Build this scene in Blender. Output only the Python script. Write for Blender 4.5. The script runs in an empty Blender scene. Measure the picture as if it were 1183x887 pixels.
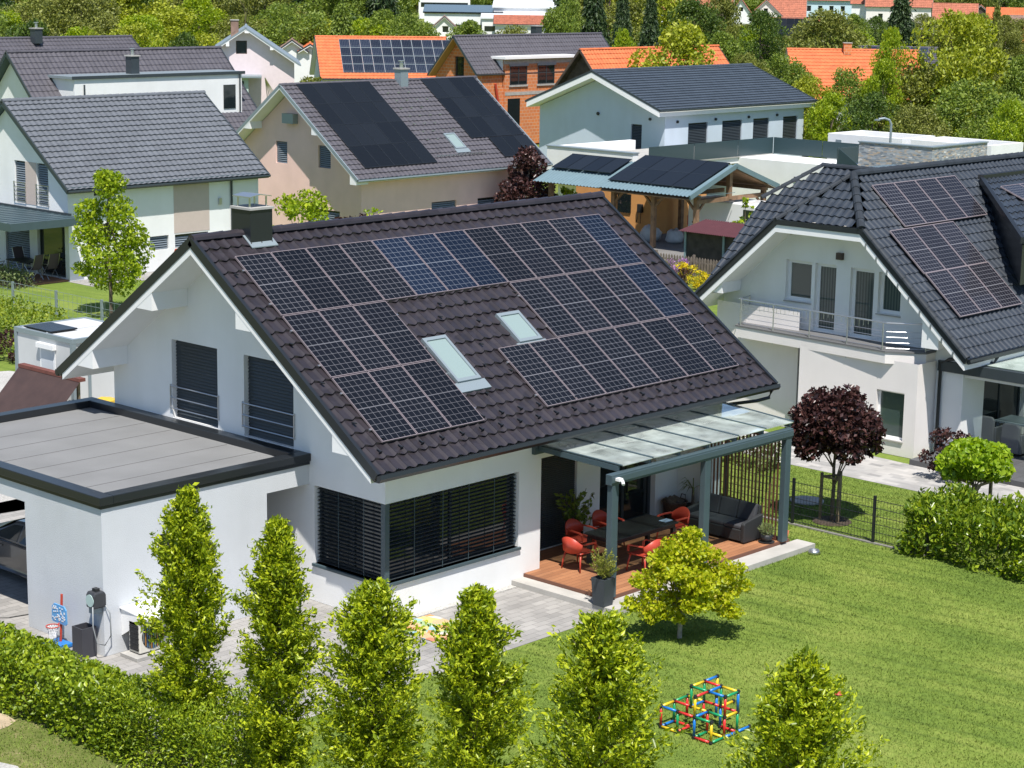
import bpy, math, random
import numpy as np
from mathutils import Vector, Matrix

S = bpy.context.scene
C = S.collection
RNG = np.random.default_rng(7)
random.seed(7)
PI = math.pi
rad = math.radians


# ------------------------------------------------------------------ materials
def new_mat(name):
    m = bpy.data.materials.new(name)
    m.use_nodes = True
    nt = m.node_tree
    return m, nt, nt.nodes, nt.links, nt.nodes['Principled BSDF']


def mat(name, col, rough=0.6, metal=0.0, var=0.0, vscale=3.0, bump=0.0, bscale=40.0, spec=0.5, coat=0.0, streak=0.0):
    """Plain principled colour with slight procedural mottling and a fine bump."""
    m, nt, N, L, b = new_mat(name)
    b.inputs['Base Color'].default_value = (*col, 1)
    b.inputs['Roughness'].default_value = rough
    b.inputs['Metallic'].default_value = metal
    b.inputs['Specular IOR Level'].default_value = spec
    b.inputs['Coat Weight'].default_value = coat
    tc = N.new('ShaderNodeTexCoord')
    if var > 0:
        t = N.new('ShaderNodeTexNoise'); t.inputs['Scale'].default_value = vscale
        t.inputs['Detail'].default_value = 6
        L.new(tc.outputs['Object'], t.inputs['Vector'])
        r = N.new('ShaderNodeValToRGB')
        r.color_ramp.elements[0].position = 0.3
        r.color_ramp.elements[1].position = 0.7
        r.color_ramp.elements[0].color = (*[c * (1 - var) for c in col], 1)
        r.color_ramp.elements[1].color = (*[min(1, c * (1 + var)) for c in col], 1)
        L.new(t.outputs['Fac'], r.inputs['Fac'])
        L.new(r.outputs['Color'], b.inputs['Base Color'])
        if streak > 0:      # faint rain streaks
            mp = N.new('ShaderNodeMapping'); mp.inputs['Scale'].default_value = (1.6, 1.6, .22); L.new(tc.outputs['Object'], mp.inputs['Vector'])
            t3 = N.new('ShaderNodeTexNoise'); t3.inputs['Scale'].default_value = 1.0; t3.inputs['Detail'].default_value = 7; L.new(mp.outputs[0], t3.inputs['Vector'])
            r3 = N.new('ShaderNodeValToRGB'); r3.color_ramp.elements[0].position = .34; r3.color_ramp.elements[1].position = .56
            r3.color_ramp.elements[0].color = (1 - streak, 1 - streak, 1 - streak * 1.15, 1); L.new(t3.outputs['Fac'], r3.inputs['Fac'])
            m3 = N.new('ShaderNodeMix'); m3.data_type = 'RGBA'; m3.blend_type = 'MULTIPLY'; m3.inputs[0].default_value = 1
            L.new(r.outputs['Color'], m3.inputs[6]); L.new(r3.outputs['Color'], m3.inputs[7]); L.new(m3.outputs[2], b.inputs['Base Color'])
    if bump > 0:
        t2 = N.new('ShaderNodeTexNoise'); t2.inputs['Scale'].default_value = bscale
        t2.inputs['Detail'].default_value = 4
        L.new(tc.outputs['Object'], t2.inputs['Vector'])
        bp = N.new('ShaderNodeBump'); bp.inputs['Strength'].default_value = bump
        bp.inputs['Distance'].default_value = 0.02
        L.new(t2.outputs['Fac'], bp.inputs['Height'])
        L.new(bp.outputs['Normal'], b.inputs['Normal'])
    return m


def leaf_mat(name, cols, rough=0.45, trans=0.25):
    """Foliage: every leaf its own shade, some light passing through."""
    m, nt, N, L, b = new_mat(name)
    g = N.new('ShaderNodeNewGeometry')
    r = N.new('ShaderNodeValToRGB')
    els = r.color_ramp.elements
    while len(els) < len(cols):
        els.new(0.5)
    for i, c in enumerate(cols):
        els[i].position = i / (len(cols) - 1)
        els[i].color = (*c, 1)
    L.new(g.outputs['Random Per Island'], r.inputs['Fac'])
    L.new(r.outputs['Color'], b.inputs['Base Color'])
    b.inputs['Roughness'].default_value = rough
    b.inputs['Specular IOR Level'].default_value = 0.35
    t = N.new('ShaderNodeBsdfTranslucent')
    hs = N.new('ShaderNodeHueSaturation'); hs.inputs['Value'].default_value = 1.5; hs.inputs['Saturation'].default_value = 1.1
    L.new(r.outputs['Color'], hs.inputs['Color']); L.new(hs.outputs['Color'], t.inputs['Color'])
    mx = N.new('ShaderNodeMixShader'); mx.inputs['Fac'].default_value = trans
    L.new(b.outputs[0], mx.inputs[1]); L.new(t.outputs[0], mx.inputs[2])
    L.new(mx.outputs[0], N['Material Output'].inputs['Surface'])
    return m


def tile_mat(name, col, rough=0.35, var=0.15, spec=0.5):
    """Roof tiles: each tile slightly different through an object-space cell noise, light weathering."""
    m, nt, N, L, b = new_mat(name)
    tc = N.new('ShaderNodeTexCoord')
    n1 = N.new('ShaderNodeTexNoise'); n1.inputs['Scale'].default_value = 0.9; n1.inputs['Detail'].default_value = 8
    n2 = N.new('ShaderNodeTexVoronoi'); n2.inputs['Scale'].default_value = 3.0
    L.new(tc.outputs['Object'], n1.inputs['Vector']); L.new(tc.outputs['Object'], n2.inputs['Vector'])
    bw = N.new('ShaderNodeRGBToBW'); L.new(n2.outputs['Color'], bw.inputs['Color'])
    mx = N.new('ShaderNodeMix'); mx.data_type = 'FLOAT'; mx.inputs[0].default_value = 0.5
    L.new(n1.outputs['Fac'], mx.inputs[2]); L.new(bw.outputs[0], mx.inputs[3])
    r = N.new('ShaderNodeValToRGB')
    r.color_ramp.elements[0].position = 0.25; r.color_ramp.elements[1].position = 0.75
    r.color_ramp.elements[0].color = (*[c * (1 - var) for c in col], 1)
    r.color_ramp.elements[1].color = (*[c * (1 + var) for c in col], 1)
    L.new(mx.outputs[0], r.inputs['Fac']); L.new(r.outputs['Color'], b.inputs['Base Color'])
    b.inputs['Roughness'].default_value = rough
    b.inputs['Specular IOR Level'].default_value = spec
    return m


def glass_mat(name, col=(0.012, 0.018, 0.02), rough=0.04, spec=0.8):
    m, nt, N, L, b = new_mat(name)
    b.inputs['Base Color'].default_value = (*col, 1)
    b.inputs['Roughness'].default_value = rough
    b.inputs['Specular IOR Level'].default_value = spec
    t = N.new('ShaderNodeTexNoise'); t.inputs['Scale'].default_value = 1.3
    tc = N.new('ShaderNodeTexCoord'); L.new(tc.outputs['Object'], t.inputs['Vector'])
    bp = N.new('ShaderNodeBump'); bp.inputs['Strength'].default_value = 0.04; bp.inputs['Distance'].default_value = 0.05
    L.new(t.outputs['Fac'], bp.inputs['Height']); L.new(bp.outputs['Normal'], b.inputs['Normal'])
    return m


def clear_glass(name, col=(0.75, 0.85, 0.83), fac=0.5, milky=0.0):
    """Thin pane: partly see-through tinted, partly mirror-like; milky adds a diffusing film."""
    m, nt, N, L, b = new_mat(name)
    tr = N.new('ShaderNodeBsdfTransparent'); tr.inputs['Color'].default_value = (*col, 1)
    gl = N.new('ShaderNodeBsdfGlossy'); gl.inputs['Roughness'].default_value = 0.05
    df = N.new('ShaderNodeBsdfDiffuse'); df.inputs['Color'].default_value = (0.55, 0.62, 0.58, 1)
    fr = N.new('ShaderNodeFresnel'); fr.inputs['IOR'].default_value = 1.5
    m1 = N.new('ShaderNodeMixShader'); L.new(fr.outputs[0], m1.inputs[0])
    L.new(tr.outputs[0], m1.inputs[1]); L.new(gl.outputs[0], m1.inputs[2])
    m2 = N.new('ShaderNodeMixShader')
    t = N.new('ShaderNodeTexNoise'); t.inputs['Scale'].default_value = 2.0; t.inputs['Detail'].default_value = 5
    tc = N.new('ShaderNodeTexCoord'); L.new(tc.outputs['Object'], t.inputs['Vector'])
    mt = N.new('ShaderNodeMath'); mt.operation = 'MULTIPLY'; mt.inputs[1].default_value = milky * 2
    L.new(t.outputs['Fac'], mt.inputs[0]); L.new(mt.outputs[0], m2.inputs[0])
    L.new(m1.outputs[0], m2.inputs[1]); L.new(df.outputs[0], m2.inputs[2])
    L.new(m2.outputs[0], N['Material Output'].inputs['Surface'])
    return m


def solar_mat(name, base=(0.008, 0.010, 0.016), line=(0.42, 0.44, 0.47), pw=0.99, ph=1.9, nx=6, ny=20, lw=0.055, mid=True):
    """Photovoltaic glass: cell grid computed from the panel's own object space (origin at the top left corner)."""
    m, nt, N, L, b = new_mat(name)
    tc = N.new('ShaderNodeTexCoord'); sp = N.new('ShaderNodeSeparateXYZ')
    L.new(tc.outputs['Object'], sp.inputs[0])

    def M(op, a, bb):
        n = N.new('ShaderNodeMath'); n.operation = op
        for i, v in enumerate((a, bb)):
            if isinstance(v, (int, float)):
                n.inputs[i].default_value = v
            elif v is not None:
                L.new(v, n.inputs[i])
        return n.outputs[0]

    def grid(o, size, n, w):
        f = M('MULTIPLY', o, n / size)
        f = M('FRACT', M('ADD', f, 50.0), None)
        d = M('ABSOLUTE', M('SUBTRACT', f, 0.5), None)
        return M('GREATER_THAN', d, 0.5 - w)
    gx = grid(sp.outputs['X'], pw, nx, lw)
    gy = grid(sp.outputs['Y'], ph, ny, lw * ny / ph * pw / nx)
    a = M('MAXIMUM', gx, gy)
    if mid:
        d = M('ABSOLUTE', M('ADD', sp.outputs['Y'], ph / 2), None)
        a = M('MAXIMUM', a, M('LESS_THAN', d, 0.012))
    mx = N.new('ShaderNodeMix'); mx.data_type = 'RGBA'
    mx.inputs[6].default_value = (*base, 1); mx.inputs[7].default_value = (*line, 1)
    L.new(a, mx.inputs[0])
    oi = N.new('ShaderNodeObjectInfo')
    hs = N.new('ShaderNodeHueSaturation')
    v = M('MULTIPLY_ADD', oi.outputs['Random'], 0.5)
    v.node.inputs[2].default_value = 0.75
    L.new(v, hs.inputs['Value']); L.new(mx.outputs[2], hs.inputs['Color'])
    L.new(hs.outputs['Color'], b.inputs['Base Color'])
    b.inputs['Roughness'].default_value = 0.18
    b.inputs['Specular IOR Level'].default_value = 0.22
    return m


# ------------------------------------------------------------------ objects
OFF = {}


def props(o, label=None, cat=None, group=None, kind=None):
    if label: o['label'] = label
    if cat: o['category'] = cat
    if group: o['group'] = group
    if kind: o['kind'] = kind
    return o


def thing(name, label, cat, loc=(0, 0, 0), rot=0.0, group=None, world=False):
    """Empty at the base of a thing. world=True: part meshes are given in world coordinates."""
    o = bpy.data.objects.new(name, None)
    C.objects.link(o)
    o.empty_display_size = 0.3
    o.location = loc
    o.rotation_euler = (0, 0, rot)
    OFF[o.name] = Vector(loc) if world else Vector((0, 0, 0))
    return props(o, label, cat, group)


def copy_tree(o, parent=None):
    c = o.copy()
    C.objects.link(c)
    if parent is not None:
        c.parent = parent
    for ch in list(o.children):
        copy_tree(ch, c)
    return c


class MB:
    """Collects faces and links them as one mesh object."""

    def __init__(s):
        s.v = []; s.f = []; s.m = []; s.cut = []

    def add(s, vs, fs, mi=0):
        o = len(s.v); s.cut.append((o, len(s.f)))
        s.v += [tuple(map(float, p)) for p in vs]
        for f in fs:
            s.f.append(tuple(i + o for i in f)); s.m.append(mi)
        return s

    def poly(s, pts, mi=0):
        return s.add(pts, [tuple(range(len(pts)))], mi)

    def box(s, x0, x1, y0, y1, z0, z1, mi=0):
        v = [(x, y, z) for z in (z0, z1) for y in (y0, y1) for x in (x0, x1)]
        return s.add(v, [(0, 2, 3, 1), (4, 5, 7, 6), (0, 1, 5, 4), (2, 6, 7, 3), (0, 4, 6, 2), (1, 3, 7, 5)], mi)

    def prism(s, pts, ext, mi=0):
        """Closed prism: polygon pts (3-D) swept by vector ext."""
        n = len(pts); e = Vector(ext)
        v = [Vector(p) for p in pts] + [Vector(p) + e for p in pts]
        fs = [tuple(range(n))[::-1], tuple(range(n, 2 * n))]
        fs += [(i, (i + 1) % n, n + (i + 1) % n, n + i) for i in range(n)]
        return s.add(v, fs, mi)

    def bar(s, p, q, w, h, up=(0, 0, 1), mi=0):
        p = Vector(p); q = Vector(q); d = (q - p).normalized(); u = Vector(up)
        r = d.cross(u)
        if r.length < 1e-4:
            r = d.cross(Vector((0, 1, 0)))
        r.normalize(); u = r.cross(d)
        r *= w / 2; u *= h / 2
        pts = [p - r - u, p + r - u, p + r + u, p - r + u]
        return s.prism(pts, q - p, mi)

    def tube(s, pts, r, n=8, mi=0, r1=None):
        """Round tube along a polyline, radius r tapering to r1."""
        pts = [Vector(p) for p in pts]; k = len(pts)
        v = []
        for i, p in enumerate(pts):
            d = (pts[min(i + 1, k - 1)] - pts[max(i - 1, 0)]).normalized()
            a = Vector((0, 0, 1)) if abs(d.z) < 0.9 else Vector((1, 0, 0))
            u = d.cross(a).normalized(); w = d.cross(u)
            rr = r if r1 is None else r + (r1 - r) * i / max(1, k - 1)
            v += [p + (u * math.cos(2 * PI * j / n) + w * math.sin(2 * PI * j / n)) * rr for j in range(n)]
        fs = [tuple(range(n)), tuple(range((k - 1) * n, k * n))[::-1]]
        for i in range(k - 1):
            for j in range(n):
                fs.append((i * n + j, (i + 1) * n + j, (i + 1) * n + (j + 1) % n, i * n + (j + 1) % n))
        return s.add(v, fs, mi)

    def lathe(s, prof, cx=0, cy=0, n=16, mi=0):
        """prof: list of (radius, z)"""
        v = [(cx + r * math.cos(2 * PI * j / n), cy + r * math.sin(2 * PI * j / n), z) for r, z in prof for j in range(n)]
        k = len(prof)
        fs = [tuple(range(n))[::-1], tuple(range((k - 1) * n, k * n))]
        for i in range(k - 1):
            for j in range(n):
                fs.append((i * n + j, i * n + (j + 1) % n, (i + 1) * n + (j + 1) % n, (i + 1) * n + j))
        return s.add(v, fs, mi)

    def drop(s, idx):
        """Remove the faces with a corner that was moved onto a cut line."""
        k = [i for i, f in enumerate(s.f) if not any(j in idx for j in f)]
        s.f = [s.f[i] for i in k]; s.m = [s.m[i] for i in k]; s.cut = [(0, 0)]

    def each(s, name, mats, parent=None, **k):
        """One object per shape that was added."""
        r = []
        ends = s.cut[1:] + [(len(s.v), len(s.f))]
        for (v0, f0), (v1, f1) in zip(s.cut, ends):
            m = MB(); m.v = s.v[v0:v1]; m.f = [tuple(i - v0 for i in f) for f in s.f[f0:f1]]; m.m = s.m[f0:f1]
            r.append(m.build(name, mats, parent, **k))
        return r

    def build(s, name, mats, parent=None, smooth=False, label=None, bevel=0.0, local=False):
        me = bpy.data.meshes.new(name)
        o = OFF.get(parent.name, Vector((0, 0, 0))) if parent is not None else Vector((0, 0, 0))
        if parent is not None and parent.parent is not None:
            o = OFF.get(parent.parent.name, o)
        if local: o = Vector((0, 0, 0))
        vs = [(a - o.x, b - o.y, c - o.z) for a, b, c in s.v] if o.length > 0 else s.v
        me.from_pydata(vs, [], s.f)
        for m in (mats if isinstance(mats, (list, tuple)) else [mats]):
            me.materials.append(m)
        if any(s.m):
            me.polygons.foreach_set('material_index', s.m)
        if smooth:
            me.polygons.foreach_set('use_smooth', [True] * len(s.f))
        me.update()
        ob = bpy.data.objects.new(name, me)
        C.objects.link(ob)
        if parent is not None:
            ob.parent = parent
        if label: ob['label'] = label
        if bevel > 0:
            bv = ob.modifiers.new('edge', 'BEVEL'); bv.width = bevel; bv.segments = 2; bv.limit_method = 'ANGLE'
        return ob


def np_mesh(name, V, F, mats, parent=None, mi=None, smooth=False):
    """Mesh from arrays: V (n,3), F (m,k) with one k."""
    me = bpy.data.meshes.new(name)
    n, m, k = len(V), len(F), F.shape[1]
    me.vertices.add(n); me.vertices.foreach_set('co', np.ascontiguousarray(V, dtype=np.float32).ravel())
    me.loops.add(m * k); me.loops.foreach_set('vertex_index', np.ascontiguousarray(F, dtype=np.int32).ravel())
    me.polygons.add(m)
    me.polygons.foreach_set('loop_start', np.arange(0, m * k, k, dtype=np.int32))
    for mm in (mats if isinstance(mats, (list, tuple)) else [mats]):
        me.materials.append(mm)
    if mi is not None:
        me.polygons.foreach_set('material_index', np.asarray(mi, dtype=np.int32))
    if smooth:
        me.polygons.foreach_set('use_smooth', np.ones(m, dtype=bool))
    me.update(calc_edges=True)
    ob = bpy.data.objects.new(name, me)
    C.objects.link(ob)
    if parent is not None:
        ob.parent = parent
    return ob


# ------------------------------------------------------------------ building blocks
def facade(mb, O, U, Nn, u0, u1, top, holes=(), kinks=(), z0=0.0, mi=0):
    """Vertical wall skin on plane O + u*U, outward normal Nn, from z0 to top(u), with rectangular openings
    (u0,u1,z0,z1,depth) whose reveals run inwards."""
    O = Vector(O); U = Vector(U); Nn = Vector(Nn)
    P = lambda u, z, d=0.0: tuple(O + U * u - Nn * d + Vector((0, 0, z)))
    br = sorted(set([u0, u1] + [k for k in kinks if u0 < k < u1] + [a for h in holes for a in h[:2] if u0 < a < u1]))
    for a, b in zip(br[:-1], br[1:]):
        hs = sorted([h for h in holes if h[0] <= a + 1e-6 and h[1] >= b - 1e-6], key=lambda h: h[2])
        z = z0
        for h in hs:
            if h[2] > z + 1e-6:
                mb.poly([P(a, z), P(b, z), P(b, h[2]), P(a, h[2])], mi)
            z = h[3]
        mb.poly([P(a, z), P(b, z), P(b, top(b)), P(a, top(a))], mi)
    for (a, b, c, d, dep) in holes:
        if dep <= 0: continue
        if a > u0 + 1e-6 or u0 > 1: mb.poly([P(a, c), P(a, c, dep), P(a, d, dep), P(a, d)], mi)
        mb.poly([P(b, c), P(b, d), P(b, d, dep), P(b, c, dep)], mi)
        mb.poly([P(a, d), P(a, d, dep), P(b, d, dep), P(b, d)], mi)
        mb.poly([P(a, c), P(b, c), P(b, c, dep), P(a, c, dep)], mi)


def rect_frame(mb, O, U, Nn, a, b, c, d, dep, w=0.06, t=0.05, mi=0, mull=()):
    """Window frame in an opening; its front face lies dep behind the wall face."""
    O = Vector(O); U = Vector(U); Nn = Vector(Nn); Z = Vector((0, 0, 1))

    def bx(ua, ub, za, zb):
        p = O + U * ua - Nn * (dep + t) + Z * za
        pts = [p, p + U * (ub - ua), p + U * (ub - ua) + Z * (zb - za), p + Z * (zb - za)]
        mb.prism(pts, Nn * t, mi)
    bx(a, b, c, c + w); bx(a, b, d - w, d); bx(a, a + w, c + w, d - w); bx(b - w, b, c + w, d - w)
    for m in mull:
        bx(m - w / 2, m + w / 2, c + w, d - w)


def pane(mb, O, U, Nn, a, b, c, d, dep, mi=0):
    O = Vector(O); U = Vector(U); Nn = Vector(Nn); Z = Vector((0, 0, 1))
    p = O - Nn * dep
    mb.poly([p + U * a + Z * c, p + U * b + Z * c, p + U * b + Z * d, p + U * a + Z * d], mi)


def slats(mb, O, U, Nn, a, b, c, d, dep, pitch=0.08, tilt=50, w=0.075, mi=0):
    """Venetian blind: real tilted slats, guide wires."""
    O = Vector(O); U = Vector(U); Nn = Vector(Nn); Z = Vector((0, 0, 1))
    n = int((d - c) / pitch)
    t = rad(tilt)
    for i in range(n):
        z = c + pitch * (i + 0.5)
        m = O - Nn * dep + Z * z
        q = Nn * (math.cos(t) * w / 2) - Z * (math.sin(t) * w / 2)
        mb.prism([m + U * a - q, m + U * a + q, m + U * a + q + Z * 0.006, m + U * a - q + Z * 0.006], U * (b - a), mi)


def window(parent, O, U, Nn, a, b, c, d, dep=0.14, frame=None, glass=None, mull=(), blind=None, btilt=55, bpitch=0.08, sill=None, bcover=1.0, fw=0.06, label=None):
    mb = MB(); rect_frame(mb, O, U, Nn, a, b, c, d, dep, w=fw, mull=mull)
    w = mb.build('window', frame, parent, label=label)
    mb = MB(); pane(mb, O, U, Nn, a + fw * .5, b - fw * .5, c + fw * .5, d - fw * .5, dep + 0.03)
    mb.build('pane', glass, w)
    if blind is not None:
        mb = MB(); slats(mb, O, U, Nn, a + 0.02, b - 0.02, d - (d - c) * bcover, d - 0.02, max(0.05, dep - 0.06), pitch=bpitch, tilt=btilt)
        mb.build('blind', blind, w)
    if sill is not None:
        o = Vector(O); U = Vector(U); Nn = Vector(Nn)
        p = o + U * (a - 0.03) - Nn * dep + Vector((0, 0, c - 0.035))
        MB().prism([p, p + U * (b - a + .06), p + U * (b - a + .06) + Nn * (dep + .05) - Vector((0, 0, .012)), p + Nn * (dep + .05) - Vector((0, 0, .012))], (0, 0, .03)).build('sill', sill, w)
    return w


def tiles(mb, P0, U, V, Lu, Lv, tw=0.30, rh=0.37, amp=0.025, step=0.03, nper=6, mi=0, prof='pan', wob=0.0):
    """Field of roof tiles from ridge corner P0 along U (unit) and down V (unit): corrugated across, stepped down the slope."""
    P0 = np.array(P0, float); U = np.array(U, float); V = np.array(V, float)
    Nn = np.cross(U, V); Nn = Nn if Nn[2] > 0 else -Nn
    nc = max(1, round(Lu / tw)); nr = max(1, round(Lv / rh))
    us = np.linspace(0, Lu, nc * nper + 1)
    ph = (us / (Lu / nc)) % 1.0
    if prof == 'pan':      # flat pan with one raised roll
        h = amp * np.exp(-((ph - 0.5) / 0.16) ** 2)
    elif prof == 'wave':
        h = amp * (0.5 - 0.5 * np.cos(2 * PI * ph))
    else:                  # flat interlocking tile with a small joint
        h = np.where((ph < 0.06) | (ph > 0.94), -amp, 0.0)
    rows = []
    rv = Lv / nr
    for r in range(nr):
        wob_r = wob * np.sin(2 * PI * ph) if wob else 0
        for v, dz in ((r * rv, 0.0), ((r + 1) * rv, step)):
            vv = v + (wob_r if dz else 0)
            rows.append(P0 + np.outer(us, U) + np.outer(np.broadcast_to(vv, us.shape), V) + np.outer(h + dz, Nn))
        # row after: drops by step via riser face made automatically
    A = np.array(rows)      # (2nr, m, 3)
    k, m = A.shape[:2]
    base = len(mb.v)
    mb.v += [tuple(p) for p in A.reshape(-1, 3).tolist()]
    flip = np.cross(U, V)[2] < 0
    for i in range(k - 1):
        for j in range(m - 1):
            q = (base + i * m + j, base + i * m + j + 1, base + (i + 1) * m + j + 1, base + (i + 1) * m + j)
            mb.f.append(q[::-1] if flip else q); mb.m.append(mi)


def ridge_cap(mb, p, q, r=0.11, seg=0.4, mi=0):
    """Row of overlapping half round ridge tiles from p to q."""
    p = Vector(p); q = Vector(q); d = q - p; n = max(1, round(d.length / seg)); d.normalize()
    sd = d.cross(Vector((0, 0, 1))).normalized(); up = sd.cross(d)
    sl = (q - p).length / n
    for i in range(n):
        a = p + d * (sl * i); b = p + d * (sl * (i + 1) + .03)
        v = []
        for pt, rr in ((a, r * 0.92), (b, r * 1.06)):
            for k in range(7):
                t = PI * k / 6
                v.append(pt + sd * (rr * math.cos(t)) + up * (rr * math.sin(t) - 0.03))
        mb.add(v, [(k, k + 1, 8 + k, 7 + k) for k in range(6)] + [(0, 1, 2, 3, 4, 5, 6), (13, 12, 11, 10, 9, 8, 7)], mi)
# ------------------------------------------------------------------ foliage
def unit(v):
    return v / (np.linalg.norm(v, axis=1, keepdims=True) + 1e-9)


def leaves(name, Pts, Dirs, size, m, parent=None, aspect=0.5, rng=RNG, fold=0.25, svar=0.35):
    """One diamond shaped, slightly folded leaf per point, pointing along Dirs."""
    n = len(Pts)
    D = unit(Dirs)
    R = unit(np.cross(D, unit(rng.normal(size=(n, 3)))))
    Up = np.cross(R, D)
    s = (size * (1 + svar * rng.normal(size=n))).clip(size * 0.35, size * 2)[:, None]
    a = aspect
    base = Pts - D * s * 0.5
    tip = Pts + D * s * 0.5
    l = Pts + R * s * a * 0.5 + Up * s * fold * a
    r = Pts - R * s * a * 0.5 + Up * s * fold * a
    V = np.stack([base, l, tip, r], 1).reshape(-1, 3)
    i = np.arange(n)[:, None] * 4
    F = np.concatenate([i + np.array([[0, 1, 2]]), i + np.array([[0, 2, 3]])], 0)
    return np_mesh(name, V, F, m, parent)


def clump_points(cl, n, rng, shell=0.55):
    """cl: rows of (x,y,z,rx,ry,rz). n points, mostly near the surfaces of the clumps; returns points and outward directions."""
    cl = np.asarray(cl, float)
    wgt = (cl[:, 3] * cl[:, 4] * cl[:, 5]) ** 0.67
    k = rng.choice(len(cl), n, p=wgt / wgt.sum())
    d = unit(rng.normal(size=(n, 3)))
    r = shell + (1.05 - shell) * rng.random(n) ** 0.6
    p = cl[k, :3] + d * cl[k, 3:] * r[:, None]
    return p, d


def twig_points(tw, per, rng, spread=0.1, t0=0.3):
    """tw: list of (p, q) twig segments; leaves along the outer part of each."""
    A = np.array([t[0] for t in tw]); B = np.array([t[1] for t in tw])
    k = np.repeat(np.arange(len(tw)), per)
    t = t0 + (1 - t0) * rng.random(len(k))
    d = unit(B - A)[k]
    off = rng.normal(size=(len(k), 3)) * spread * (1.15 - 0.75 * t)[:, None]
    p = A[k] + (B - A)[k] * t[:, None] + off
    return p, d


def trunk_mesh(mb, h, r0, r1, lean=(0, 0), rng=RNG, mi=0, base=(0, 0, 0), n=7):
    pts = []
    for i in range(6):
        t = i / 5
        pts.append((base[0] + lean[0] * t + rng.normal() * 0.02 * h / 5, base[1] + lean[1] * t + rng.normal() * 0.02 * h / 5, base[2] + h * t))
    mb.tube(pts, r0, n, mi, r1=r1)
    return pts


BARK = mat('bark', (0.13, 0.10, 0.075), 0.9, var=0.35, vscale=8, bump=0.5, bscale=30)
BARK_PALE = mat('pale bark', (0.30, 0.27, 0.23), 0.9, var=0.3, vscale=10, bump=0.3)
STAKE = mat('stake wood', (0.20, 0.15, 0.10), 0.8, var=0.3, vscale=10)
L_HORN = leaf_mat('hornbeam leaves', [(0.08, 0.13, 0.009), (0.21, 0.285, 0.012), (0.36, 0.43, 0.018), (0.52, 0.56, 0.03)], 0.36, 0.30)
L_HEDGE = leaf_mat('hedge leaves', [(0.08, 0.135, 0.010), (0.19, 0.27, 0.015), (0.35, 0.42, 0.022)], 0.36, 0.26)
L_LAUREL = leaf_mat('laurel leaves', [(0.06, 0.115, 0.012), (0.15, 0.225, 0.016), (0.31, 0.38, 0.028)], 0.25, 0.3)
L_MAPLE = leaf_mat('maple leaves', [(0.21, 0.275, 0.009), (0.35, 0.405, 0.011), (0.48, 0.51, 0.016), (0.44, 0.40, 0.03)], 0.45, 0.4)
L_RED = leaf_mat('dark red leaves', [(0.020, 0.009, 0.009), (0.050, 0.021, 0.020), (0.105, 0.048, 0.041)], 0.33, 0.12)
L_BALL = leaf_mat('catalpa leaves', [(0.14, 0.24, 0.016), (0.24, 0.36, 0.02), (0.34, 0.44, 0.03)], 0.4, 0.35)
L_LIME = leaf_mat('fresh green leaves', [(0.15, 0.23, 0.014), (0.26, 0.35, 0.018), (0.38, 0.44, 0.025)], 0.4, 0.35)
L_MID = leaf_mat('mid green leaves', [(0.09, 0.14, 0.024), (0.16, 0.225, 0.032), (0.25, 0.31, 0.045)], 0.5, 0.3)
L_YEL = leaf_mat('yellow green leaves', [(0.18, 0.22, 0.018), (0.29, 0.33, 0.024), (0.40, 0.42, 0.04)], 0.5, 0.3)
L_OLIVE = leaf_mat('olive leaves', [(0.10, 0.12, 0.026), (0.18, 0.20, 0.038), (0.26, 0.275, 0.055)], 0.5, 0.25)
L_DARK = leaf_mat('dark needles', [(0.015, 0.035, 0.014), (0.035, 0.065, 0.02), (0.06, 0.095, 0.026)], 0.5, 0.1)
L_DEEP = leaf_mat('deep green leaves', [(0.035, 0.07, 0.014), (0.075, 0.125, 0.02), (0.13, 0.19, 0.03)], 0.5, 0.25)
L_GREY = leaf_mat('grey green leaves', [(0.10, 0.14, 0.06), (0.16, 0.20, 0.08), (0.22, 0.25, 0.10)], 0.5, 0.25)
L_THUJA = leaf_mat('thuja sprays', [(0.08, 0.14, 0.012), (0.17, 0.23, 0.015), (0.28, 0.32, 0.022)], 0.5, 0.25)


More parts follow.
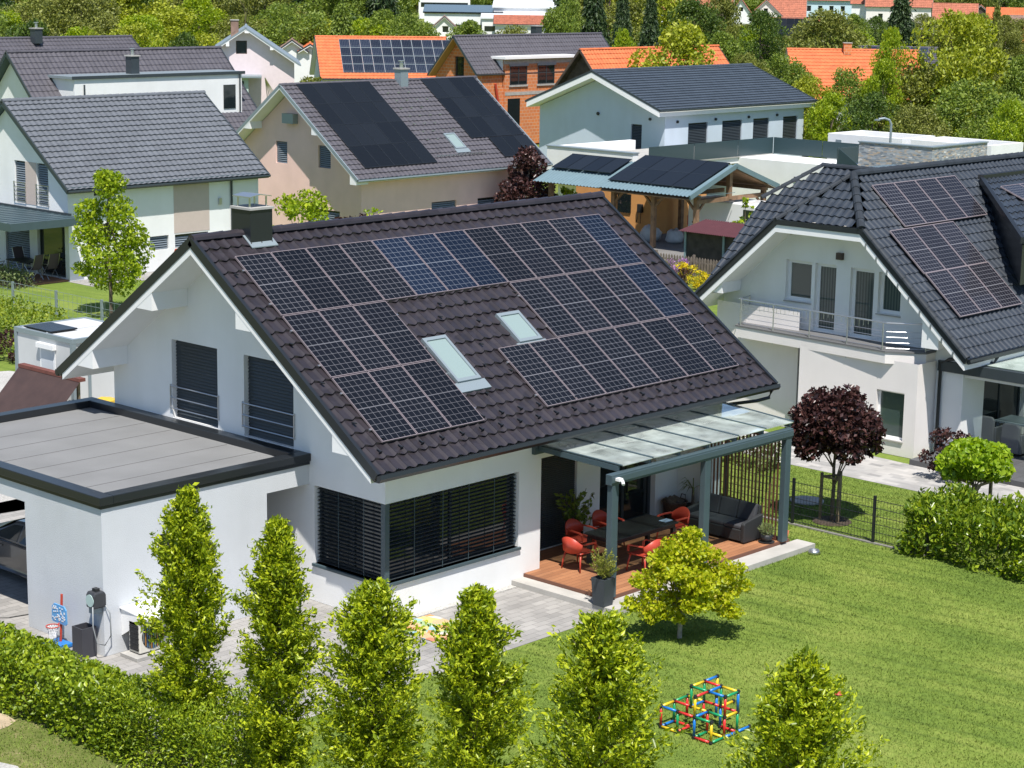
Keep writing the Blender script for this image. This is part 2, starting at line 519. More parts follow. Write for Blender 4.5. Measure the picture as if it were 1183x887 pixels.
def columnar_tree(name, label, x, y, h, rad_, seed, group, lmat=L_HORN, n_tw=230, per=95, leaf=0.078):
    """Young hornbeam: upright feathery cone of ascending twigs clad to the ground."""
    rng = np.random.default_rng(seed)
    t = thing(name, label, 'tree', (x, y, 0), 0, group)
    mb = MB(); trunk_mesh(mb, h * 0.86, 0.055, 0.012, rng=rng)
    tw = []
    lob = rng.random(5) * 2 * PI
    for i in range(n_tw):
        u = rng.random() ** 0.85
        z = 0.35 + (h - 0.5) * u
        prof = min(1, ((1.02 - u) / 0.42) ** 0.75) * (0.80 + 0.20 * min(1, u / 0.25)) * rad_ + 0.04
        a = rng.random() * 2 * PI
        prof *= 0.86 + 0.18 * math.sin(3 * a + lob[0] + 4 * u) + 0.10 * math.sin(5 * a + lob[1] - 7 * u)
        L = prof * (0.68 + 0.42 * rng.random() + (0.25 if rng.random() < .18 else 0))
        rise = L * (0.45 + 0.7 * rng.random()) + 0.12 * u
        p = np.array([0, 0, z - rise * 0.5]); q = np.array([math.cos(a) * L, math.sin(a) * L, z + rise * 0.5])
        tw.append((p, q))
    for i in range(11):  # leaders: several upright tips of different height
        a = rng.random() * 2 * PI; k = i / 10
        tw.append((np.array([math.cos(a) * .2 * k * rad_, math.sin(a) * .2 * k * rad_, h * 0.72]), np.array([math.cos(a) * .55 * k * rad_, math.sin(a) * .55 * k * rad_, h * (1.0 - 0.20 * k * (.6 + .6 * rng.random()))])))
    for i in rng.choice(len(tw), 60, replace=False):
        p, q = tw[i]
        mb.tube([p, p + (q - p) * .5 + np.array([0, 0, -.03]), q], 0.012, 4, r1=0.003)
    mb.build('trunk', BARK, t)
    P, D = twig_points(tw, per, rng, 0.085, 0.22)
    D = D + rng.normal(size=D.shape) * 0.62 + np.array([0, 0, -0.1])
    P[:, 2] = np.maximum(P[:, 2], 0.05)
    leaves('crown', P, D, leaf, lmat, t, 0.42, rng)
    return t


def tree_parts(t, h, clumps, n, leaf, lmat, seed, trunk_h, r0, bark=BARK, limbs=True, aspect=0.6, shell=0.5, droop=0.0, multi=False):
    rng = np.random.default_rng(seed)
    mb = MB()
    pts = trunk_mesh(mb, trunk_h, r0, r0 * 0.45, rng=rng)
    if limbs:
        top = np.array(pts[-1])
        for c in clumps[:14]:
            c0 = np.array(c[:3], float)
            s = np.array(pts[2 + int(rng.integers(0, 3))])
            mid = s * .5 + c0 * .5 + np.array([0, 0, 0.08 * h * (rng.random() - .3)])
            mb.tube([s, mid, c0], r0 * 0.4, 5, r1=r0 * 0.1)
    mb.build('trunk', bark, t)
    P, D = clump_points(clumps, n, rng, shell)
    D = D * 0.6 + rng.normal(size=D.shape) * 0.7 + np.array([0, 0, -droop])
    leaves('crown', P, D, leaf, lmat, t, aspect, rng)


def crown_clumps(h, w, seed, n=26, z0=0.25, kind='round'):
    """Clumps that fill a crown of height h, width w whose lowest leaves are at z0*h."""
    rng = np.random.default_rng(seed)
    out = []
    R = w / 2
    for i in range(n):
        u = rng.random()
        z = h * (z0 + (1 - z0) * u)
        if kind == 'round':
            pr = math.sqrt(max(0.05, 1 - (2 * u - 0.85) ** 2 * 0.9))
        elif kind == 'cone':
            pr = (1 - u) * 0.95 + 0.08
        else:  # column / egg
            pr = (1 - u ** 2.2) * (0.6 + 0.4 * min(1, u / 0.3)) + 0.08
        a = rng.random() * 2 * PI
        rr = R * pr * (0.35 + 0.6 * math.sqrt(rng.random()))
        s = R * (0.24 + 0.22 * rng.random()) * (0.7 + 0.3 * pr)
        out.append((rr * math.cos(a), rr * math.sin(a), min(z, h - s * 0.7), s, s, s * (0.65 + 0.3 * rng.random())))
    return out


def conifer_parts(t, h, w, lmat, seed, n=5200, leaf=0.4):
    rng = np.random.default_rng(seed)
    mb = MB(); trunk_mesh(mb, h * 0.97, h * 0.018, 0.02, rng=rng); 
    tw = []
    k = 190
    for i in range(k):
        u = (i + rng.random()) / k
        u = u ** 0.8
        z = h * (0.08 + 0.9 * u)
        L = (w / 2) * (1 - u) ** 0.85 * (0.8 + 0.35 * rng.random()) + 0.12
        a = i * 2.39996 + rng.random() * .5
        tw.append((np.array([0, 0, z]), np.array([math.cos(a) * L, math.sin(a) * L, z - L * (0.28 + .2 * rng.random())])))
    mb.build('trunk', BARK, t)
    P, D = twig_points(tw, n // k, rng, 0.055 * w, 0.1)
    P[:, 2] = np.maximum(P[:, 2], .1)
    D = D + rng.normal(size=D.shape) * 0.45 + np.array([0, 0, -0.35])
    leaves('crown', P, D, leaf, lmat, t, 0.4, rng)


def hedge_mesh(name, x0, x1, y0, y1, h, n, leaf, lmat, parent, seed, rough=0.07, aspect=0.6):
    """Leaves over the top and sides (and a few inside) of a clipped hedge with an uneven skin."""
    rng = np.random.default_rng(seed)
    lx, ly = x1 - x0, y1 - y0
    areas = np.array([lx * ly, lx * h, lx * h, ly * h, ly * h])
    k = rng.choice(5, n, p=areas / areas.sum())
    u, v = rng.random(n), rng.random(n)
    P = np.zeros((n, 3)); N_ = np.zeros((n, 3))
    for i, (fx, nn) in enumerate([(lambda a, b: (x0 + lx * a, y0 + ly * b, h + 0 * a), (0, 0, 1)), (lambda a, b: (x0 + lx * a, y0 + 0 * a, h * b), (0, -1, 0)),
                                  (lambda a, b: (x0 + lx * a, y1 + 0 * a, h * b), (0, 1, 0)), (lambda a, b: (x0 + 0 * a, y0 + ly * a, h * b), (-1, 0, 0)),
                                  (lambda a, b: (x1 + 0 * a, y0 + ly * a, h * b), (1, 0, 0))]):
        s = k == i
        P[s] = np.stack(np.broadcast_arrays(*fx(u[s], v[s])), 1); N_[s] = nn
    # broad bumps + depth jitter
    b = 0.05 * (np.sin(P[:, 0] * 5.1 + seed) + np.sin(P[:, 1] * 4.3 + 1.7 * seed) + np.sin(P[:, 2] * 6.1 + P[:, 1] * 2.2))
    d = b * rough / 0.07 - rng.random(n) ** 2 * 0.42 + rng.normal(size=n) * rough * 0.6
    P = P + N_ * d[:, None]
    P[:, 2] = np.maximum(P[:, 2], 0.03)
    D = N_ * 0.8 + rng.normal(size=(n, 3)) * 0.7 + np.array([0, 0, 0.25])
    return leaves(name, P, D, leaf, lmat, parent, aspect, rng)


def hedge(name, label, x0, x1, y0, y1, h, n, leaf, lmat, seed, rough=0.07, group=None, aspect=0.6):
    t = thing(name, label, 'hedge', ((x0 + x1) / 2, (y0 + y1) / 2, 0), 0, group)
    a, b = (x1 - x0) / 2, (y1 - y0) / 2
    hedge_mesh('foliage', -a, a, -b, b, h, n, leaf, lmat, t, seed, rough, aspect)
    rng = np.random.default_rng(seed + 5)
    mb = MB()
    L = max(a, b)
    for i in range(int(2 * L / 0.4) + 1):
        s = -L + 0.2 + i * 0.4
        px, py = (s, rng.normal() * .05) if a > b else (rng.normal() * .05, s)
        if abs(px) < a and abs(py) < b:
            mb.tube([(px, py, 0), (px + rng.normal() * .05, py + rng.normal() * .05, h * .55), (px + rng.normal() * .15, py + rng.normal() * .15, h * .88)], .02, 5, r1=.006)
    mb.build('stem', BARK, t)
    return t


def shrub(name, label, x, y, h, w, n, leaf, lmat, seed, z0=0.1, cat='shrub', group=None, kind='round', nc=14, base=0.0, aspect=0.55):
    t = thing(name, label, cat, (x, y, base), 0, group)
    rng = np.random.default_rng(seed)
    cl = crown_clumps(h, w, seed, nc, z0, kind)
    mb = MB()
    for c in cl[:9]:
        mb.tube([(rng.normal() * .04, rng.normal() * .04, 0), (c[0] * .5, c[1] * .5, c[2] * .55), c[:3]], max(.012, .012 * h), 5, r1=.004)
    mb.build('stem', BARK, t)
    P, D = clump_points(cl, n, rng, 0.35)
    P[:, 2] = np.maximum(P[:, 2], .02)
    leaves('foliage', P, D * .6 + rng.normal(size=D.shape) * .7, leaf, lmat, t, aspect, rng)
    return t
# ------------------------------------------------------------------ shared building materials
WHITE = mat('white render', (0.76, 0.765, 0.77), 0.85, var=0.04, vscale=0.8, streak=.03, bump=0.25, bscale=60)
WHITE_G = mat('pale grey render', (0.70, 0.71, 0.72), 0.85, var=0.03, vscale=1.0, bump=0.25, bscale=60)
WHITE_WARM = mat('warm white render', (0.74, 0.70, 0.68), 0.85, streak=.03, var=0.03, vscale=1.0, bump=0.25, bscale=60)
WPAINT = mat('white painted timber', (0.80, 0.80, 0.80), 0.5, var=0.02)
PINK = mat('pink render', (0.80, 0.555, 0.50), 0.85, streak=.03, var=0.05, vscale=1.0, bump=0.25, bscale=60)
BEIGE = mat('beige render', (0.50, 0.42, 0.38), 0.85, var=0.03, bump=0.2, bscale=60)
BLUEGREY = mat('blue grey render', (0.50, 0.57, 0.66), 0.85, streak=.03, var=0.03, vscale=1.0, bump=0.2, bscale=50)
ORANGE_W = mat('orange render', (0.62, 0.30, 0.10), 0.85, var=0.05, bump=0.2)
ANTH = mat('anthracite metal', (0.035, 0.045, 0.052), 0.4, spec=0.5, var=0.06)
ANTH_P = mat('anthracite painted steel', (0.055, 0.085, 0.10), 0.42, spec=0.5, var=0.05)
BLACKM = mat('black sheet metal', (0.016, 0.019, 0.023), 0.33, spec=0.5)
BLIND = mat('dark blind slats', (0.035, 0.042, 0.047), 0.4, spec=0.5)
BLIND_G = mat('grey blind slats', (0.16, 0.19, 0.22), 0.45)
STEEL = mat('stainless steel', (0.55, 0.56, 0.57), 0.3, metal=0.9)
ALU = mat('aluminium frame', (0.28, 0.235, 0.25), 0.4, metal=0.3)
GREYM = mat('grey zinc sheet', (0.25, 0.30, 0.33), 0.45, metal=0.3)
GLASS = glass_mat('dark window glass')
GLASS_G = glass_mat('green reflecting window glass', (0.045, 0.07, 0.064), 0.05, .6)
m, nt, N, L, b = new_mat('window glass before curtains')
tc = N.new('ShaderNodeTexCoord'); wv = N.new('ShaderNodeTexWave'); wv.bands_direction = 'Y'; wv.inputs['Scale'].default_value = 3.2; wv.inputs['Distortion'].default_value = 1.2; wv.inputs['Detail'].default_value = 2
mp = N.new('ShaderNodeMapping'); mp.inputs['Scale'].default_value = (1, 1, .1); L.new(tc.outputs['Object'], mp.inputs['Vector']); L.new(mp.outputs[0], wv.inputs['Vector'])
cr = N.new('ShaderNodeValToRGB'); cr.color_ramp.elements[0].color = (0.035, 0.055, 0.052, 1); cr.color_ramp.elements[1].color = (0.10, 0.125, 0.115, 1); L.new(wv.outputs['Fac'], cr.inputs['Fac']); L.new(cr.outputs['Color'], b.inputs['Base Color'])
b.inputs['Roughness'].default_value = .06; b.inputs['Specular IOR Level'].default_value = .4
GLASS_C = m
SKYGL = mat('pale skylight glass', (0.23, 0.30, 0.295), 0.12, spec=0.8)
T_BROWN = tile_mat('brown glazed roof tiles', (0.029, 0.0248, 0.0295), 0.30, 0.25, .4)
T_BLUE = tile_mat('slate blue roof tiles', (0.112, 0.121, 0.138), 0.45, 0.12)
T_ASH = tile_mat('ash brown roof tiles', (0.078, 0.073, 0.084), 0.45, 0.14)
T_GREY = tile_mat('dark blue grey roof tiles', (0.050, 0.063, 0.080), 0.40, 0.14)
T_BLK = tile_mat('glossy black roof tiles', (0.034, 0.041, 0.052), 0.24, 0.2)
T_ORG = tile_mat('orange roof tiles', (0.55, 0.135, 0.045), 0.7, 0.18)
T_RED = tile_mat('old red roof tiles', (0.36, 0.12, 0.07), 0.8, 0.25)
T_OLD = tile_mat('weathered brown roof tiles', (0.22, 0.14, 0.11), 0.85, 0.3)
PV = solar_mat('monocrystalline panel', base=(0.007, 0.0078, 0.011), line=(0.12, 0.12, 0.135), ny=12, lw=0.030)
PV_BLUE = solar_mat('bluish monocrystalline panel', base=(0.008, 0.013, 0.027), line=(0.12, 0.135, 0.165), ny=12, lw=0.030)
PV_BLACK = solar_mat('all black panel', base=(0.010, 0.012, 0.015), line=(0.016, 0.018, 0.022), lw=0.02, mid=False)
PV_N = solar_mat('half cut panel', base=(0.014, 0.014, 0.020), line=(0.15, 0.15, 0.165), pw=1.15, ph=1.67, nx=8, ny=12, lw=0.035)


def slope_panel(parent, name, x, y, z, ang, w, h, m, fm=ALU, first=None, fw=0.016, thick=0.035):
    """Panel lying on a roof slope falling towards -Y: top left corner at (x,y,z)."""
    off = OFF.get(parent.name, Vector((0, 0, 0)))
    if first is None:
        p = MB().box(fw, w - fw, -h + fw, -fw, -thick + .005, 0).build(name, m, parent, local=True)
        f = MB().box(0, w, -fw, 0, -thick, .006).box(0, w, -h, -h + fw, -thick, .006).box(0, fw, -h + fw, -fw, -thick, .006).box(w - fw, w, -h + fw, -fw, -thick, .006)
        f.build('frame', fm, p, local=True)
    else:
        p = first.copy(); C.objects.link(p); p.parent = parent
        if p.data.materials[0] is not m:
            p.data = p.data.copy(); p.data.materials[0] = m
        for ch in first.children:
            c = ch.copy(); C.objects.link(c); c.parent = p
    p.location = (x - off.x, y - off.y, z - off.z)
    p.rotation_euler = (ang, 0, 0)
    return p


# ------------------------------------------------------------------ main house
YR, ZR, SL = 5.1035, 7.7142, 0.7095
CS = 1 / math.sqrt(1 + SL * SL); SN = SL * CS; ANG = math.atan(SL)
XF, XB, YE, YL = -0.98, 12.61, -0.79, 10.23
zroof = lambda y: ZR - SL * abs(y - YR)
H = thing('solar_house', 'large white house in the middle with a dark brown tiled roof full of solar panels', 'house', (0, 0, 0))
und = lambda y: zroof(y) - 0.30
mb = MB()
facade(mb, (0, 0, 0), (0, 1, 0), (-1, 0, 0), 0, 9.4, und, [(5.49, 7.15, 3.3, 5.14, .18), (2.89, 4.56, 3.3, 5.14, .18), (0.0, 2.22, .86, 2.6, .16)], [YR])
facade(mb, (0, 0, 0), (1, 0, 0), (0, -1, 0), 0, 11.5, lambda u: und(0), [(0, 4.1, .86, 2.6, .16), (4.83, 11.0, 0, 2.78, .95)])
facade(mb, (0, .95, 0), (1, 0, 0), (0, -1, 0), 4.83, 11.0, lambda u: 2.78, [(4.95, 7.15, .2, 2.5, .12), (8.0, 10.12, .2, 2.42, .15)])
facade(mb, (11.5, 0, 0), (0, 1, 0), (1, 0, 0), 0, 9.4, und, [(2.0, 3.4, 3.4, 5.0, .15), (5.6, 7.0, 3.4, 5.0, .15)], [YR])
facade(mb, (0, 9.4, 0), (1, 0, 0), (0, 1, 0), 0, 11.5, lambda u: und(9.4))
mb.build('wall', WHITE, H)
# roof tiles on both slopes
mb = MB()
Lr = (YR - YE) / CS; Ll = (YL - YR) / CS
tiles(mb, (XF + .06, YR, ZR), (1, 0, 0), (0, -CS, -SN), XB - XF - .12, Lr, 0.30, 0.375, 0.032, 0.045, 8, prof='pan', wob=.03)
tiles(mb, (XF + .06, YR, ZR), (1, 0, 0), (0, CS, -SN), XB - XF - .12, Ll, 0.30, 0.375, 0.022, 0.03, 5, prof='pan')
mb.build('roof', T_BROWN, H)
mb = MB(); ridge_cap(mb, (XF, YR, ZR + .03), (XB, YR, ZR + .03), 0.13, 0.42)
mb.build('ridge_cap', T_BROWN, H)
# soffit and fascia slab, eaves boards, verge sheets
mb = MB()
yy0, yy1 = YE + .16, YL - .16
mb.prism([(XF - .02, yy0, zroof(yy0) - .05), (XF - .02, YR, ZR - .05), (XF - .02, yy1, zroof(yy1) - .05), (XF - .02, yy1, zroof(yy1) - .30), (XF - .02, YR, ZR - .32), (XF - .02, yy0, zroof(yy0) - .30)], (XB - XF + .04, 0, 0))
for (a, b, z) in ((8.84, 9.49, 4.32), (6.53, 7.15, 5.98), (3.05, 3.60, 5.96), (0.03, .53, 3.8)):
    for xa, xb in ((XF - .015, -.002), (11.502, XB - .045)):
        mb.prism([(xa, a, z), (xa, b, z), (xa, b, zroof(b) - .2), (xa, a, zroof(a) - .2)], (xb - xa, 0, 0))
mb.build('soffit', WPAINT, H)
mb = MB()
for x in (XF - .035, XB - .055):
    for ya in (YE - .02, YL + .02):
        p = Vector((x + .045, YR, ZR)); q = Vector((x + .045, ya, zroof(ya)))
        n = Vector((0, SN * (-1 if ya < YR else 1), CS))
        mb.bar(p + n * -.03, q + n * -.03, 0.09, 0.20, n)
mb.each('verge_trim', BLACKM, H)
mb = MB()
for ya, sg in ((YE, -1), (YL, 1)):
    zz = zroof(ya)
    mb.prism([(XF - .02, ya + sg * .02, zz + .0), (XF - .02, ya + sg * .13, zz + .02), (XF - .02, ya + sg * .15, zz - .06), (XF - .02, ya + sg * .10, zz - .13), (XF - .02, ya + sg * .02, zz - .13)], (XB - XF + .04, 0, 0))
mb.each('gutter', BLACKM, H)
for ya, sg in ((YE, 1), (YL, -1)):
    a_, b_ = sorted((ya + sg * .0, ya + sg * .14))
    MB().box(XF + .06, XB - .06, a_, b_, zroof(ya) - .17, zroof(ya) - .005).build('eaves_board', BLACKM, H)
MB().tube([(12.35, -.86, 3.40), (12.35, -.80, 3.22), (12.1, -.6, 3.14), (11.62, -.12, 3.05), (11.62, -.08, 2.8), (11.62, -.08, .05)], .045, 8).build('downpipe', BLACKM, H)
# snow guards: small hooks in a row above the gutter and scattered
mb = MB()
nv = Vector((0, -SN, CS))


def rp(x, v, o=0.0):
    return Vector((x, YR - v * CS, ZR - v * SN)) + nv * o


for x in np.arange(XF + .45, XB - .2, .6):
    for v, k in ((Lr - .62, 0), (Lr - .95, .3)):
        p = rp(x + k, v, .05)
        mb.bar(p, p + Vector((0, -CS, -SN)) * .12 + nv * .05, .03, .012, nv)
        mb.bar(p + Vector((0, -CS, -SN)) * .12 + nv * .06, p + Vector((0, -CS, -SN)) * .12 - nv * .02, .07, .012)
for x, v in ((4.2, 2.9), (4.9, 3.6), (4.4, 4.3), (4.0, 4.9), (4.6, 5.2), (3.9, 3.3), (3.4, 5.7), (5.0, 2.95), (6.7, 2.9), (7.0, 3.5), (-.6, 1.2), (-.6, 2.3), (-.6, 3.4), (-.6, 4.6), (-.6, 5.8), (12.2, 1.3), (12.2, 2.6), (12.2, 3.9), (12.2, 5.2)):
    p = rp(x, v, .04)
    mb.bar(p, p + Vector((0, -CS, -SN)) * .1 + nv * .06, .05, .02, nv)
mb.build('snow_guard', BLACKM, H)
# chimney, clad in black sheet with a pale cap and a hood on legs
mb = MB(); mb.box(.42, 1.05, 4.78, 5.43, 7.2, 8.28)
ch = mb.build('chimney', BLACKM, H, bevel=.01)
MB().box(.39, 1.08, 4.75, 5.46, 8.28, 8.33).build('chimney_cap', mat('pale concrete', (0.36, 0.355, 0.34), .9, var=.1, vscale=6), ch)
mb = MB()
for x, y in ((.5, 4.9), (.97, 4.9), (.5, 5.3), (.97, 5.3)):
    mb.box(x - .015, x + .015, y - .015, y + .015, 8.33, 8.55)
mb.prism([(.42, 4.8, 8.55), (.73, 4.8, 8.60), (1.05, 4.8, 8.55), (1.05, 4.8, 8.57), (.73, 4.8, 8.62), (.42, 4.8, 8.57)], (0, .6, 0))
mb.build('chimney_hood', STEEL, ch)
mb = MB(); mb.prism([(.36, 4.66, zroof(4.66) + .06), (1.11, 4.66, zroof(4.66) + .06), (1.11, 5.0, zroof(5.0) + .07), (.36, 5.0, zroof(5.0) + .07)], (0, 0, .02))
mb.build('flashing', GREYM, ch)
# gable windows with closed blinds and three rails each
for a, b in ((5.49, 7.15), (2.89, 4.56)):
    w = window(H, (0, 0, 0), (0, 1, 0), (-1, 0, 0), a, b, 3.3, 5.14, .18, ANTH, GLASS, ((a + b) / 2,), BLIND, 62, .075, None, 1.0, .06)
    mb = MB()
    for z in (3.53, 3.78, 4.05):
        mb.tube([(-.03, a - .04, z), (-.03, b + .04, z)], .016, 6)
    for y in (a - .04, b + .04):
        mb.box(-.035, .0, y - .012, y + .012, 3.5, 4.08)
    mb.build('guard_rail', STEEL, w)
# corner window: two runs of glass around the corner, half open blinds, metal corner post and sill
w = window(H, (0, 0, 0), (0, 1, 0), (-1, 0, 0), .12, 2.22, .86, 2.6, .16, ANTH, GLASS, (1.15,), BLIND, 12, .085, None, 1.0, .06)
MB().box(-.06, .14, -.06, 2.25, .80, .86).build('sill', ANTH_P, w)
w = window(H, (0, 0, 0), (1, 0, 0), (0, -1, 0), .12, 4.1, .86, 2.6, .16, ANTH, GLASS, (2.1,), BLIND, 12, .085, None, 1.0, .06)
MB().box(.14, 4.14, -.06, .14, .80, .86).build('sill', ANTH_P, w)
MB().box(0.002, .13, 0.002, .13, .86, 2.6).build('corner_post', ANTH_P, H)
mb = MB()
for x in (.9, 1.75, 2.55, 3.35):
    mb.box(x - .006, x + .006, .04, .052, .88, 2.6)
for y in (.7, 1.5):
    mb.box(.04, .052, y - .006, y + .006, .88, 2.6)
mb.each('guide_wire', ANTH_P, H)
# patio: closed roller shutter and sliding glass door
mb = MB()
for i in range(46):
    z = .2 + i * .05
    mb.prism([(4.95, 1.03, z), (4.95, 1.012, z + .025), (4.95, 1.03, z + .05), (4.95, 1.05, z + .05), (4.95, 1.05, z)], (2.2, 0, 0))
mb.build('roller_shutter', BLIND, H)
w = window(H, (0, .95, 0), (1, 0, 0), (0, -1, 0), 8.0, 10.12, .2, 2.42, .15, ANTH, GLASS, (9.05,), None, fw=.09)
w.name = 'sliding_door'
MB().box(9.12, 9.15, 1.02, 1.06, 1.0, 1.35).build('handle', BLACKM, w)
window(H, (11.5, 0, 0), (0, 1, 0), (1, 0, 0), 2.0, 3.4, 3.4, 5.0, .15, ANTH, GLASS, (), BLIND)
window(H, (11.5, 0, 0), (0, 1, 0), (1, 0, 0), 5.6, 7.0, 3.4, 5.0, .15, ANTH, GLASS, (), BLIND)
MB().tube([(10.9, .55, 2.1), (10.8, .5, 2.1), (10.8, .5, 1.95)], .03, 6).build('wall_lamp', ANTH, H)
# skylights
for x0, x1, ya, yb in ((2.81, 3.54, 1.88, .74), (5.5, 6.26, 2.18, 1.40)):
    v0, v1 = (YR - ya) / CS, (YR - yb) / CS
    L = v1 - v0
    fr = MB()
    wd = x1 - x0
    fr.box(0, wd, -.09, 0, -.05, .10).box(0, wd, -L, -L + .09, -.05, .10).box(0, .07, -L + .09, -.09, -.05, .10).box(wd - .07, wd, -L + .09, -.09, -.05, .10)
    sk = fr.build('skylight', GREYM, H)
    MB().box(.07, wd - .07, -L + .09, -.09, -.02, .07).build('pane', SKYGL, sk)
    MB().box(-.1, wd + .12, -L - (.28 if x0 < 4 else .07), -L, -.0, .055).build('flashing', GREYM, sk)
    sk.location = rp(x0, v0, .03); sk.rotation_euler = (ANG, 0, 0)
# solar panels: three rows as on the roof
PW, PH = 1.01, 1.909 * 1.01
U0, D0 = -.2941, .7274
lay = [(i, 0) for i in range(12)] + [(i, 1) for i in (0, 1, 2)] + [(i, 2) for i in (0, 1, 2)] + [(i, 1) for i in range(7, 12)] + [(i, 2) for i in range(5, 12)]
first = None; firstb = None
for i, j in lay:
    blue = (i, j) in ((4, 0), (5, 0), (6, 0), (11, 0), (11, 1))
    p = rp(U0 + i * PW, D0 + j * PH, .085)
    f = firstb if blue else first
    q = slope_panel(H, 'solar_panel', p.x, p.y, p.z, ANG, PW - .02, PH - .025, PV_BLUE if blue else PV, ALU, f)
    if blue:
        firstb = firstb or q
    else:
        first = first or q
mb = MB()   # mounting rails under the rows
for i0, i1, j in ((0, 12, 0), (0, 3, 1), (0, 3, 2), (7, 12, 1), (5, 12, 2)):
    for f in (.22, .78):
        p, q = rp(U0 + i0 * PW - .06, D0 + (j + f) * PH, .035), rp(U0 + i1 * PW + .06, D0 + (j + f) * PH, .035)
        mb.bar(p, q, .045, .05, nv)
mb.each('mounting_rail', STEEL, H)

# ------------------------------------------------------------------ garage
GWALL = mat('light grey render', (0.56, 0.58, 0.61), 0.88, streak=.03, var=0.05, vscale=0.9, bump=0.35, bscale=55)
G = thing('garage', 'white flat roofed carport garage with black edge trim in front of the big house', 'garage', (-2.7, 6.3, 0), world=True)
GX, GY0, GY1, GZ = -5.41, 2.39, 10.24, 3.10
mb = MB()
T = .25
mb.prism([(GX, GY0, 0), (GX, 5.06, 0), (GX, 5.06, 2.68), (GX, 9.6, 2.68), (GX, 9.6, 0), (GX, GY1, 0), (GX, GY1, GZ), (GX, GY0, GZ)], (T, 0, 0))
hole = [(1.40, 1.95, 1.55, 2.25, .15)]
mb.prism([(GX + T, GY0, 0), (GX + 1.4, GY0, 0), (GX + 1.4, GY0, GZ), (GX + T, GY0, GZ)], (0, T, 0))
mb.prism([(GX + 1.4, GY0, 0), (GX + 2.0, GY0, 0), (GX + 2.0, GY0, 1.66), (GX + 1.4, GY0, 1.66)], (0, T, 0))
mb.prism([(GX + 1.4, GY0, 2.25), (GX + 2.0, GY0, 2.25), (GX + 2.0, GY0, GZ), (GX + 1.4, GY0, GZ)], (0, T, 0))
mb.prism([(GX + 2.0, GY0, 0), (-1.19, GY0, 0), (-1.19, GY0, 2.6), (-.002, GY0, 2.6), (-.002, GY0, GZ), (GX + 2.0, GY0, GZ)], (0, T, 0))
mb.box(-1.44, -1.19, GY0 + T, 6.5, 0, 2.6)
mb.box(GX + T, -.002, GY1 - .25, GY1, 2.6, GZ); mb.box(-.6, -.002, GY1 - .25, GY1, 0, 2.6)
mb.build('wall', GWALL, G)
mb = MB(); mb.box(GX + T, -.004, GY0 + T, GY1 - T, 2.62, GZ + .02)
FELT = mat('grey roofing felt', (0.182, 0.184, 0.187), 0.95, var=0.10, vscale=0.7, bump=0.5, bscale=120)
mb.build('roof', FELT, G)
mb = MB()
for y in (3.75, 4.75, 5.75, 6.75, 7.75, 8.75):
    mb.box(GX + .45, -.35, y - .008, y + .008, GZ + .02, GZ + .025)
mb.build('felt_seam', mat('bitumen seam', (0.10, 0.10, 0.10), .8), G)
mb = MB()   # wide sheet metal coping over an upstand
for (a, b, c, d) in ((GX - .07, GX + .25, GY0 - .07, GY1 + .07), (GX + .25, -.003, GY0 - .07, GY0 + .25), (GX + .25, -.003, GY1 - .25, GY1 + .07), (-.30, -.003, GY0 + .25, GY1 - .25)):
    mb.box(a, b, c, d, GZ + .02, GZ + .19)
mb.box(GX - .035, -.003, GY0 - .035, GY0, GZ - .06, GZ + .02); mb.box(GX - .035, GX, GY0, GY1 + .035, GZ - .06, GZ + .02)
mb.build('coping', BLACKM, G, bevel=.012)
w = window(G, (GX, GY0, 0), (1, 0, 0), (0, -1, 0), 1.4, 2.0, 1.66, 2.25, .12, ANTH, GLASS)

# pergola over the patio
PG = thing('pergola', 'blue grey steel pergola with a sloping glass roof over the patio', 'pergola', (7.6, -1.2, .2), world=True)
for x in (4.25, 7.50, 10.62):
    MB().box(x, x + .21, -2.60, -2.45, .2, 2.78).build('post', ANTH_P, PG, bevel=.01)
MB().box(4.20, 10.86, -2.61, -2.44, 2.74, 2.97).build('beam', ANTH_P, PG, bevel=.01)
MB().box(4.20, 10.86, -2.63, -2.612, 2.79, 2.93).build('gutter', ANTH_P, PG, bevel=.01)
MB().box(4.5, 11.42, -.10, -.004, 2.93, 3.09).build('wall_beam', ANTH_P, PG)
mb = MB()
xs = [(4.66, 4.66), (5.72, 5.72), (6.76, 6.78), (7.79, 7.83), (8.83, 8.9), (9.9, 9.98), (11.0, 11.36)]
for xf, xw in xs:
    MB().bar((xw, -.05, 3.06), (xf, -2.42, 3.01), .07, .12).build('rafter', ANTH_P, PG)
PGLASS = clear_glass('milky pergola glass', (0.80, 0.88, 0.86), .5, 0.40)
for xf, xw in xs:
    MB().bar((xw, -.05, 3.15), (xf, -2.5, 3.10), .05, .02).build('rafter_cap', ANTH_P, PG)
for (a, aw), (b, bw) in zip(xs[:-1], xs[1:]):
    mb = MB(); mb.prism([(aw + .03, -.02, 3.125), (bw - .03, -.02, 3.125), (b - .03, -2.52, 3.075), (a + .03, -2.52, 3.075)], (0, 0, .014))
    mb.build('glass_pane', PGLASS, PG)
SLAT = mat('brown slat timber', (0.09, 0.032, 0.02), .6, var=.2, vscale=8)
mb = MB()
for i, y in enumerate(np.linspace(-2.34, -.12, 22)):
    mb.box(10.66, 10.70, y - .014, y + .014, .25, 2.69)
mb.box(10.64, 10.72, -2.38, -.08, .205, .25); mb.box(10.64, 10.72, -2.38, -.08, 2.69, 2.74)
mb.build('slat_screen', SLAT, PG)
mb = MB(); mb.box(4.30, 4.42, -2.75, -2.63, 2.84, 2.90).tube([(4.36, -2.78, 2.86), (4.30, -2.86, 2.80)], .035, 8)
mb.build('camera_lamp', WPAINT, PG)
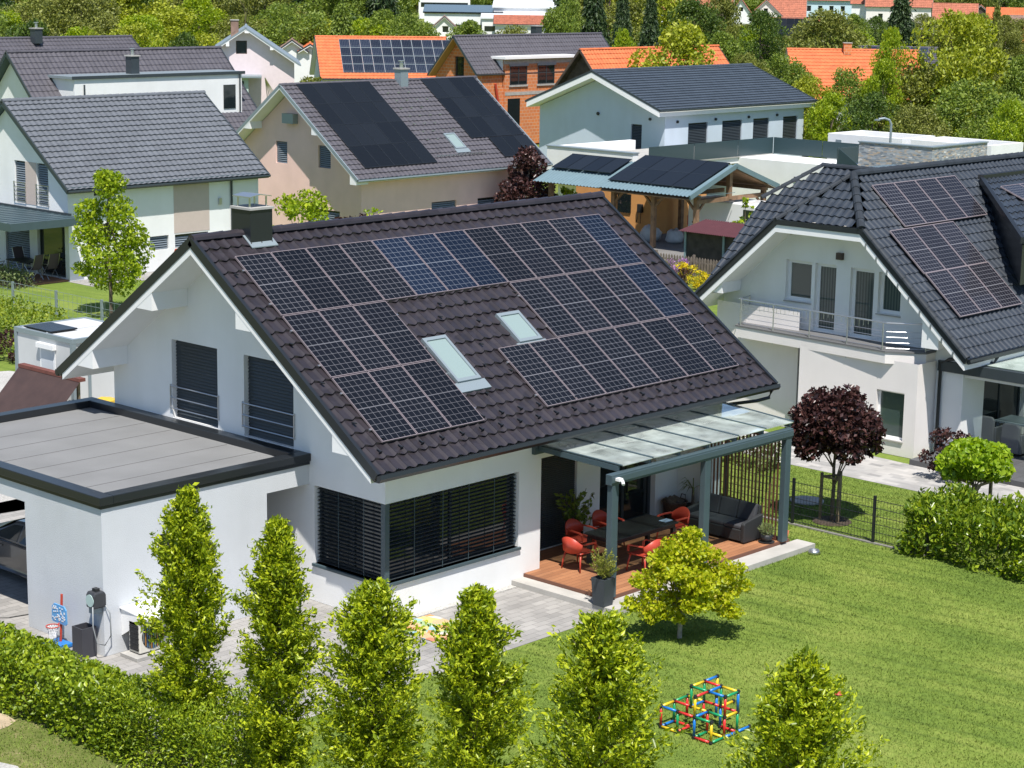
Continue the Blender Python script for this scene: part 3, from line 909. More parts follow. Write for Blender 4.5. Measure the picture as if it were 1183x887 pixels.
# ------------------------------------------------------------------ things on the patio
DZ = .205
TBL = mat('black woven table top', (0.012, 0.013, 0.014), .5, bump=.4, bscale=90)
RCH = mat('coral red plastic', (0.44, 0.055, 0.032), .4)
RATTAN = mat('dark grey rattan', (0.022, 0.024, 0.027), .6, bump=.8, bscale=70)
CUSH = mat('charcoal cushion', (0.045, 0.047, 0.055), .9, bump=.3, bscale=50)
TERRA = mat('terracotta', (0.42, 0.13, 0.06), .8, var=.1)
SOIL = mat('soil', (0.05, 0.035, 0.025), 1.0, var=.3, vscale=20, bump=.6)
CONC = mat('grey concrete', (0.36, 0.35, 0.33), .9, var=.15, vscale=3, bump=.4, bscale=50)
BLKP = mat('black plastic', (0.02, 0.021, 0.023), .45)
t = thing('dining_table', 'long black woven dining table on the wooden deck between the red chairs', 'table', (6.98, -.92, DZ))
MB().box(-1.15, 1.15, -.47, .47, .70, .745).build('table_top', TBL, t, bevel=.01)
mb = MB(); mb.box(-1.08, 1.08, -.42, .42, .62, .70); mb.build('apron', TBL, t)
for sx in (-1, 1):
    for sy in (-1, 1):
        MB().box(sx * 1.05 - .045, sx * 1.05 + .045, sy * .38 - .045, sy * .38 + .045, 0, .62).build('leg', BLKP, t)
t = thing('magazine', 'small blue and white magazine lying on the black dining table end', 'magazine', (7.98, -1.12, DZ + .746))
MB().box(-.14, .14, -.1, .1, 0, .008).build('cover', mat('magazine paper', (0.35, 0.45, 0.6), .4, var=.5, vscale=9), t)


def red_chair():
    t = thing('garden_chair', 'x', 'chair', (0, 0, 0), 0, 'red chairs around the black table')
    # seat shell: gently dished slab
    mb = MB()
    n = 7
    top = [[(-.27 + .54 * i / n, -.25 + .5 * j / n, .44 - .03 * math.sin(PI * i / n) * math.sin(PI * j / n) - .02 * (j / n)) for i in range(n + 1)] for j in range(n + 1)]
    v = [p for r in top for p in r]; o = len(v)
    v += [(p[0], p[1], p[2] - .025) for p in v]
    f = []
    for j in range(n):
        for i in range(n):
            a = j * (n + 1) + i
            f += [(a, a + 1, a + n + 2, a + n + 1), (o + a, o + a + n + 1, o + a + n + 2, o + a + 1)]
    for i in range(n):
        f += [(i, o + i, o + i + 1, i + 1), (n * (n + 1) + i, n * (n + 1) + i + 1, o + n * (n + 1) + i + 1, o + n * (n + 1) + i)]
        a, b = i * (n + 1), (i + 1) * (n + 1)
        f += [(a, b, o + b, o + a), (a + n, o + a + n, o + b + n, b + n)]
    mb.add(v, f)
    mb.build('seat', RCH, t, True)
    # back: curved shell wrapping round to the arms
    mb = MB()
    k = 14
    ring = []
    for i in range(k + 1):
        a = PI * (-.04 + 1.08 * i / k)
        s = math.sin(max(0, min(PI, a)))
        x, y = -.29 * math.cos(a), -.20 - .13 * s
        ring.append((x, y, .64 + .17 * s ** 1.5, s))
    v = []
    for (x, y, zt, s) in ring:
        v += [(x * .93, y * .95 + .0, .42 + .10 * (1 - s)), (x, y - .03 * s, zt), (x * 1.04, y - .03 * s - .022, zt), (x * .97, y - .022, .42 + .10 * (1 - s))]
    f = [(0, 1, 2, 3), (4 * k, 4 * k + 3, 4 * k + 2, 4 * k + 1)]
    for i in range(k):
        for j in range(4):
            f.append((4 * i + j, 4 * i + 4 + j, 4 * i + 4 + (j + 1) % 4, 4 * i + (j + 1) % 4))
    mb.add(v, f)
    mb.build('backrest', RCH, t, True)
    for sx in (-1, 1):
        mb = MB()
        pts = [(sx * .285, -.20, .64), (sx * .30, .02, .635), (sx * .295, .20, .62), (sx * .275, .245, .58), (sx * .265, .25, .46)]
        for p, q in zip(pts[:-1], pts[1:]):
            mb.bar(p, q, .055, .025, (0, 0, 1) if abs(q[2] - p[2]) < .05 else (1, 0, 0))
        mb.build('armrest', RCH, t)
    for sx in (-1, 1):
        for sy in (-1, 1):
            mb = MB(); mb.tube([(sx * .22, sy * .2, .43), (sx * .26, sy * .25, .2), (sx * .28, sy * .27, 0)], .024, 8, r1=.016)
            mb.build('leg', RCH, t, True)
    return t


chair = red_chair()
for i, (x, y, r, l) in enumerate([
        (5.48, -.62, -90, 'red plastic armchair at the table end nearest the roller shutter, behind the leafy planter'),
        (6.30, .02, 180, 'red plastic armchair behind the table, next to the tall potted plant'),
        (7.35, .10, 180, 'red plastic armchair behind the table in front of the sliding glass door'),
        (6.42, -1.76, 0, 'red plastic armchair in front of the table with its legs lit by the sun'),
        (7.42, -1.86, 8, 'red plastic armchair in front of the table half hidden by the yellow green maple'),
        (8.72, -.75, 80, 'red plastic armchair at the table end nearest the dark sofa')]):
    c = chair if i == 0 else copy_tree(chair)
    c.location = (x, y, DZ); c.rotation_euler = (0, 0, rad(r)); c['label'] = l

t = thing('garden_sofa', 'dark grey rattan garden sofa with charcoal cushions beside the slat screen', 'sofa', (10.16, -1.15, DZ))
MB().box(-.38, .36, -.82, .82, .05, .33).build('base', RATTAN, t, bevel=.02)
for sy in (-1, 1):
    mb = MB(); mb.prism([(-.38, sy * .82, .02), (.36, sy * .82, .02), (.36, sy * .82, .62), (.2, sy * .82, .60), (-.34, sy * .82, .52), (-.39, sy * .82, .47)], (0, sy * .11, 0))
    mb.build('armrest', RATTAN, t, bevel=.02)
mb = MB(); mb.prism([(.28, -.82, .05), (.40, -.82, .05), (.46, -.82, .78), (.36, -.82, .80)], (0, 1.64, 0)); mb.build('backrest', RATTAN, t, bevel=.015)
for i in range(3):
    y0 = -.81 + i * .54
    MB().box(-.36, .24, y0 + .006, y0 + .53, .33, .43).build('seat_cushion', CUSH, t, bevel=.03)
    mb = MB(); mb.prism([(.14, y0 + .008, .43), (.27, y0 + .008, .43), (.36, y0 + .008, .84), (.25, y0 + .008, .86)], (0, .52, 0)); mb.build('back_cushion', CUSH, t, bevel=.03)


def pot(parent, r0, r1, h, m, name='pot'):
    mb = MB(); mb.lathe([(r0, 0), (r1, h), (r1 - .02, h), (r1 - .03, h - .04), (.001, h - .04)], n=18, mi=0)
    p = mb.build(name, m, parent, True)
    MB().lathe([(r1 - .03, h - .038), (.001, h - .03)], n=14).build('soil', SOIL, p)
    return p


# tall square planter with a wispy shrub by the corner post
t = thing('planter', 'tall square anthracite planter with a wispy olive shrub at the pergola corner post', 'planter', (4.02, -2.60, .12))
mb = MB(); mb.prism([(-.15, -.15, 0), (.15, -.15, 0), (.15, .15, 0), (-.15, .15, 0)], (0, 0, .001))
a, b, h = .15, .19, .62
mb = MB(); mb.add([(-a, -a, 0), (a, -a, 0), (a, a, 0), (-a, a, 0), (-b, -b, h), (b, -b, h), (b, b, h), (-b, b, h), (-b + .02, -b + .02, h), (b - .02, -b + .02, h), (b - .02, b - .02, h), (-b + .02, b - .02, h), (-b + .02, -b + .02, h - .05), (b - .02, -b + .02, h - .05), (b - .02, b - .02, h - .05), (-b + .02, b - .02, h - .05)],
       [(3, 2, 1, 0), (0, 1, 5, 4), (1, 2, 6, 5), (2, 3, 7, 6), (3, 0, 4, 7), (4, 5, 9, 8), (5, 6, 10, 9), (6, 7, 11, 10), (7, 4, 8, 11), (8, 9, 13, 12), (9, 10, 14, 13), (10, 11, 15, 14), (11, 8, 12, 15), (12, 13, 14, 15)])
mb.build('pot', mat('anthracite pot', (0.04, 0.05, 0.06), .6), t)
rng = np.random.default_rng(3)
tw = []
for i in range(34):
    a_ = rng.random() * 2 * PI; l_ = .12 + .3 * rng.random()
    tw.append((np.array([0, 0, .58]), np.array([math.cos(a_) * l_, math.sin(a_) * l_, .85 + .45 * rng.random()])))
mb = MB()
for p, q in tw: mb.tube([p, q], .006, 4, r1=.002)
mb.build('stem', BARK, t)
P, D = twig_points(tw, 42, rng, .035, .25)
leaves('foliage', P, D + rng.normal(size=D.shape) * .6, .05, leaf_mat('olive yellow leaves', [(0.14, 0.16, 0.02), (0.25, 0.27, 0.04), (0.34, 0.34, 0.07)], .5, .3), t, .4, rng)

t = thing('potted_plant', 'tall dark leafy potted plant standing against the closed roller shutter', 'plant', (6.75, .62, DZ))
pot(t, .15, .2, .36, BLKP)
rng = np.random.default_rng(5); tw = []
for i in range(26):
    a_ = rng.random() * 2 * PI; l_ = .15 + .4 * rng.random(); z = .7 + .75 * rng.random()
    tw.append((np.array([0, 0, z * .6]), np.array([math.cos(a_) * l_, math.sin(a_) * l_ * .7, z])))
mb = MB(); mb.tube([(0, 0, .3), (.02, 0, 1.1)], .018, 5)
for p, q in tw: mb.tube([p, q], .007, 4)
mb.build('stem', BARK, t)
P, D = twig_points(tw, 16, rng, .05, .4)
leaves('foliage', P, D + rng.normal(size=D.shape) * .8 + np.array([0, 0, -.5]), .12, L_MID, t, .45, rng)

t = thing('wicker_basket', 'round dark wicker basket filled with firewood logs in the patio corner', 'basket', (10.45, .58, DZ))
WICK = mat('wicker', (0.09, 0.06, 0.045), .8, var=.4, vscale=25, bump=.9, bscale=60)
mb = MB(); mb.lathe([(.24, 0), (.31, .42), (.335, .44), (.31, .46), (.29, .42), (.22, .05)], n=20); mb.build('basket_body', WICK, t, True)
for i in range(5):
    MB().tube([(-.2 + .09 * i, -.16, .40 + .03 * (i % 2)), (-.16 + .08 * i, .17, .46 + .03 * ((i + 1) % 2))], .06, 9).build('log', BARK, t)
for s in (-1, 1):
    MB().tube([(s * .32, -.08, .43), (s * .35, -.06, .55), (s * .35, .06, .55), (s * .32, .08, .43)], .014, 6).build('handle', WICK, t)

t = thing('potted_palm', 'spiky potted palm with thin arching leaves beside the firewood basket', 'plant', (10.82, .30, DZ))
pot(t, .14, .19, .34, BLKP)
MB().tube([(0, 0, .3), (.01, 0, .75)], .045, 7, r1=.03).build('trunk', BARK, t)
mb = MB(); rng = np.random.default_rng(8)
for i in range(26):
    a_ = rng.random() * 2 * PI; L_ = .35 + .25 * rng.random(); up = rng.random()
    d = Vector((math.cos(a_), math.sin(a_), 0)); s = Vector((-d.y, d.x, 0)) * .012
    p0 = Vector((0, 0, .74)); p1 = p0 + d * L_ * .5 + Vector((0, 0, .32 * up + .05)); p2 = p0 + d * min(L_, .42) + Vector((0, 0, .45 * up - .12))
    if p2.x > .12: continue
    mb.add([p0 - s, p0 + s, p1 + s * 1.2, p1 - s * 1.2, p2], [(0, 1, 2, 3), (3, 2, 4)])
mb.build('foliage', L_GREY, t)

t = thing('flower_pot', 'small black pot with a grey green herb at the deck edge by the right post', 'pot', (10.36, -2.32, DZ))
pot(t, .12, .16, .2, BLKP)
MB().lathe([(.19, 0), (.2, .02), (.001, .015)], n=16).build('saucer', BLKP, t)
rng = np.random.default_rng(9); P, D = clump_points([(0, 0, .32, .2, .2, .15)], 500, rng, .3)
leaves('foliage', P, D + np.array([0, 0, .7]), .06, L_GREY, t, .25, rng)
t = thing('terracotta_pot', 'small orange terracotta pot on the step behind the right pergola post', 'pot', (11.02, -2.35, .12))
pot(t, .09, .13, .24, TERRA)
t = thing('metal_bowl', 'small shiny metal dog bowl lying on the lawn beside the concrete step', 'bowl', (10.98, -3.28, 0))
MB().lathe([(.16, 0), (.12, .09), (.10, .09), (.08, .03), (.001, .025)], n=18).build('basin', STEEL, t, True)
for x, y, l in ((13.2, -4.6, 'small red toy scrap lying on the lawn left of the laurel hedge'), (3.3, -9.2, 'small reddish scrap lying on the open lawn right of the climbing frame')):
    t = thing('lawn_toy', l, 'toy', (x, y, .0))
    MB().lathe([(.05, 0), (.09, .02), (.07, .05), (.001, .055)], n=9).build('disc', RCH, t)

# climbing frame of coloured plastic tubes, grid of nodes from the photograph's layout
t = thing('climbing_frame', 'climbing frame of red, yellow, green and blue plastic tubes on the lawn', 'climbing frame', (0, -8.6, 0))
PC = {k: mat(n + ' plastic tube', c, .3) for k, n, c in (('r', 'red', (0.60, 0.03, 0.025)), ('y', 'yellow', (0.75, 0.50, 0.02)), ('g', 'green', (0.01, 0.27, 0.10)), ('b', 'blue', (0.01, 0.16, 0.52)))}
JOINT = BLKP
g_ = .385
TUBES = [('h', 0, ((0, 0, 0), (0, 1, 0), 'y')), ('h', 0, ((0, 0, 0), (1, 0, 0), 'b')), ('h', 0, ((0, 1, 0), (1, 1, 0), 'r')), ('h', 0, ((1, 0, 0), (1, 1, 0), 'r')), ('h', 0, ((0, 2, 0), (0, 3, 0), 'r')), ('h', 0, ((0, 2, 0), (1, 2, 0), 'g')),
         ('h', 0, ((0, 3, 0), (1, 3, 0), 'g')), ('h', 0, ((1, 2, 0), (1, 3, 0), 'y')), ('h', 0, ((1, 3, 0), (2, 3, 0), 'b')), ('h', 0, ((2, 2, 0), (2, 3, 0), 'r')), ('h', 0, ((2, 3, 0), (3, 3, 0), 'b')),
         ('h', 1, ((0, 0, 1), (0, 1, 1), 'b')), ('h', 1, ((0, 1, 1), (0, 2, 1), 'r')), ('h', 1, ((0, 0, 1), (1, 0, 1), 'y')), ('h', 1, ((1, 0, 1), (1, 1, 1), 'r')), ('h', 1, ((1, 0, 1), (2, 0, 1), 'g')), ('h', 1, ((0, 2, 1), (0, 3, 1), 'g')),
         ('h', 1, ((0, 2, 1), (1, 2, 1), 'b')), ('h', 1, ((1, 2, 1), (1, 3, 1), 'g')), ('h', 1, ((1, 3, 1), (2, 3, 1), 'y')), ('h', 1, ((1, 1, 1), (1, 2, 1), 'y')), ('h', 1, ((1, 1, 1), (2, 1, 1), 'b')), ('h', 1, ((2, 1, 1), (2, 2, 1), 'r')), ('h', 1, ((2, 0, 1), (2, 1, 1), 'y')), ('h', 1, ((2, 2, 1), (2, 3, 1), 'r')), ('h', 1, ((2, 2, 1), (3, 2, 1), 'y')),
         ('h', 2, ((0, 2, 2), (1, 2, 2), 'r')), ('h', 2, ((1, 1, 2), (1, 2, 2), 'g')), ('h', 2, ((1, 2, 2), (1, 3, 2), 'b')), ('h', 2, ((1, 2, 2), (2, 2, 2), 'b')), ('h', 2, ((1, 3, 2), (2, 3, 2), 'g')), ('h', 2, ((2, 2, 2), (2, 3, 2), 'y')), ('h', 2, ((2, 1, 2), (2, 2, 2), 'r')), ('h', 2, ((1, 1, 2), (2, 1, 2), 'y')), ('h', 2, ((2, 1, 2), (3, 1, 2), 'b'))]
TUBES = [a[2] for a in TUBES]
TUBES += [((0, 0, 0), (0, 0, 1), 'r'), ((0, 1, 0), (0, 1, 1), 'g'), ((0, 2, 0), (0, 2, 1), 'b'), ((0, 2, 1), (0, 2, 2), 'y'), ((0, 3, 0), (0, 3, 1), 'y'), ((1, 3, 0), (1, 3, 1), 'r'), ((1, 3, 1), (1, 3, 2), 'r'), ((2, 3, 0), (2, 3, 1), 'g'), ((2, 3, 1), (2, 3, 2), 'b'),
          ((1, 0, 0), (1, 0, 1), 'g'), ((1, 1, 1), (1, 1, 2), 'g'), ((1, 2, 0), (1, 2, 1), 'r'), ((2, 1, 0), (2, 1, 1), 'r'), ((2, 1, 1), (2, 1, 2), 'g'), ((2, 2, 1), (2, 2, 2), 'g'), ((2, 2, 0), (2, 2, 1), 'b'), ((3, 1, 0), (3, 1, 1), 'b'), ((3, 1, 1), (3, 1, 2), 'y'), ((2, 0, 0), (2, 0, 1), 'r')]
GP = lambda n: Vector((-.48 + g_ * n[0], .73 - g_ * n[1], .025 + g_ * n[2]))
nodes = set()
for a, b, c in TUBES:
    nodes |= {a, b}
    p, q = GP(a), GP(b); d = (q - p).normalized() * .035
    MB().tube([p + d, q - d], .026, 8).build('tube', PC[c], t, True)
for n in sorted(nodes):
    mb = MB(); p = GP(n); mb.tube([p - Vector((0, 0, .035)), p + Vector((0, 0, .035))], .027, 8).tube([p - Vector((.035, 0, 0)), p + Vector((.035, 0, 0))], .026, 8)
    mb.build('joint', JOINT, t)

# ------------------------------------------------------------------ things along the garage
GRILLE = mat('cream metal', (0.60, 0.58, 0.52), .5)
t = thing('heat_pump', 'cream outdoor heat pump unit under the sloping cover at the garage wall', 'heat pump', (-4.55, 1.95, .0))
MB().box(-.62, .62, -.30, .26, 0, .07).build('base_slab', CONC, t)
MB().box(-.45, .45, -.16, .19, .09, .74).build('casing', GRILLE, t, bevel=.02)
mb = MB()
for i in range(14): mb.box(-.462, -.455, -.13 + .02 * i, -.118 + .02 * i, .14, .68)
for i in range(5): mb.box(-.466, -.452, -.14, .16, .18 + .11 * i, .195 + .11 * i)
mb.build('side_grille', BLKP, t)
mb = MB(); mb.tube([(-.12, -.158, .42), (-.12, -.168, .42)], .27, 28); mb.build('fan', BLKP, t)
mb = MB()
for i in range(11):
    x = -.12 - .24 + .048 * i; hh = math.sqrt(max(.0, .26 ** 2 - (x + .12) ** 2))
    mb.box(x - .005, x + .005, -.182, -.172, .42 - hh, .42 + hh, i % 3)
mb.build('fan_grille', [GREYM, mat('orange reflection lines', (0.5, 0.24, 0.06), .4), mat('blue reflection lines', (0.10, 0.25, 0.45), .4)], t)  # orange and blue reflections on the fan, painted as bar colours
for s in (-1, 1): MB().box(s * .35 - .04, s * .35 + .04, -.15, .18, .07, .09).build('foot', BLKP, t)
t = thing('rain_cover', 'white sloping board cover fixed to the garage wall above the heat pump', 'cover', (-4.45, 2.38, .5), world=True)
mb = MB(); mb.prism([(-5.04, 2.38, .93), (-3.85, 2.38, .93), (-3.78, 1.55, .83), (-4.98, 1.55, .83)], (0, 0, .025)); mb.build('board', WPAINT, t)
for x in (-5.0, -3.9): MB().prism([(x, 2.385, .92), (x, 1.62, .835), (x, 2.385, .35)], (.02, 0, 0)).build('bracket', WPAINT, t)

t = thing('hose_reel', 'dark grey wall mounted hose reel with a pale green disc at the garage corner', 'hose reel', (-5.43, 2.48, 1.2))
MB().box(-.20, -.0, -.06, .10, -.28, .12).build('bracket', GREYM, t)
mb = MB(); mb.prism([(-.24, -.14, -.16), (-.24, -.14, .10), (-.2, -.14, .17), (.02, -.14, .17), (.06, -.14, .10), (.06, -.14, -.16)], (0, .28, 0)); mb.build('case', mat('dark grey plastic', (0.035, 0.037, 0.042), .5), t, bevel=.03)
MB().box(-.14, -.04, -.06, .06, .17, .23).build('handle', BLKP, t)
MB().tube([(-.235, 0, 0), (-.25, 0, 0)], .125, 24).build('disc', mat('pale green plastic', (0.40, 0.52, 0.50), .5), t)
MB().tube([(-.26, -.12, -.1), (-.28, -.14, -.5), (-.22, -.18, -.85), (-.05, -.2, -.92), (.1, -.2, -.75), (.1, -.19, -.3), (.03, -.145, -.12)], .013, 6).build('hose', mat('grey hose', (0.3, 0.32, 0.33), .5), t, True)
t = thing('storage_box', 'tall dark grey open plastic box standing on the paving under the hose reel', 'box', (-5.66, 2.72, 0))
mb = MB()
for a in ((-.17, .17, -.17, -.15), (-.17, .17, .15, .17), (-.17, -.15, -.15, .15), (.15, .17, -.15, .15)): mb.box(*a, 0, .62)
mb.box(-.15, .15, -.15, .15, 0, .45); mb.build('box_body', mat('graphite plastic', (0.045, 0.045, 0.055), .55), t)
t = thing('toy_basketball_hoop', 'small blue and red toy basketball hoop with white net beside the garage wall', 'toy hoop', (-5.74, 3.55, 0))
TBLUE = mat('blue toy plastic', (0.02, 0.17, 0.50), .35)
MB().box(-.26, .22, -.24, .24, 0, .10).build('base', TBLUE, t, bevel=.03)
MB().tube([(.08, 0, .08), (.12, 0, .7), (.14, 0, 1.08)], .026, 8).build('pole', RCH, t)
mb = MB(); mb.prism([(.06, -.26, .52), (.06, -.22, .48), (.06, .22, .48), (.06, .26, .52), (.06, .24, .80), (.06, .17, .87), (.06, -.17, .87), (.06, -.24, .80)], (.025, 0, 0))
b = mb.build('backboard', mat('blue backboard', (0.10, 0.32, 0.62), .35), t)
mb = MB(); rr = random.Random(4)
for i in range(44):
    y, z = rr.uniform(-.21, .21), rr.uniform(.52, .83)
    mb.box(.052, .0585, y - .018, y + .018, z - .01, z + .01)
mb.build('print', WPAINT, b)
mb = MB(); ring = [(-.10 + .13 * math.cos(a), .13 * math.sin(a), .46) for a in np.linspace(0, 2 * PI, 19)]
mb.tube(ring, .012, 6); mb.tube([(.03, 0, .46), (.08, 0, .5)], .015, 6); mb.build('rim', RCH, t)
mb = MB()
for i in range(14):
    a0 = 2 * PI * i / 14
    for s in (1, -1):
        a1 = a0 + s * 2 * PI / 7
        mb.tube([(-.10 + .13 * math.cos(a0), .13 * math.sin(a0), .455), (-.10 + .09 * math.cos((a0 + a1) / 2), .09 * math.sin((a0 + a1) / 2), .34), (-.10 + .07 * math.cos(a1), .07 * math.sin(a1), .22)], .006, 4)
mb.build('net', WPAINT, t)
t = thing('power_cable', 'thin black cable coiled on the paving in front of the carport opening', 'cable', (-5.9, 6.0, .0))
pts = [(.25 * math.cos(a) * (1 - .03 * a), .18 * math.sin(a) * (1 - .02 * a), .012 + .003 * a) for a in np.linspace(0, 13, 60)]
pts += [(.5, -.2, .012), (.9, -.3, .012), (1.2, -.2, .012)]
MB().tube(pts, .011, 5).build('cable', BLKP, t)

# car under the carport
t = thing('parked_car', 'dark grey car parked under the carport with only its flank showing', 'car', (-3.2, 7.75, 0))
CARP = mat('dark grey car paint', (0.05, 0.052, 0.058), .28, metal=.4, coat=1.0)
prof = [(-2.2, .32), (-2.25, .7), (-2.15, 1.0), (-1.9, 1.06), (-1.2, 1.40), (-.6, 1.46), (.2, 1.42), (1.05, 1.02), (1.9, .88), (2.2, .68), (2.22, .35)]


def car_sec(k, zmax=9):
    pass


mb = MB(); xs_ = [-.86, -.9, -.82]
lower = [(-2.2, .28), (-2.27, .62), (-2.2, .95), (-1.8, 1.0), (1.0, .98), (1.9, .86), (2.2, .66), (2.22, .30)]
secs = [(-.80, .0, .04), (-.90, .0, 0), (-.90, 0, 0), (.90, 0, 0), (.80, 0, .04)]
n = len(lower); v = []
for x, _, ins in ((-.82, 0, .05), (-.90, 0, 0), (.90, 0, 0), (.82, 0, .05)):
    for (y, z) in lower:
        zz = z - (ins if z > .6 else -ins)
        v.append((x, y * (1 - ins * .3), zz))
f = [tuple(range(n)), tuple(range(3 * n, 4 * n))[::-1]]
for k in range(3):
    for i in range(n): f.append((k * n + i, (k + 1) * n + i, (k + 1) * n + (i + 1) % n, k * n + (i + 1) % n))
mb.add(v, f)
cab = [(-1.75, .98), (-1.25, 1.38), (-.6, 1.45), (.1, 1.41), (.95, .98)]; n = len(cab); v = []
for x, k in ((-.84, 0), (-.60, 1), (.60, 1), (.84, 0)):
    for (y, z) in cab: v.append((x, y * (.96 if k else 1), z if k else .98))
v = [(sx * (.86 - .26 * (z - .98) / .47), y, z) for sx in (-1, 1) for (y, z) in cab]
f = [tuple(range(n)), tuple(range(n, 2 * n))[::-1]] + [(i, n + i, n + (i + 1) % n, (i + 1) % n) for i in range(n)]
mb.add(v, f)
mb.build('body', CARP, t, bevel=.04)
for sx in (-1, 1):
    def W(y, z, o=.006): return (sx * (.86 - .26 * (z - .98) / .47 + o), y, z)
    for a in ((-1.5, -1.18, -.28, -.28, 0), (-.2, -.2, .42, .72, 1)):
        mb = MB(); pts = [W(-1.45, 1.03), W(-1.15, 1.33), W(-.28, 1.36), W(-.28, 1.03)] if a[4] == 0 else [W(-.2, 1.03), W(-.2, 1.36), W(.12, 1.33), W(.74, 1.03)]
        mb.prism(pts, (sx * .004, 0, 0)); mb.build('side_window', GLASS, t)
    for y in (-.75, .35): MB().box(sx * .90 - .015, sx * .90 + .015, y - .1, y + .1, .86, .89).build('door_handle', CARP, t)
    for y in (-1.35, 1.4):
        w_ = MB().tube([(sx * .70, y, .32), (sx * .91, y, .32)], .32, 20).build('wheel', BLKP, t)
        MB().tube([(sx * .905, y, .32), (sx * .918, y, .32)], .21, 14).build('rim', STEEL, w_)
    mb = MB(); mb.box(sx * .95 - .08, sx * .95 + .08, .62, .74, .98, 1.1); mb.build('mirror', CARP, t, bevel=.03)
mb = MB(); mb.prism([(-.66, .16, 1.40), (.66, .16, 1.40), (.82, .93, 1.0), (-.82, .93, 1.0)], (0, .006, .01)); mb.build('windscreen', GLASS, t)
for sx in (-1, 1): MB().box(sx * .7 - .16, sx * .7 + .16, 2.14, 2.235, .62, .72).build('headlight', STEEL, t)

# colourful play mat on the paving
m, nt, N, L, b = new_mat('colourful play mat')
tc = N.new('ShaderNodeTexCoord'); vo = N.new('ShaderNodeTexVoronoi'); vo.inputs['Scale'].default_value = 5
L.new(tc.outputs['Object'], vo.inputs['Vector']); cr = N.new('ShaderNodeValToRGB'); cr.color_ramp.interpolation = 'CONSTANT'
cols = [(0.5, 0.24, 0.08), (0.55, 0.45, 0.15), (0.28, 0.4, 0.2), (0.6, 0.55, 0.48), (0.5, 0.2, 0.12), (0.25, 0.42, 0.5), (0.55, 0.36, 0.2)]
while len(cr.color_ramp.elements) < len(cols): cr.color_ramp.elements.new(.5)
for i, c in enumerate(cols): cr.color_ramp.elements[i].position = i / len(cols); cr.color_ramp.elements[i].color = (*c, 1)
sx_ = N.new('ShaderNodeSeparateColor'); L.new(vo.outputs['Color'], sx_.inputs[0]); L.new(sx_.outputs[0], cr.inputs['Fac']); L.new(cr.outputs['Color'], b.inputs['Base Color'])
t = thing('play_mat', 'colourful play mat lying on the grey paving below the corner window', 'mat', (.5, -.95, .006), rad(0))
MB().box(-.6, .6, -.72, .72, 0, .01).build('mat_sheet', m, t)

# ------------------------------------------------------------------ left yard
t = thing('site_container', 'white site container cabin with grey frame and a solar panel on its roof', 'container', (7.8, 22.1, 0), world=True)
x0, x1, y0, y1, hz = 6.5, 9.15, 20.55, 23.65, 2.5
WPANEL = mat('white sheet panel', (0.54, 0.55, 0.55), .6, var=.05, vscale=1)
MB().box(x0 + .04, x1 - .04, y0 + .04, y1 - .04, .1, hz - .1).build('wall', WPANEL, t)
mb = MB()
for x in (x0, x1 - .14):
    for y in (y0, y1 - .14): mb.box(x, x + .14, y, y + .14, 0, hz - .14)
mb.box(x0 + .55, x0 + .65, y0, y0 + .03, .1, hz - .14)
for z in (0, hz - .14): mb.box(x0, x1, y0 - .004, y0 + .12, z, z + .14).box(x0, x1, y1 - .12, y1 + .004, z, z + .14).box(x0 - .004, x0 + .12, y0 + .12, y1 - .12, z, z + .14).box(x1 - .12, x1 + .004, y0 + .12, y1 - .12, z, z + .14)
mb.build('frame', GREYM, t)
MB().box(x0 + .12, x1 - .12, y0 + .12, y1 - .12, hz - .06, hz - .02).box(x0 + .12, x1 - .12, 22.0, 22.08, hz - .02, hz + .02).build('roof', mat('dull white roof sheet', (0.52, 0.53, 0.54), .6, var=.08, vscale=1), t)
w = MB().box(x0 + .015, x0 + .035, 21.5, 22.3, .9, 2.05).build('window', WPAINT, t)
MB().box(x0 - .10, x0 + .035, 21.45, 22.35, 2.05, 2.2).build('shutter_box', WPAINT, w); MB().box(x0 + .005, x0 + .014, 21.58, 22.22, .95, 2.05).build('shutter', mat('pale shutter', (0.55, 0.58, 0.62), .5), w)
MB().box(x0 + .12, x0 + 1.1, 21.85, 23.3, hz + .02, hz + .06).build('solar_panel', PV_BLACK, t)
t = thing('firewood_shelter', 'lean-to shelter with a large sloping brown roof sheet beside the container', 'shelter', (5.2, 20.4, 0), world=True)
BROWNP = mat('brown fibre sheet', (0.055, 0.032, 0.027), .55, var=.18, vscale=2.5, bump=.2, bscale=60)
mb = MB(); mb.prism([(5.55, 21.95, 1.62), (5.55, 18.8, 1.62), (4.30, 18.8, .35), (4.30, 21.95, .35)], (.02, 0, .03)); mb.build('roof', BROWNP, t)
mb = MB(); mb.box(5.50, 5.72, 18.8, 21.95, 1.60, 1.70); mb.build('ridge_board', mat('red brown board', (0.14, 0.045, 0.033), .7, var=.2), t)
for x, y, z in ((4.42, 19.0, .42), (4.42, 21.8, .42), (5.6, 19.0, 1.6), (5.6, 21.8, 1.6)): MB().box(x - .04, x + .04, y - .04, y + .04, 0, z).build('post', STAKE, t)
mb = MB()
for i in range(9):
    for j in range(7):
        x, z = 4.6 + .13 * i, .08 + .14 * j
        if z < .3 + (x - 4.4) * .95: mb.tube([(x, 18.9, z), (x + .01, 19.35, z)], .065, 7)
mb.build('firewood', BARK, t)
GREENP = mat('green bin plastic', (0.03, 0.15, 0.05), .5)
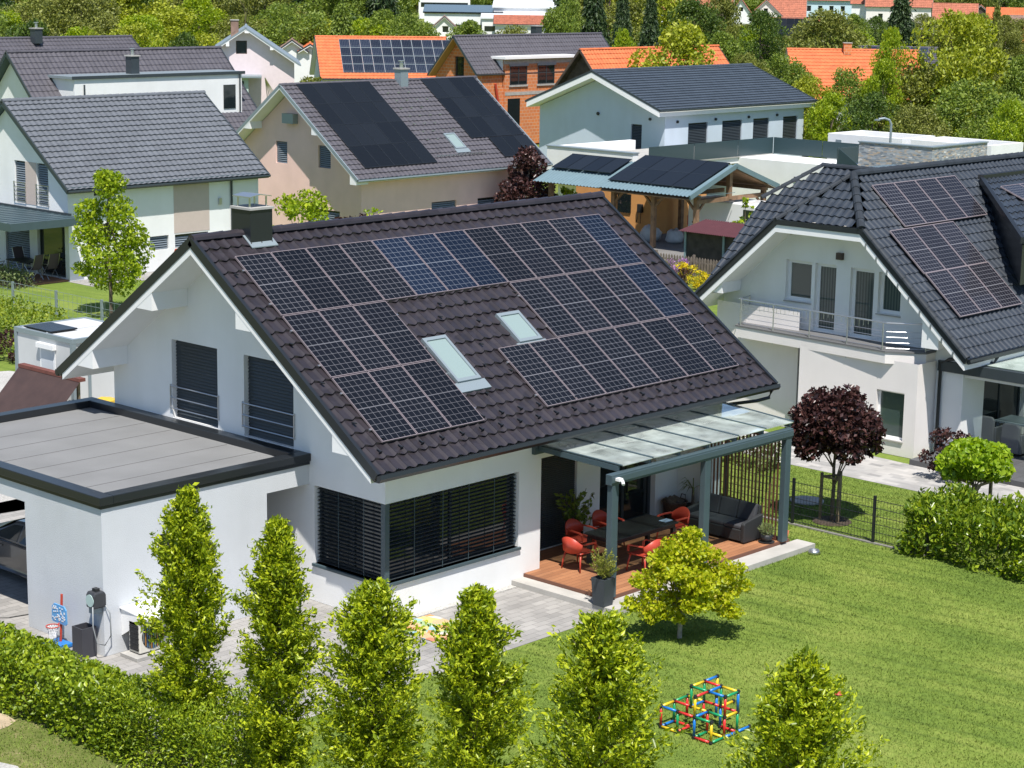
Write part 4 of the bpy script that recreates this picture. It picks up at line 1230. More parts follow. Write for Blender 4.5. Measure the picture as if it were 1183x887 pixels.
for nm, x, y, c, l in (('waste_bin', 5.55, 18.55, GREENP, 'green wheeled waste bin behind the flat garage roof'), ('waste_bin', 6.25, 18.45, mat('yellow lid plastic', (0.62, 0.40, 0.04), .5), 'wheeled waste bin with a yellow lid behind the flat garage roof')):
    t = thing(nm, l, 'waste bin', (x, y, 0))
    mb = MB(); a, b2 = .22, .29
    mb.add([(-a, -a, .06), (a, -a, .06), (a, a, .06), (-a, a, .06), (-b2, -b2, .98), (b2, -b2, .98), (b2, b2, .98), (-b2, b2, .98)], [(3, 2, 1, 0), (0, 1, 5, 4), (1, 2, 6, 5), (2, 3, 7, 6), (3, 0, 4, 7), (4, 5, 6, 7)])
    mb.build('bin_body', GREENP, t)
    mb = MB(); mb.prism([(-.31, -.31, .985), (.31, -.31, .985), (.31, -.31, 1.02), (0, -.31, 1.07), (-.31, -.31, 1.02)], (0, .64, 0)); l_ = mb.build('lid', c, t)
    MB().tube([(-.2, .36, 1.0), (.2, .36, 1.0)], .02, 6).build('handle', GREENP, l_)
    for s in (-1, 1): MB().tube([(s * .2, .25, .1), (s * .26, .25, .1)], .1, 12).build('wheel', BLKP, t)
t = thing('log_stack', 'narrow black rack of stacked firewood at the far house corner', 'log rack', (4.9, 13.6, 0))
mb = MB()
for x in (-.3, .3): mb.box(x - .03, x + .03, -.2, .2, 0, 1.75)
mb.box(-.3, .3, -.2, .2, 1.72, 1.78); mb.build('rack', BLKP, t)
mb = MB()
for i in range(4):
    for j in range(12): mb.tube([(-.2 + .135 * i, -.2, .08 + .138 * j), (-.2 + .135 * i, .18, .08 + .138 * j)], .064, 7)
mb.build('firewood', BARK, t)
# ------------------------------------------------------------------ neighbouring houses
def gable_house(name, label, loc, L, W, yr, zr, s, rot=0.0, wall=WHITE, roof=T_GREY, og=.6, oe=.6, tile=(.3, .37, .02, .025, 4, 'pan'), fascia=WPAINT, trim=BLACKM,
                wins=(), glass=GLASS, frame=WPAINT, blind=None, slab=.2, purlins=(), group=None, cat='house', cap=True, ogr=None, gutter=True, z0=0.0, wob=0.0, gwall=None):
    """House with its ridge along local x; gable G at x=0, long side F at y=0."""
    t = thing(name, label, cat, loc, rot, group)
    ogr = og if ogr is None else ogr
    zr_ = lambda y: zr - s * abs(y - yr)
    c = 1 / math.sqrt(1 + s * s); sn = s * c
    und_ = lambda y: zr_(y) - slab - .04
    D = .14
    pl = {'F': ((0, 0, 0), (1, 0, 0), (0, -1, 0)), 'G': ((0, 0, 0), (0, 1, 0), (-1, 0, 0)), 'B': ((0, W, 0), (1, 0, 0), (0, 1, 0)), 'R': ((L, 0, 0), (0, 1, 0), (1, 0, 0))}
    hol = {k: [] for k in pl}
    for w in wins:
        hol[w[0]].append((w[1], w[2], w[3], w[4], D))
    mb = MB()
    facade(mb, *pl['F'], 0, L, lambda u: und_(0), hol['F'], (), z0)
    facade(mb, *pl['B'], 0, L, lambda u: und_(W), hol['B'], (), z0)
    if gwall is None:
        facade(mb, *pl['G'], 0, W, und_, hol['G'], [yr], z0)
    facade(mb, *pl['R'], 0, W, und_, hol['R'], [yr], z0)
    mb.build('wall', wall, t)
    if gwall is not None:
        mb = MB(); facade(mb, *pl['G'], 0, W, und_, hol['G'], [yr], z0); mb.build('gable_wall', gwall, t)
    mb = MB()
    ya, yb = -oe, W + oe
    tw, rh, amp, st, npr, pf = tile
    tiles(mb, (-og + .03, yr, zr), (1, 0, 0), (0, -c, -sn), L + og + ogr - .06, (yr - ya) / c, tw, rh, amp, st, npr, prof=pf)
    tiles(mb, (-og + .03, yr, zr), (1, 0, 0), (0, c, -sn), L + og + ogr - .06, (yb - yr) / c, tw, rh, amp, st, npr, prof=pf)
    mb.build('roof', roof, t)
    if cap:
        mb = MB(); ridge_cap(mb, (-og, yr, zr + .02), (L + ogr, yr, zr + .02), .12, .42); mb.build('ridge_cap', roof, t)
    mb = MB(); y0, y1 = ya + .06, yb - .06
    mb.prism([(-og - .02, y0, zr_(y0) - .05), (-og - .02, yr, zr - .05), (-og - .02, y1, zr_(y1) - .05), (-og - .02, y1, zr_(y1) - slab), (-og - .02, yr, zr - slab), (-og - .02, y0, zr_(y0) - slab)], (L + og + ogr + .04, 0, 0))
    for (a, b, z) in purlins:
        mb.prism([(-og - .015, a, z), (-og - .015, b, z), (-og - .015, b, zr_(b) - slab + .05), (-og - .015, a, zr_(a) - slab + .05)], (og + .013, 0, 0))
    mb.build('soffit', fascia, t)
    mb = MB()
    for x in (-og + .0, L + ogr - .02):
        for yq in (ya - .01, yb + .01):
            n = Vector((0, sn * (-1 if yq < yr else 1), c))
            mb.bar(Vector((x, yr, zr)) - n * .02, Vector((x, yq, zr_(yq))) - n * .02, .07, .14, n)
    mb.each('verge_trim', trim, t)
    if gutter:
        mb = MB()
        for yq, sg in ((ya, -1), (yb, 1)):
            z = zr_(yq)
            mb.prism([(-og, yq + sg * .01, z), (-og, yq + sg * .11, z + .01), (-og, yq + sg * .12, z - .06), (-og, yq + sg * .07, z - .11), (-og, yq + sg * .01, z - .11)], (L + og + ogr, 0, 0))
        mb.each('gutter', trim, t)
    for w in wins:
        o = w[5] if len(w) > 5 else {}
        window(t, *pl[w[0]], w[1], w[2], w[3], w[4], D, o.get('frame', frame), o.get('glass', glass), o.get('mull', ()), o.get('blind', blind), o.get('tilt', 60), .1, o.get('sill'), o.get('cover', 1.0), .07)
    t_par = dict(zr=zr, yr=yr, s=s, c=c, sn=sn, z=zr_)
    return t, t_par


def on_roof(q, x, y, o=0.0):
    n = Vector((0, -q['sn'], q['c']))
    return Vector((x, y, q['z'](y))) + n * o


def pv_field(t, q, x, y, nx, ny, w, h, m, name='solar_panel', gap=.02, fm=BLACKM, first=None, o=.1):
    """nx by ny panels from the upper left corner (x,y) down the front slope."""
    for j in range(ny):
        for i in range(nx):
            v = j * h
            p = on_roof(q, x + i * w, y - v * q['c'], o)
            r = slope_panel(t, name, p.x, p.y, p.z, math.atan(q['s']), w - gap, h - gap, m, fm, first, .025)
            first = first or r
    return first


def chimney(parent, x, y, z0, z1, a=.5, b=.5, m=GREYM, hood=True, capm=None):
    c_ = MB().box(x - a / 2, x + a / 2, y - b / 2, y + b / 2, z0, z1).build('chimney', m, parent)
    MB().box(x - a / 2 - .06, x + a / 2 + .06, y - b / 2 - .06, y + b / 2 + .06, z1, z1 + .07).build('chimney_cap', capm or CONC, c_)
    if hood:
        mb = MB(); mb.tube([(x, y, z1 + .07), (x, y, z1 + .35)], .10, 10).tube([(x, y, z1 + .42), (x, y, z1 + .46)], .18, 10).tube([(x, y, z1 + .3), (x, y, z1 + .42)], .04, 6)
        mb.build('chimney_pot', STEEL, c_)
    return c_


# ---- white house with the slate blue roof, at the left
bl = dict(blind=BLIND_G, cover=1.0)
t, q = gable_house('family_house', 'white house with slate blue tiled roof and beige wall stripes behind the young garden tree', (22.31, 43.61, 0), 10.6, 8.7, 4.35, 7.55, .74, 0,
                   WHITE, T_BLUE, .3, .45, (.30, .36, .035, .055, 6, 'wave'), ANTH_P, ANTH,
                   [('G', 3.16, 4.0, 3.1, 4.97, bl), ('G', 1.42, 2.28, 3.1, 4.97, bl), ('F', 1.36, 2.67, 3.62, 3.98, {}), ('F', 6.32, 7.63, 3.62, 4.02, bl),
                    ('F', 4.3, 5.35, .95, 1.58, bl), ('F', 5.7, 7.6, .95, 1.56, bl), ('G', .3, 2.4, .1, 2.35, {}), ('G', 3.0, 4.9, .1, 2.35, bl)], GLASS, ANTH)
mb = MB(); mb.box(5.66, 7.68, -.012, -.002, 1.62, 3.95); mb.box(-.012, -.002, 2.30, 3.14, 3.1, 4.97); mb.each('wall_stripe', BEIGE, t)
mb = MB(); mb.box(-.25, 10.85, -.42, -.004, 4.02, 4.12); mb.build('eaves_board', ANTH_P, t)
MB().tube([(9.0, -.36, 4.05), (8.95, -.07, 3.8), (8.95, -.07, .05)], .05, 8).build('downpipe', ANTH, t)
MB().box(8.2, 8.36, -.1, -.003, 2.75, 3.05).build('wall_lamp', STEEL, t)
for a, b in ((3.16, 4.0), (1.42, 2.28)):
    mb = MB()
    for z in (3.2, 3.4, 3.6, 3.8, 4.0): mb.box(-.06, -.04, a - .04, b + .04, z, z + .02)
    for y in (a - .04, b + .02): mb.box(-.06, -.0, y, y + .02, 3.15, 4.05)
    mb.build('guard_rail', STEEL, t)
CN = thing('terrace_canopy', 'flat blue grey metal canopy over the terrace of the slate blue roofed house', 'canopy', (20.4, 46.2, 0), world=True)
MB().box(18.75, 22.28, 42.6, 49.3, 2.55, 2.88).build('roof', ANTH_P, CN)
mb = MB()
for i in range(12): mb.box(18.8, 22.25, 42.9 + .55 * i, 42.94 + .55 * i, 2.88, 2.91)
mb.build('roof_seam', ANTH_P, CN)
for y in (46.85, 49.1): MB().box(19.05, 19.2, y - .08, y + .08, 0, 2.55).build('post', ANTH_P, CN)
MB().box(22.20, 22.30, 43.35, 49.3, 2.88, 2.98).build('flashing', ANTH, CN)

CHF = mat('brown chair fabric', (0.10, 0.075, 0.075), .8)
t = thing('terrace_table', 'dark terrace table under the flat metal canopy of the white house', 'table', (21.4, 45.65, .06))
MB().box(-.45, .45, -.8, .8, .70, .74).build('table_top', BLKP, t)
for sx in (-1, 1):
    for sy in (-1, 1): MB().box(sx * .38 - .03, sx * .38 + .03, sy * .72 - .03, sy * .72 + .03, 0, .70).build('leg', STEEL, t)


def folding_chair():
    t = thing('folding_chair', 'x', 'chair', (0, 0, 0), 0, 'high backed chairs under the flat canopy')
    mb = MB(); mb.prism([(-.24, -.22, .44), (.24, -.22, .44), (.24, .24, .47), (-.24, .24, .47)], (0, 0, .03)); mb.build('seat', CHF, t)
    mb = MB(); mb.prism([(-.24, -.22, .47), (.24, -.22, .47), (.24, -.42, 1.12), (-.24, -.42, 1.12)], (0, -.03, 0)); mb.build('backrest', CHF, t)
    for sx in (-1, 1):
        mb = MB(); mb.tube([(sx * .27, .3, 0), (sx * .27, -.28, .62), (sx * .26, -.44, 1.12)], .016, 6); mb.build('leg', STEEL, t)
        mb = MB(); mb.tube([(sx * .27, -.36, 0), (sx * .27, .24, .64)], .016, 6); mb.build('leg', STEEL, t)
        MB().box(sx * .27 - .025, sx * .27 + .025, -.26, .26, .64, .665).build('armrest', STEEL, t)
    return t


fc = folding_chair()
for i, (x, y, r, l) in enumerate([(21.2, 44.75, 10, 'brown high backed chair at the near side of the terrace table, left of its pair'), (21.95, 44.62, 0, 'brown high backed chair closest to the young garden tree'),
                                  (20.6, 46.7, -70, 'brown high backed chair beside the canopy post'), (22.0, 46.7, 180, 'dark high backed chair behind the terrace table near the glass door')]):
    c = fc if i == 0 else copy_tree(fc)
    c.location = (x, y, .06); c.rotation_euler = (0, 0, rad(r)); c['label'] = l
t = thing('football_goal', 'small red framed toy goal with a net beside the white house wall', 'goal', (28.0, 42.4, 0))
mb = MB(); mb.tube([(-.9, 0, 0), (-.9, 0, 1.1), (.9, 0, 1.1), (.9, 0, 0)], .035, 6); mb.tube([(-.9, 0, 1.1), (-.9, .7, 0)], .025, 5); mb.tube([(.9, 0, 1.1), (.9, .7, 0)], .025, 5); mb.build('goal_frame', RCH, t)
mb = MB()
for i in range(12): mb.tube([(-.9 + .16 * i, 0, 1.1), (-.9 + .16 * i, .7, 0)], .006, 4)
for i in range(5): mb.tube([(-.9, .14 * i, 1.1 - .22 * i), (.9, .14 * i, 1.1 - .22 * i)], .006, 4)
mb.build('net', WPAINT, t)

# ---- pink house with the black panels
bz = dict(blind=BLIND_G)
t, q = gable_house('pink_house', 'pink house with a brown tiled roof carrying two fields of black solar panels', (40, 44.2, 0), 12.6, 10.5, 5.22, 7.64, .745, 0, PINK, T_ASH, .8, .6, (.30, .37, .035, .045, 5, 'wave'), WPAINT, GREYM,
                   [('G', 2.27, 3.2, 3.6, 4.72, bz), ('G', 5.6, 6.5, 3.6, 4.72, bz), ('G', 1.6, 4.1, .3, 1.5, bz), ('F', 4.9, 6.7, .9, 1.75, bz), ('F', 8.3, 10.0, .9, 1.72, bz)], GLASS, ANTH,
                   purlins=((7.6, 8.2, 5.3), (2.2, 2.8, 5.3), (-.5, -.05, 3.05), (10.5, 11.0, 3.05)))
f = pv_field(t, q, .2, 5.16, 5, 4, 1.01, 1.62, PV_BLACK)
f = pv_field(t, q, 9.02, 5.18, 4, 3, 1.03, 1.63, PV_BLACK, first=None)
pv_field(t, q, 10.3, 5.18 - 4.92 * q['c'], 3, 1, .97, 1.58, PV_BLACK)
chimney(t, 7.5, 5.0, 7.2, 8.25, .55, .5, GREYM)
p = on_roof(q, 7.3, 1.66, .02)
sk = MB().box(0, .8, -.09, 0, 0, .1).box(0, .8, -1.2, -1.1, 0, .1).box(0, .08, -1.1, -.09, 0, .1).box(.72, .8, -1.1, -.09, 0, .1).build('skylight', GREYM, t)
MB().box(.08, .72, -1.1, -.09, 0, .07).build('pane', SKYGL, sk); sk.location = p; sk.rotation_euler = (math.atan(q['s']), 0, 0)
MB().box(-.1, .9, -1.5, -1.2, 0, .06).build('flashing', GREYM, sk)
mb = MB()
for j in range(7):
    for i in range(3 + (j % 2)):
        p = on_roof(q, 5.9 + .75 * i + .15 * (j % 2), 4.4 - .5 * j, .06); mb.box(p.x - .08, p.x + .08, p.y - .04, p.y + .04, p.z - .02, p.z + .03)
for i in range(22):
    p = on_roof(q, 5.6 + .17 * i, .35, .06); mb.box(p.x - .05, p.x + .05, p.y - .05, p.y + .05, p.z - .02, p.z + .04)
mb.build('snow_guard', STEEL, t)
MB().box(-.35, -.01, 4.75, 5.6, 5.7, 6.2).build('wall_box', GREYM, t)
mb = MB(); mb.tube([(11.3, -.5, 0), (11.3, -.5, 1.9)], .14, 10); mb.tube([(11.3, -.5, 1.9), (11.3, -.5, 2.1)], .2, 10, r1=.02); mb.build('vent_pipe', STEEL, t)

# ---- long dark roofed house with a white dormer box, and the roof behind it
t, q = gable_house('dark_roofed_house', 'white house with a long steep dark roof and a wide white flat topped dormer', (36.5, 64.6, 0), 14.2, 9.0, 4.5, 8.6, 1.02, 0, WHITE, T_ASH, .5, .5, (.32, .42, .03, .03, 4, 'wave'), ANTH_P, ANTH,
                   [('G', 5.2, 6.3, 4.3, 5.5, {}), ('G', 3.2, 4.0, 4.3, 5.3, {})], GLASS, ANTH)
d = MB().box(1.5, 13.4, .9, 4.2, 4.9, 7.22).build('dormer', WHITE, t)
MB().box(1.3, 13.6, .84, 4.3, 7.22, 7.36).build('dormer_roof', GREYM, d)
MB().box(1.3, 13.6, .80, .84, 7.2, 7.38).build('dormer_trim', ANTH, d)
MB().box(12.0, 12.9, .86, .90, 5.2, 6.6).build('window', GLASS, t)
MB().tube([(13.2, .82, 7.2), (13.2, .82, 5.0)], .05, 6).build('downpipe', ANTH, t); MB().tube([(2.1, .82, 6.9), (2.1, .82, 5.6)], .05, 6).build('downpipe', ANTH, t)
chimney(t, 6.2, 1.9, 7.3, 8.35, .55, .55, ANTH)
t, q = gable_house('far_left_house', 'house whose long grey ridge shows behind the long dark roof at the left edge', (44, 88, 0), 17.6, 10, 5, 8.35, .75, 0, WHITE, T_ASH, .5, .5, (.32, .42, .03, .03, 3, 'wave'), ANTH_P, ANTH, [], GLASS)
chimney(t, 9.6, 4.4, 8.0, 9.0, .6, .6, ANTH)

# ---- blue grey house and its terrace building
t, q = gable_house('blue_grey_house', 'blue grey house with a dark flat tiled roof and a row of tall shuttered windows', (73, 51.6, 0), 15.2, 10.8, 5.4, 7.2, .385, 0, BLUEGREY, T_GREY, 1.0, .35, (.30, .36, .02, .055, 4, 'flat'), WPAINT, ANTH,
                   [('F', 2.4, 4.45, 2.3, 4.0, dict(blind=BLIND)), ('F', 6.0, 8.15, 2.3, 4.0, dict(blind=BLIND)), ('F', 9.4, 11.2, 2.3, 4.0, dict(blind=BLIND)), ('F', 12.8, 14.5, 2.3, 4.0, dict(blind=BLIND)), ('G', 1.9, 2.8, 2.3, 3.9, dict(blind=BLIND))], GLASS, ANTH, slab=.45)
mb = MB()
for x in (1.2, 5.2, 8.8, 12.0): mb.tube([(x, -.12, 4.15), (x, -.02, 4.15)], .09, 8)
mb.tube([(-.1, 5.6, 4.4), (-.01, 5.6, 4.4)], .12, 6); mb.tube([(-.1, 1.2, 4.3), (-.01, 1.2, 4.3)], .1, 6); mb.each('wall_lamp', BLKP, t)
T2 = thing('terrace_building', 'white flat roofed terrace building with dark glass balustrade before the blue grey house', 'building', (70, 46, 0), world=True)
TG = glass_mat('smoky green balustrade glass', (0.035, 0.06, 0.068), .25, .35)
mb = MB(); mb.box(62.8, 75.0, 47.0, 51.5, 0, 2.55); mb.box(71.5, 75.0, 37.3, 47.0, 0, 2.55); mb.box(62.8, 71.5, 44.6, 47.0, 2.2, 2.55); mb.box(62.8, 63.2, 44.6, 47, 0, 2.2)
mb.build('wall', WHITE, T2)
MB().box(62.8, 75.0, 44.5, 51.5, 2.55, 2.62).build('terrace_floor', CONC, T2)
mb = MB(); mb.box(66.8, 68.4, 46.95, 46.99, .3, 1.9); mb.build('window', GLASS, T2); MB().box(69.3, 70.6, 46.95, 46.99, .0, 2.0).build('door', GLASS, T2)
mb = MB()
for a, b in ((62.8, 67.0), (67.05, 71.3), (71.35, 74.9)): mb.box(a, b, 44.5, 44.53, 2.62, 3.62)
for a, b in ((37.4, 40.8), (40.85, 44.45)): mb.box(74.9, 74.93, a, b, 2.62, 3.62)
mb.box(71.4, 74.9, 37.35, 37.38, 2.62, 3.62)
mb.each('glass_balustrade', TG, T2)
mb = MB(); mb.prism([(71.45, 37.3, 3.6), (71.45, 33.5, 1.2), (71.45, 33.5, .2), (71.45, 37.3, 2.6)], (.03, 0, 0)); mb.build('stair_glass', TG, T2)
MB().box(71.45, 71.52, 40, 40.4, 1.4, 1.7).build('wall_lamp', BLKP, T2)
mb = MB(); mb.box(62.3, 62.8, 45.3, 52.0, 1.0, 3.2); mb.box(62.8, 70, 51.5, 52.0, 1.0, 3.2); mb.each('parapet', WHITE, T2); MB().box(62.25, 62.85, 45.25, 52.05, 3.2, 3.26).build('parapet_cap', GREYM, T2)
# stone clad block and white parapets
m, nt, N, L_, b = new_mat('ledge stone')
tc = N.new('ShaderNodeTexCoord'); mp = N.new('ShaderNodeMapping'); mp.inputs['Scale'].default_value = (4.5, 4.5, 14)
vo = N.new('ShaderNodeTexVoronoi'); vo.inputs['Scale'].default_value = 1.0
L_.new(tc.outputs['Object'], mp.inputs['Vector']); L_.new(mp.outputs[0], vo.inputs['Vector'])
cr = N.new('ShaderNodeValToRGB'); e = cr.color_ramp.elements; e[0].color = (0.15, 0.17, 0.20, 1); e[1].color = (0.60, 0.61, 0.63, 1); x = e.new(.5); x.color = (0.34, 0.37, 0.41, 1); x = e.new(.93); x.color = (0.42, 0.33, 0.25, 1)
sc = N.new('ShaderNodeSeparateColor'); L_.new(vo.outputs['Color'], sc.inputs[0]); L_.new(sc.outputs[0], cr.inputs['Fac']); L_.new(cr.outputs['Color'], b.inputs['Base Color'])
bp = N.new('ShaderNodeBump'); bp.inputs['Strength'].default_value = 1; bp.inputs['Distance'].default_value = .08; L_.new(sc.outputs[1], bp.inputs['Height']); L_.new(bp.outputs[0], b.inputs['Normal']); b.inputs['Roughness'].default_value = .85
STONE = m
SB = thing('stone_clad_building', 'low flat building clad in grey ledge stone with white parapets behind the glossy black roof', 'building', (67, 29, 0), world=True)
mb = MB(); mb.box(64.6, 64.95, 26.85, 31.4, 0, 4.72); mb.box(64.95, 70.2, 26.85, 27.2, 0, 4.72); mb.box(69.85, 70.2, 27.2, 31.4, 0, 4.0); mb.box(64.95, 69.85, 31.05, 31.4, 0, 4.0); mb.each('wall', STONE, SB)
MB().box(64.95, 69.85, 27.2, 31.05, 3.5, 3.6).build('roof', CONC, SB)
mb = MB(); mb.box(64.55, 65.0, 26.8, 31.45, 4.72, 4.78); mb.box(65.0, 70.25, 26.8, 27.25, 4.72, 4.78); mb.each('coping', GREYM, SB)
mb = MB()
for a_, b_ in ((36.1, 41.4), (30.1, 35.5)):
    mb.box(76.3, 76.55, a_, b_, 0, 4.0).box(79.75, 80, a_, b_, 0, 4.0).box(76.55, 79.75, a_, a_ + .25, 0, 4.0).box(76.55, 79.75, b_ - .25, b_, 0, 4.0)
    MB().box(76.55, 79.75, a_ + .25, b_ - .25, 3.2, 3.3).build('annex_roof', CONC, SB)
mb.each('annex_wall', WHITE, SB)
mb = MB()
for y in (31.4, 33.6, 36.9, 38.7, 40.6): mb.box(76.26, 76.3, y - .2, y + .2, 3.45, 3.65)
mb.each('vent_slot', GREYM, SB)

# ---- carport with the black panels
CP = thing('timber_carport', 'timber carport with black solar panels and blue metal roof before the glass terrace', 'carport', (52.9, 34, 0), world=True)
WOOD = mat('weathered timber', (0.22, 0.13, 0.075), .8, var=.3, vscale=4, bump=.2)
BLM = mat('light blue sheet metal', (0.125, 0.19, 0.22), .42, var=.05)
xe, xr, xw, ze_, zr2 = 49.3, 52.91, 56.5, 2.86, 4.17
ya, yb = 30.85, 36.7


def corr(mb, x0, z0, x1, z1, y0, y1, n):
    ys = np.linspace(y0, y1, n * 4 + 1)
    h = .05 * np.clip(np.sin(np.arange(len(ys)) * PI / 2) + .3, 0, 1)
    v = []
    for y, hh in zip(ys, h): v += [(x0, y, z0 + hh), (x1, y, z1 + hh)]
    f = [(2 * i, 2 * i + 1, 2 * i + 3, 2 * i + 2) for i in range(len(ys) - 1)]
    mb.add(v, f)


mb = MB(); corr(mb, xr, zr2, xe, ze_, ya, yb, 24); corr(mb, xr, zr2, xw, ze_ + .1, ya, yb, 24); corr(mb, 52.3, 3.94, xe + .1, 2.80, yb + .1, 41.3, 20)
mb.box(xe, xr, ya - .03, ya, ze_ - .02, ze_ + .0); mb.build('roof', BLM, CP)
mb = MB(); mb.bar((xe - .05, ya - .04, ze_ - .02), (xr, ya - .04, zr2 + .0), .10, .24, (0, 0, 1)); mb.bar((xw + .05, ya - .04, ze_ + .06), (xr, ya - .04, zr2), .10, .24); mb.each('verge_trim', BLM, CP)
mb = MB(); mb.prism([(xe + .1, ya + .05, ze_ - .12), (xr, ya + .05, zr2 - .10), (xw - .1, ya + .05, ze_ - .02), (xw - .1, ya + .05, ze_ - .07), (xr, ya + .05, zr2 - .15), (xe + .1, ya + .05, ze_ - .17)], (0, yb - ya - .1, 0)); mb.build('roof_boarding', WOOD, CP)
for (x, y) in ((50.3, 33.88), (50.3, 31.2), (50.3, 36.5), (50.3, 40.8), (55.8, 31.2), (55.8, 36.5), (52.9, 31.2)):
    MB().box(x - .11, x + .11, y - .11, y + .11, 0 if x != 52.9 else 2.5, (2.75 if x < 52 else 2.85) if x != 52.9 else 3.95).build('post', WOOD, CP)
mb = MB(); mb.box(50.2, 50.4, 31, 41, 2.68, 2.86); mb.box(55.7, 55.9, 31, 36.6, 2.75, 2.92)
for y in (31.2, 33.9, 36.5): mb.box(50.2, 56, y - .08, y + .08, 2.42, 2.62)
mb.each('tie_beam', WOOD, CP)
mb = MB()
for y, s in ((33.88, 1), (33.88, -1), (31.2, 1), (36.5, -1)): mb.bar((50.3, y, 2.0), (50.3, y + s * .7, 2.7), .1, .1)
for x, s in ((50.3, 1), (55.8, -1)): mb.bar((x, 31.2, 1.9), (x + s * .65, 31.2, 2.5), .1, .1)
mb.each('brace', WOOD, CP)
mb = MB(); mb.box(54.2, 54.4, 37.0, 42.5, 0, 2.75); mb.box(54.2, 58.6, 37.0, 37.2, 0, 2.7); mb.build('wall', ORANGE_W, CP)
MB().box(54.14, 54.2, 38.6, 39.5, 1.0, 2.0).build('window', GLASS, CP)
fp = None
sl2 = math.atan((zr2 - ze_) / (xr - xe))
for (n, m_, xa, ya2, za, wv, hv) in ((4, 2, xr - .05, 31.15, zr2 + .04, 1.37, 1.55), (4, 1, 52.25, 37.0, 4.0, 1.02, 1.75)):
    for j in range(m_):
        for i in range(n):
            p_ = MB().box(0.02, wv - .02, -hv + .02, -.02, -.02, .02).build('solar_panel', PV_BLACK, CP, local=True)
            MB().box(0, wv - .01, -hv, -hv + .02, -.02, .024).box(0, wv - .01, -.02, 0, -.02, .024).each('frame', BLACKM, p_, local=True)
            p_.location = (xa - j * hv * math.cos(sl2) - 52.9, ya2 + (i + 1) * wv - 34, za - j * hv * math.sin(sl2) + .07)
            p_.rotation_euler = (sl2, 0, -PI / 2)
mb = MB(); mb.box(54.1, 54.19, 36.2, 36.45, 1.2, 1.55); 
t = thing('charging_box', 'small black charging box with a hanging cable on the orange carport wall', 'charger', (54.12, 37.9, 1.3))
MB().box(-.1, .08, -.16, .16, -.2, .25).build('case', BLKP, t, bevel=.03); MB().tube([(-.06, .1, -.2), (-.1, .15, -.7), (-.1, -.1, -.75), (-.06, -.1, -.2)], .02, 6).build('cable', BLKP, t)
PLST = mat('pale plastic sacks', (0.42, 0.44, 0.46), .5, var=.15, vscale=3)
for x, y, s_, l in ((52.2, 35.6, 1.0, 'big pale plastic sack beside the carport post, left one of the two'), (52.6, 34.3, .85, 'pale plastic sack under the carport next to the bicycle')):
    t = thing('sack', l, 'sack', (x, y, 0))
    rng = np.random.default_rng(int(x * 10)); mb = MB()
    pr = [(.35, 0), (.5, .15), (.52, .4), (.42, .65), (.25, .78), (.1, .82)]
    mb.lathe([(r * s_ * 1.1, z * s_) for r, z in pr], n=11); mb.v = [(a * (1 + .12 * rng.normal()), b_ * (1 + .12 * rng.normal()), c_ * (1 + .05 * rng.normal())) for a, b_, c_ in mb.v]
    mb.build('sack_body', PLST, t, True)
t = thing('bicycle', 'dark bicycle with green details parked under the carport', 'bicycle', (53.3, 33.3, 0), rad(100))
for x in (-.5, .5):
    ring = [(x + .33 * math.cos(a), 0, .34 + .33 * math.sin(a)) for a in np.linspace(0, 2 * PI, 21)]
    MB().tube(ring, .022, 5).build('wheel', BLKP, t)
mb = MB(); mb.tube([(-.5, 0, .34), (-.1, 0, .34), (.32, 0, .78), (-.2, 0, .80), (-.1, 0, .34)], .022, 5).tube([(-.2, 0, .8), (-.5, 0, .34)], .016, 5).tube([(.5, 0, .34), (.3, 0, .9)], .02, 5); mb.build('bike_frame', mat('green bike paint', (0.03, 0.25, 0.06), .3), t)
MB().box(-.34, -.12, -.06, .06, .90, .95).build('saddle', BLKP, t); MB().tube([(.25, -.28, .98), (.3, 0, .95), (.25, .28, .98)], .016, 5).build('handlebar', BLKP, t)
# ------------------------------------------------------------------ house on the right with the half hipped roof
T_CAP = tile_mat('black ridge tiles', (0.030, 0.036, 0.045), 0.6, 0.2, .2)
R = thing('balcony_house', 'white house on the right with a glossy black half hipped roof, balcony and solar panels', 'house', (22, 3.9, 0), world=True)
ry, rz, rs = 3.9, 7.74, .9
rc = 1 / math.sqrt(1 + rs * rs); rn = rs * rc
rzf = lambda y: rz - rs * abs(y - ry)
xh, xa = 21.0, 22.7         # verge plane, hip apex
yr0, yl0, yr1, yl1, zh = 2.41, 5.39, -1.25, 8.45, 6.4
XE = 38.0
u_ = lambda y: min(rzf(y) - .32, 6.15)
mb = MB()
facade(mb, (22, 0, 0), (0, 1, 0), (-1, 0, 0), -.6, 8.0, u_, [(4.74, 5.68, 3.87, 5.1, .14), (3.86, 4.62, 3.02, 5.1, .14), (2.53, 3.36, 3.02, 5.1, .14), (1.6, 2.38, 3.87, 5.08, .14)], [ry, 2.1, 5.7])
facade(mb, (22, -.6, 0), (1, 0, 0), (0, -1, 0), 0, 15.6, lambda u: rzf(-.6) - .3, [(1.2, 3.6, .1, 2.3, .15), (4.5, 8, .1, 2.3, .15)])
facade(mb, (37.6, -.6, 0), (0, 1, 0), (1, 0, 0), 0, 8.6, lambda u: rzf(u - .6) - .3, [], [4.5])
facade(mb, (22, 8.0, 0), (1, 0, 0), (0, 1, 0), 0, 15.6, lambda u: rzf(8.0) - .3)
mb.build('wall', WHITE, R)
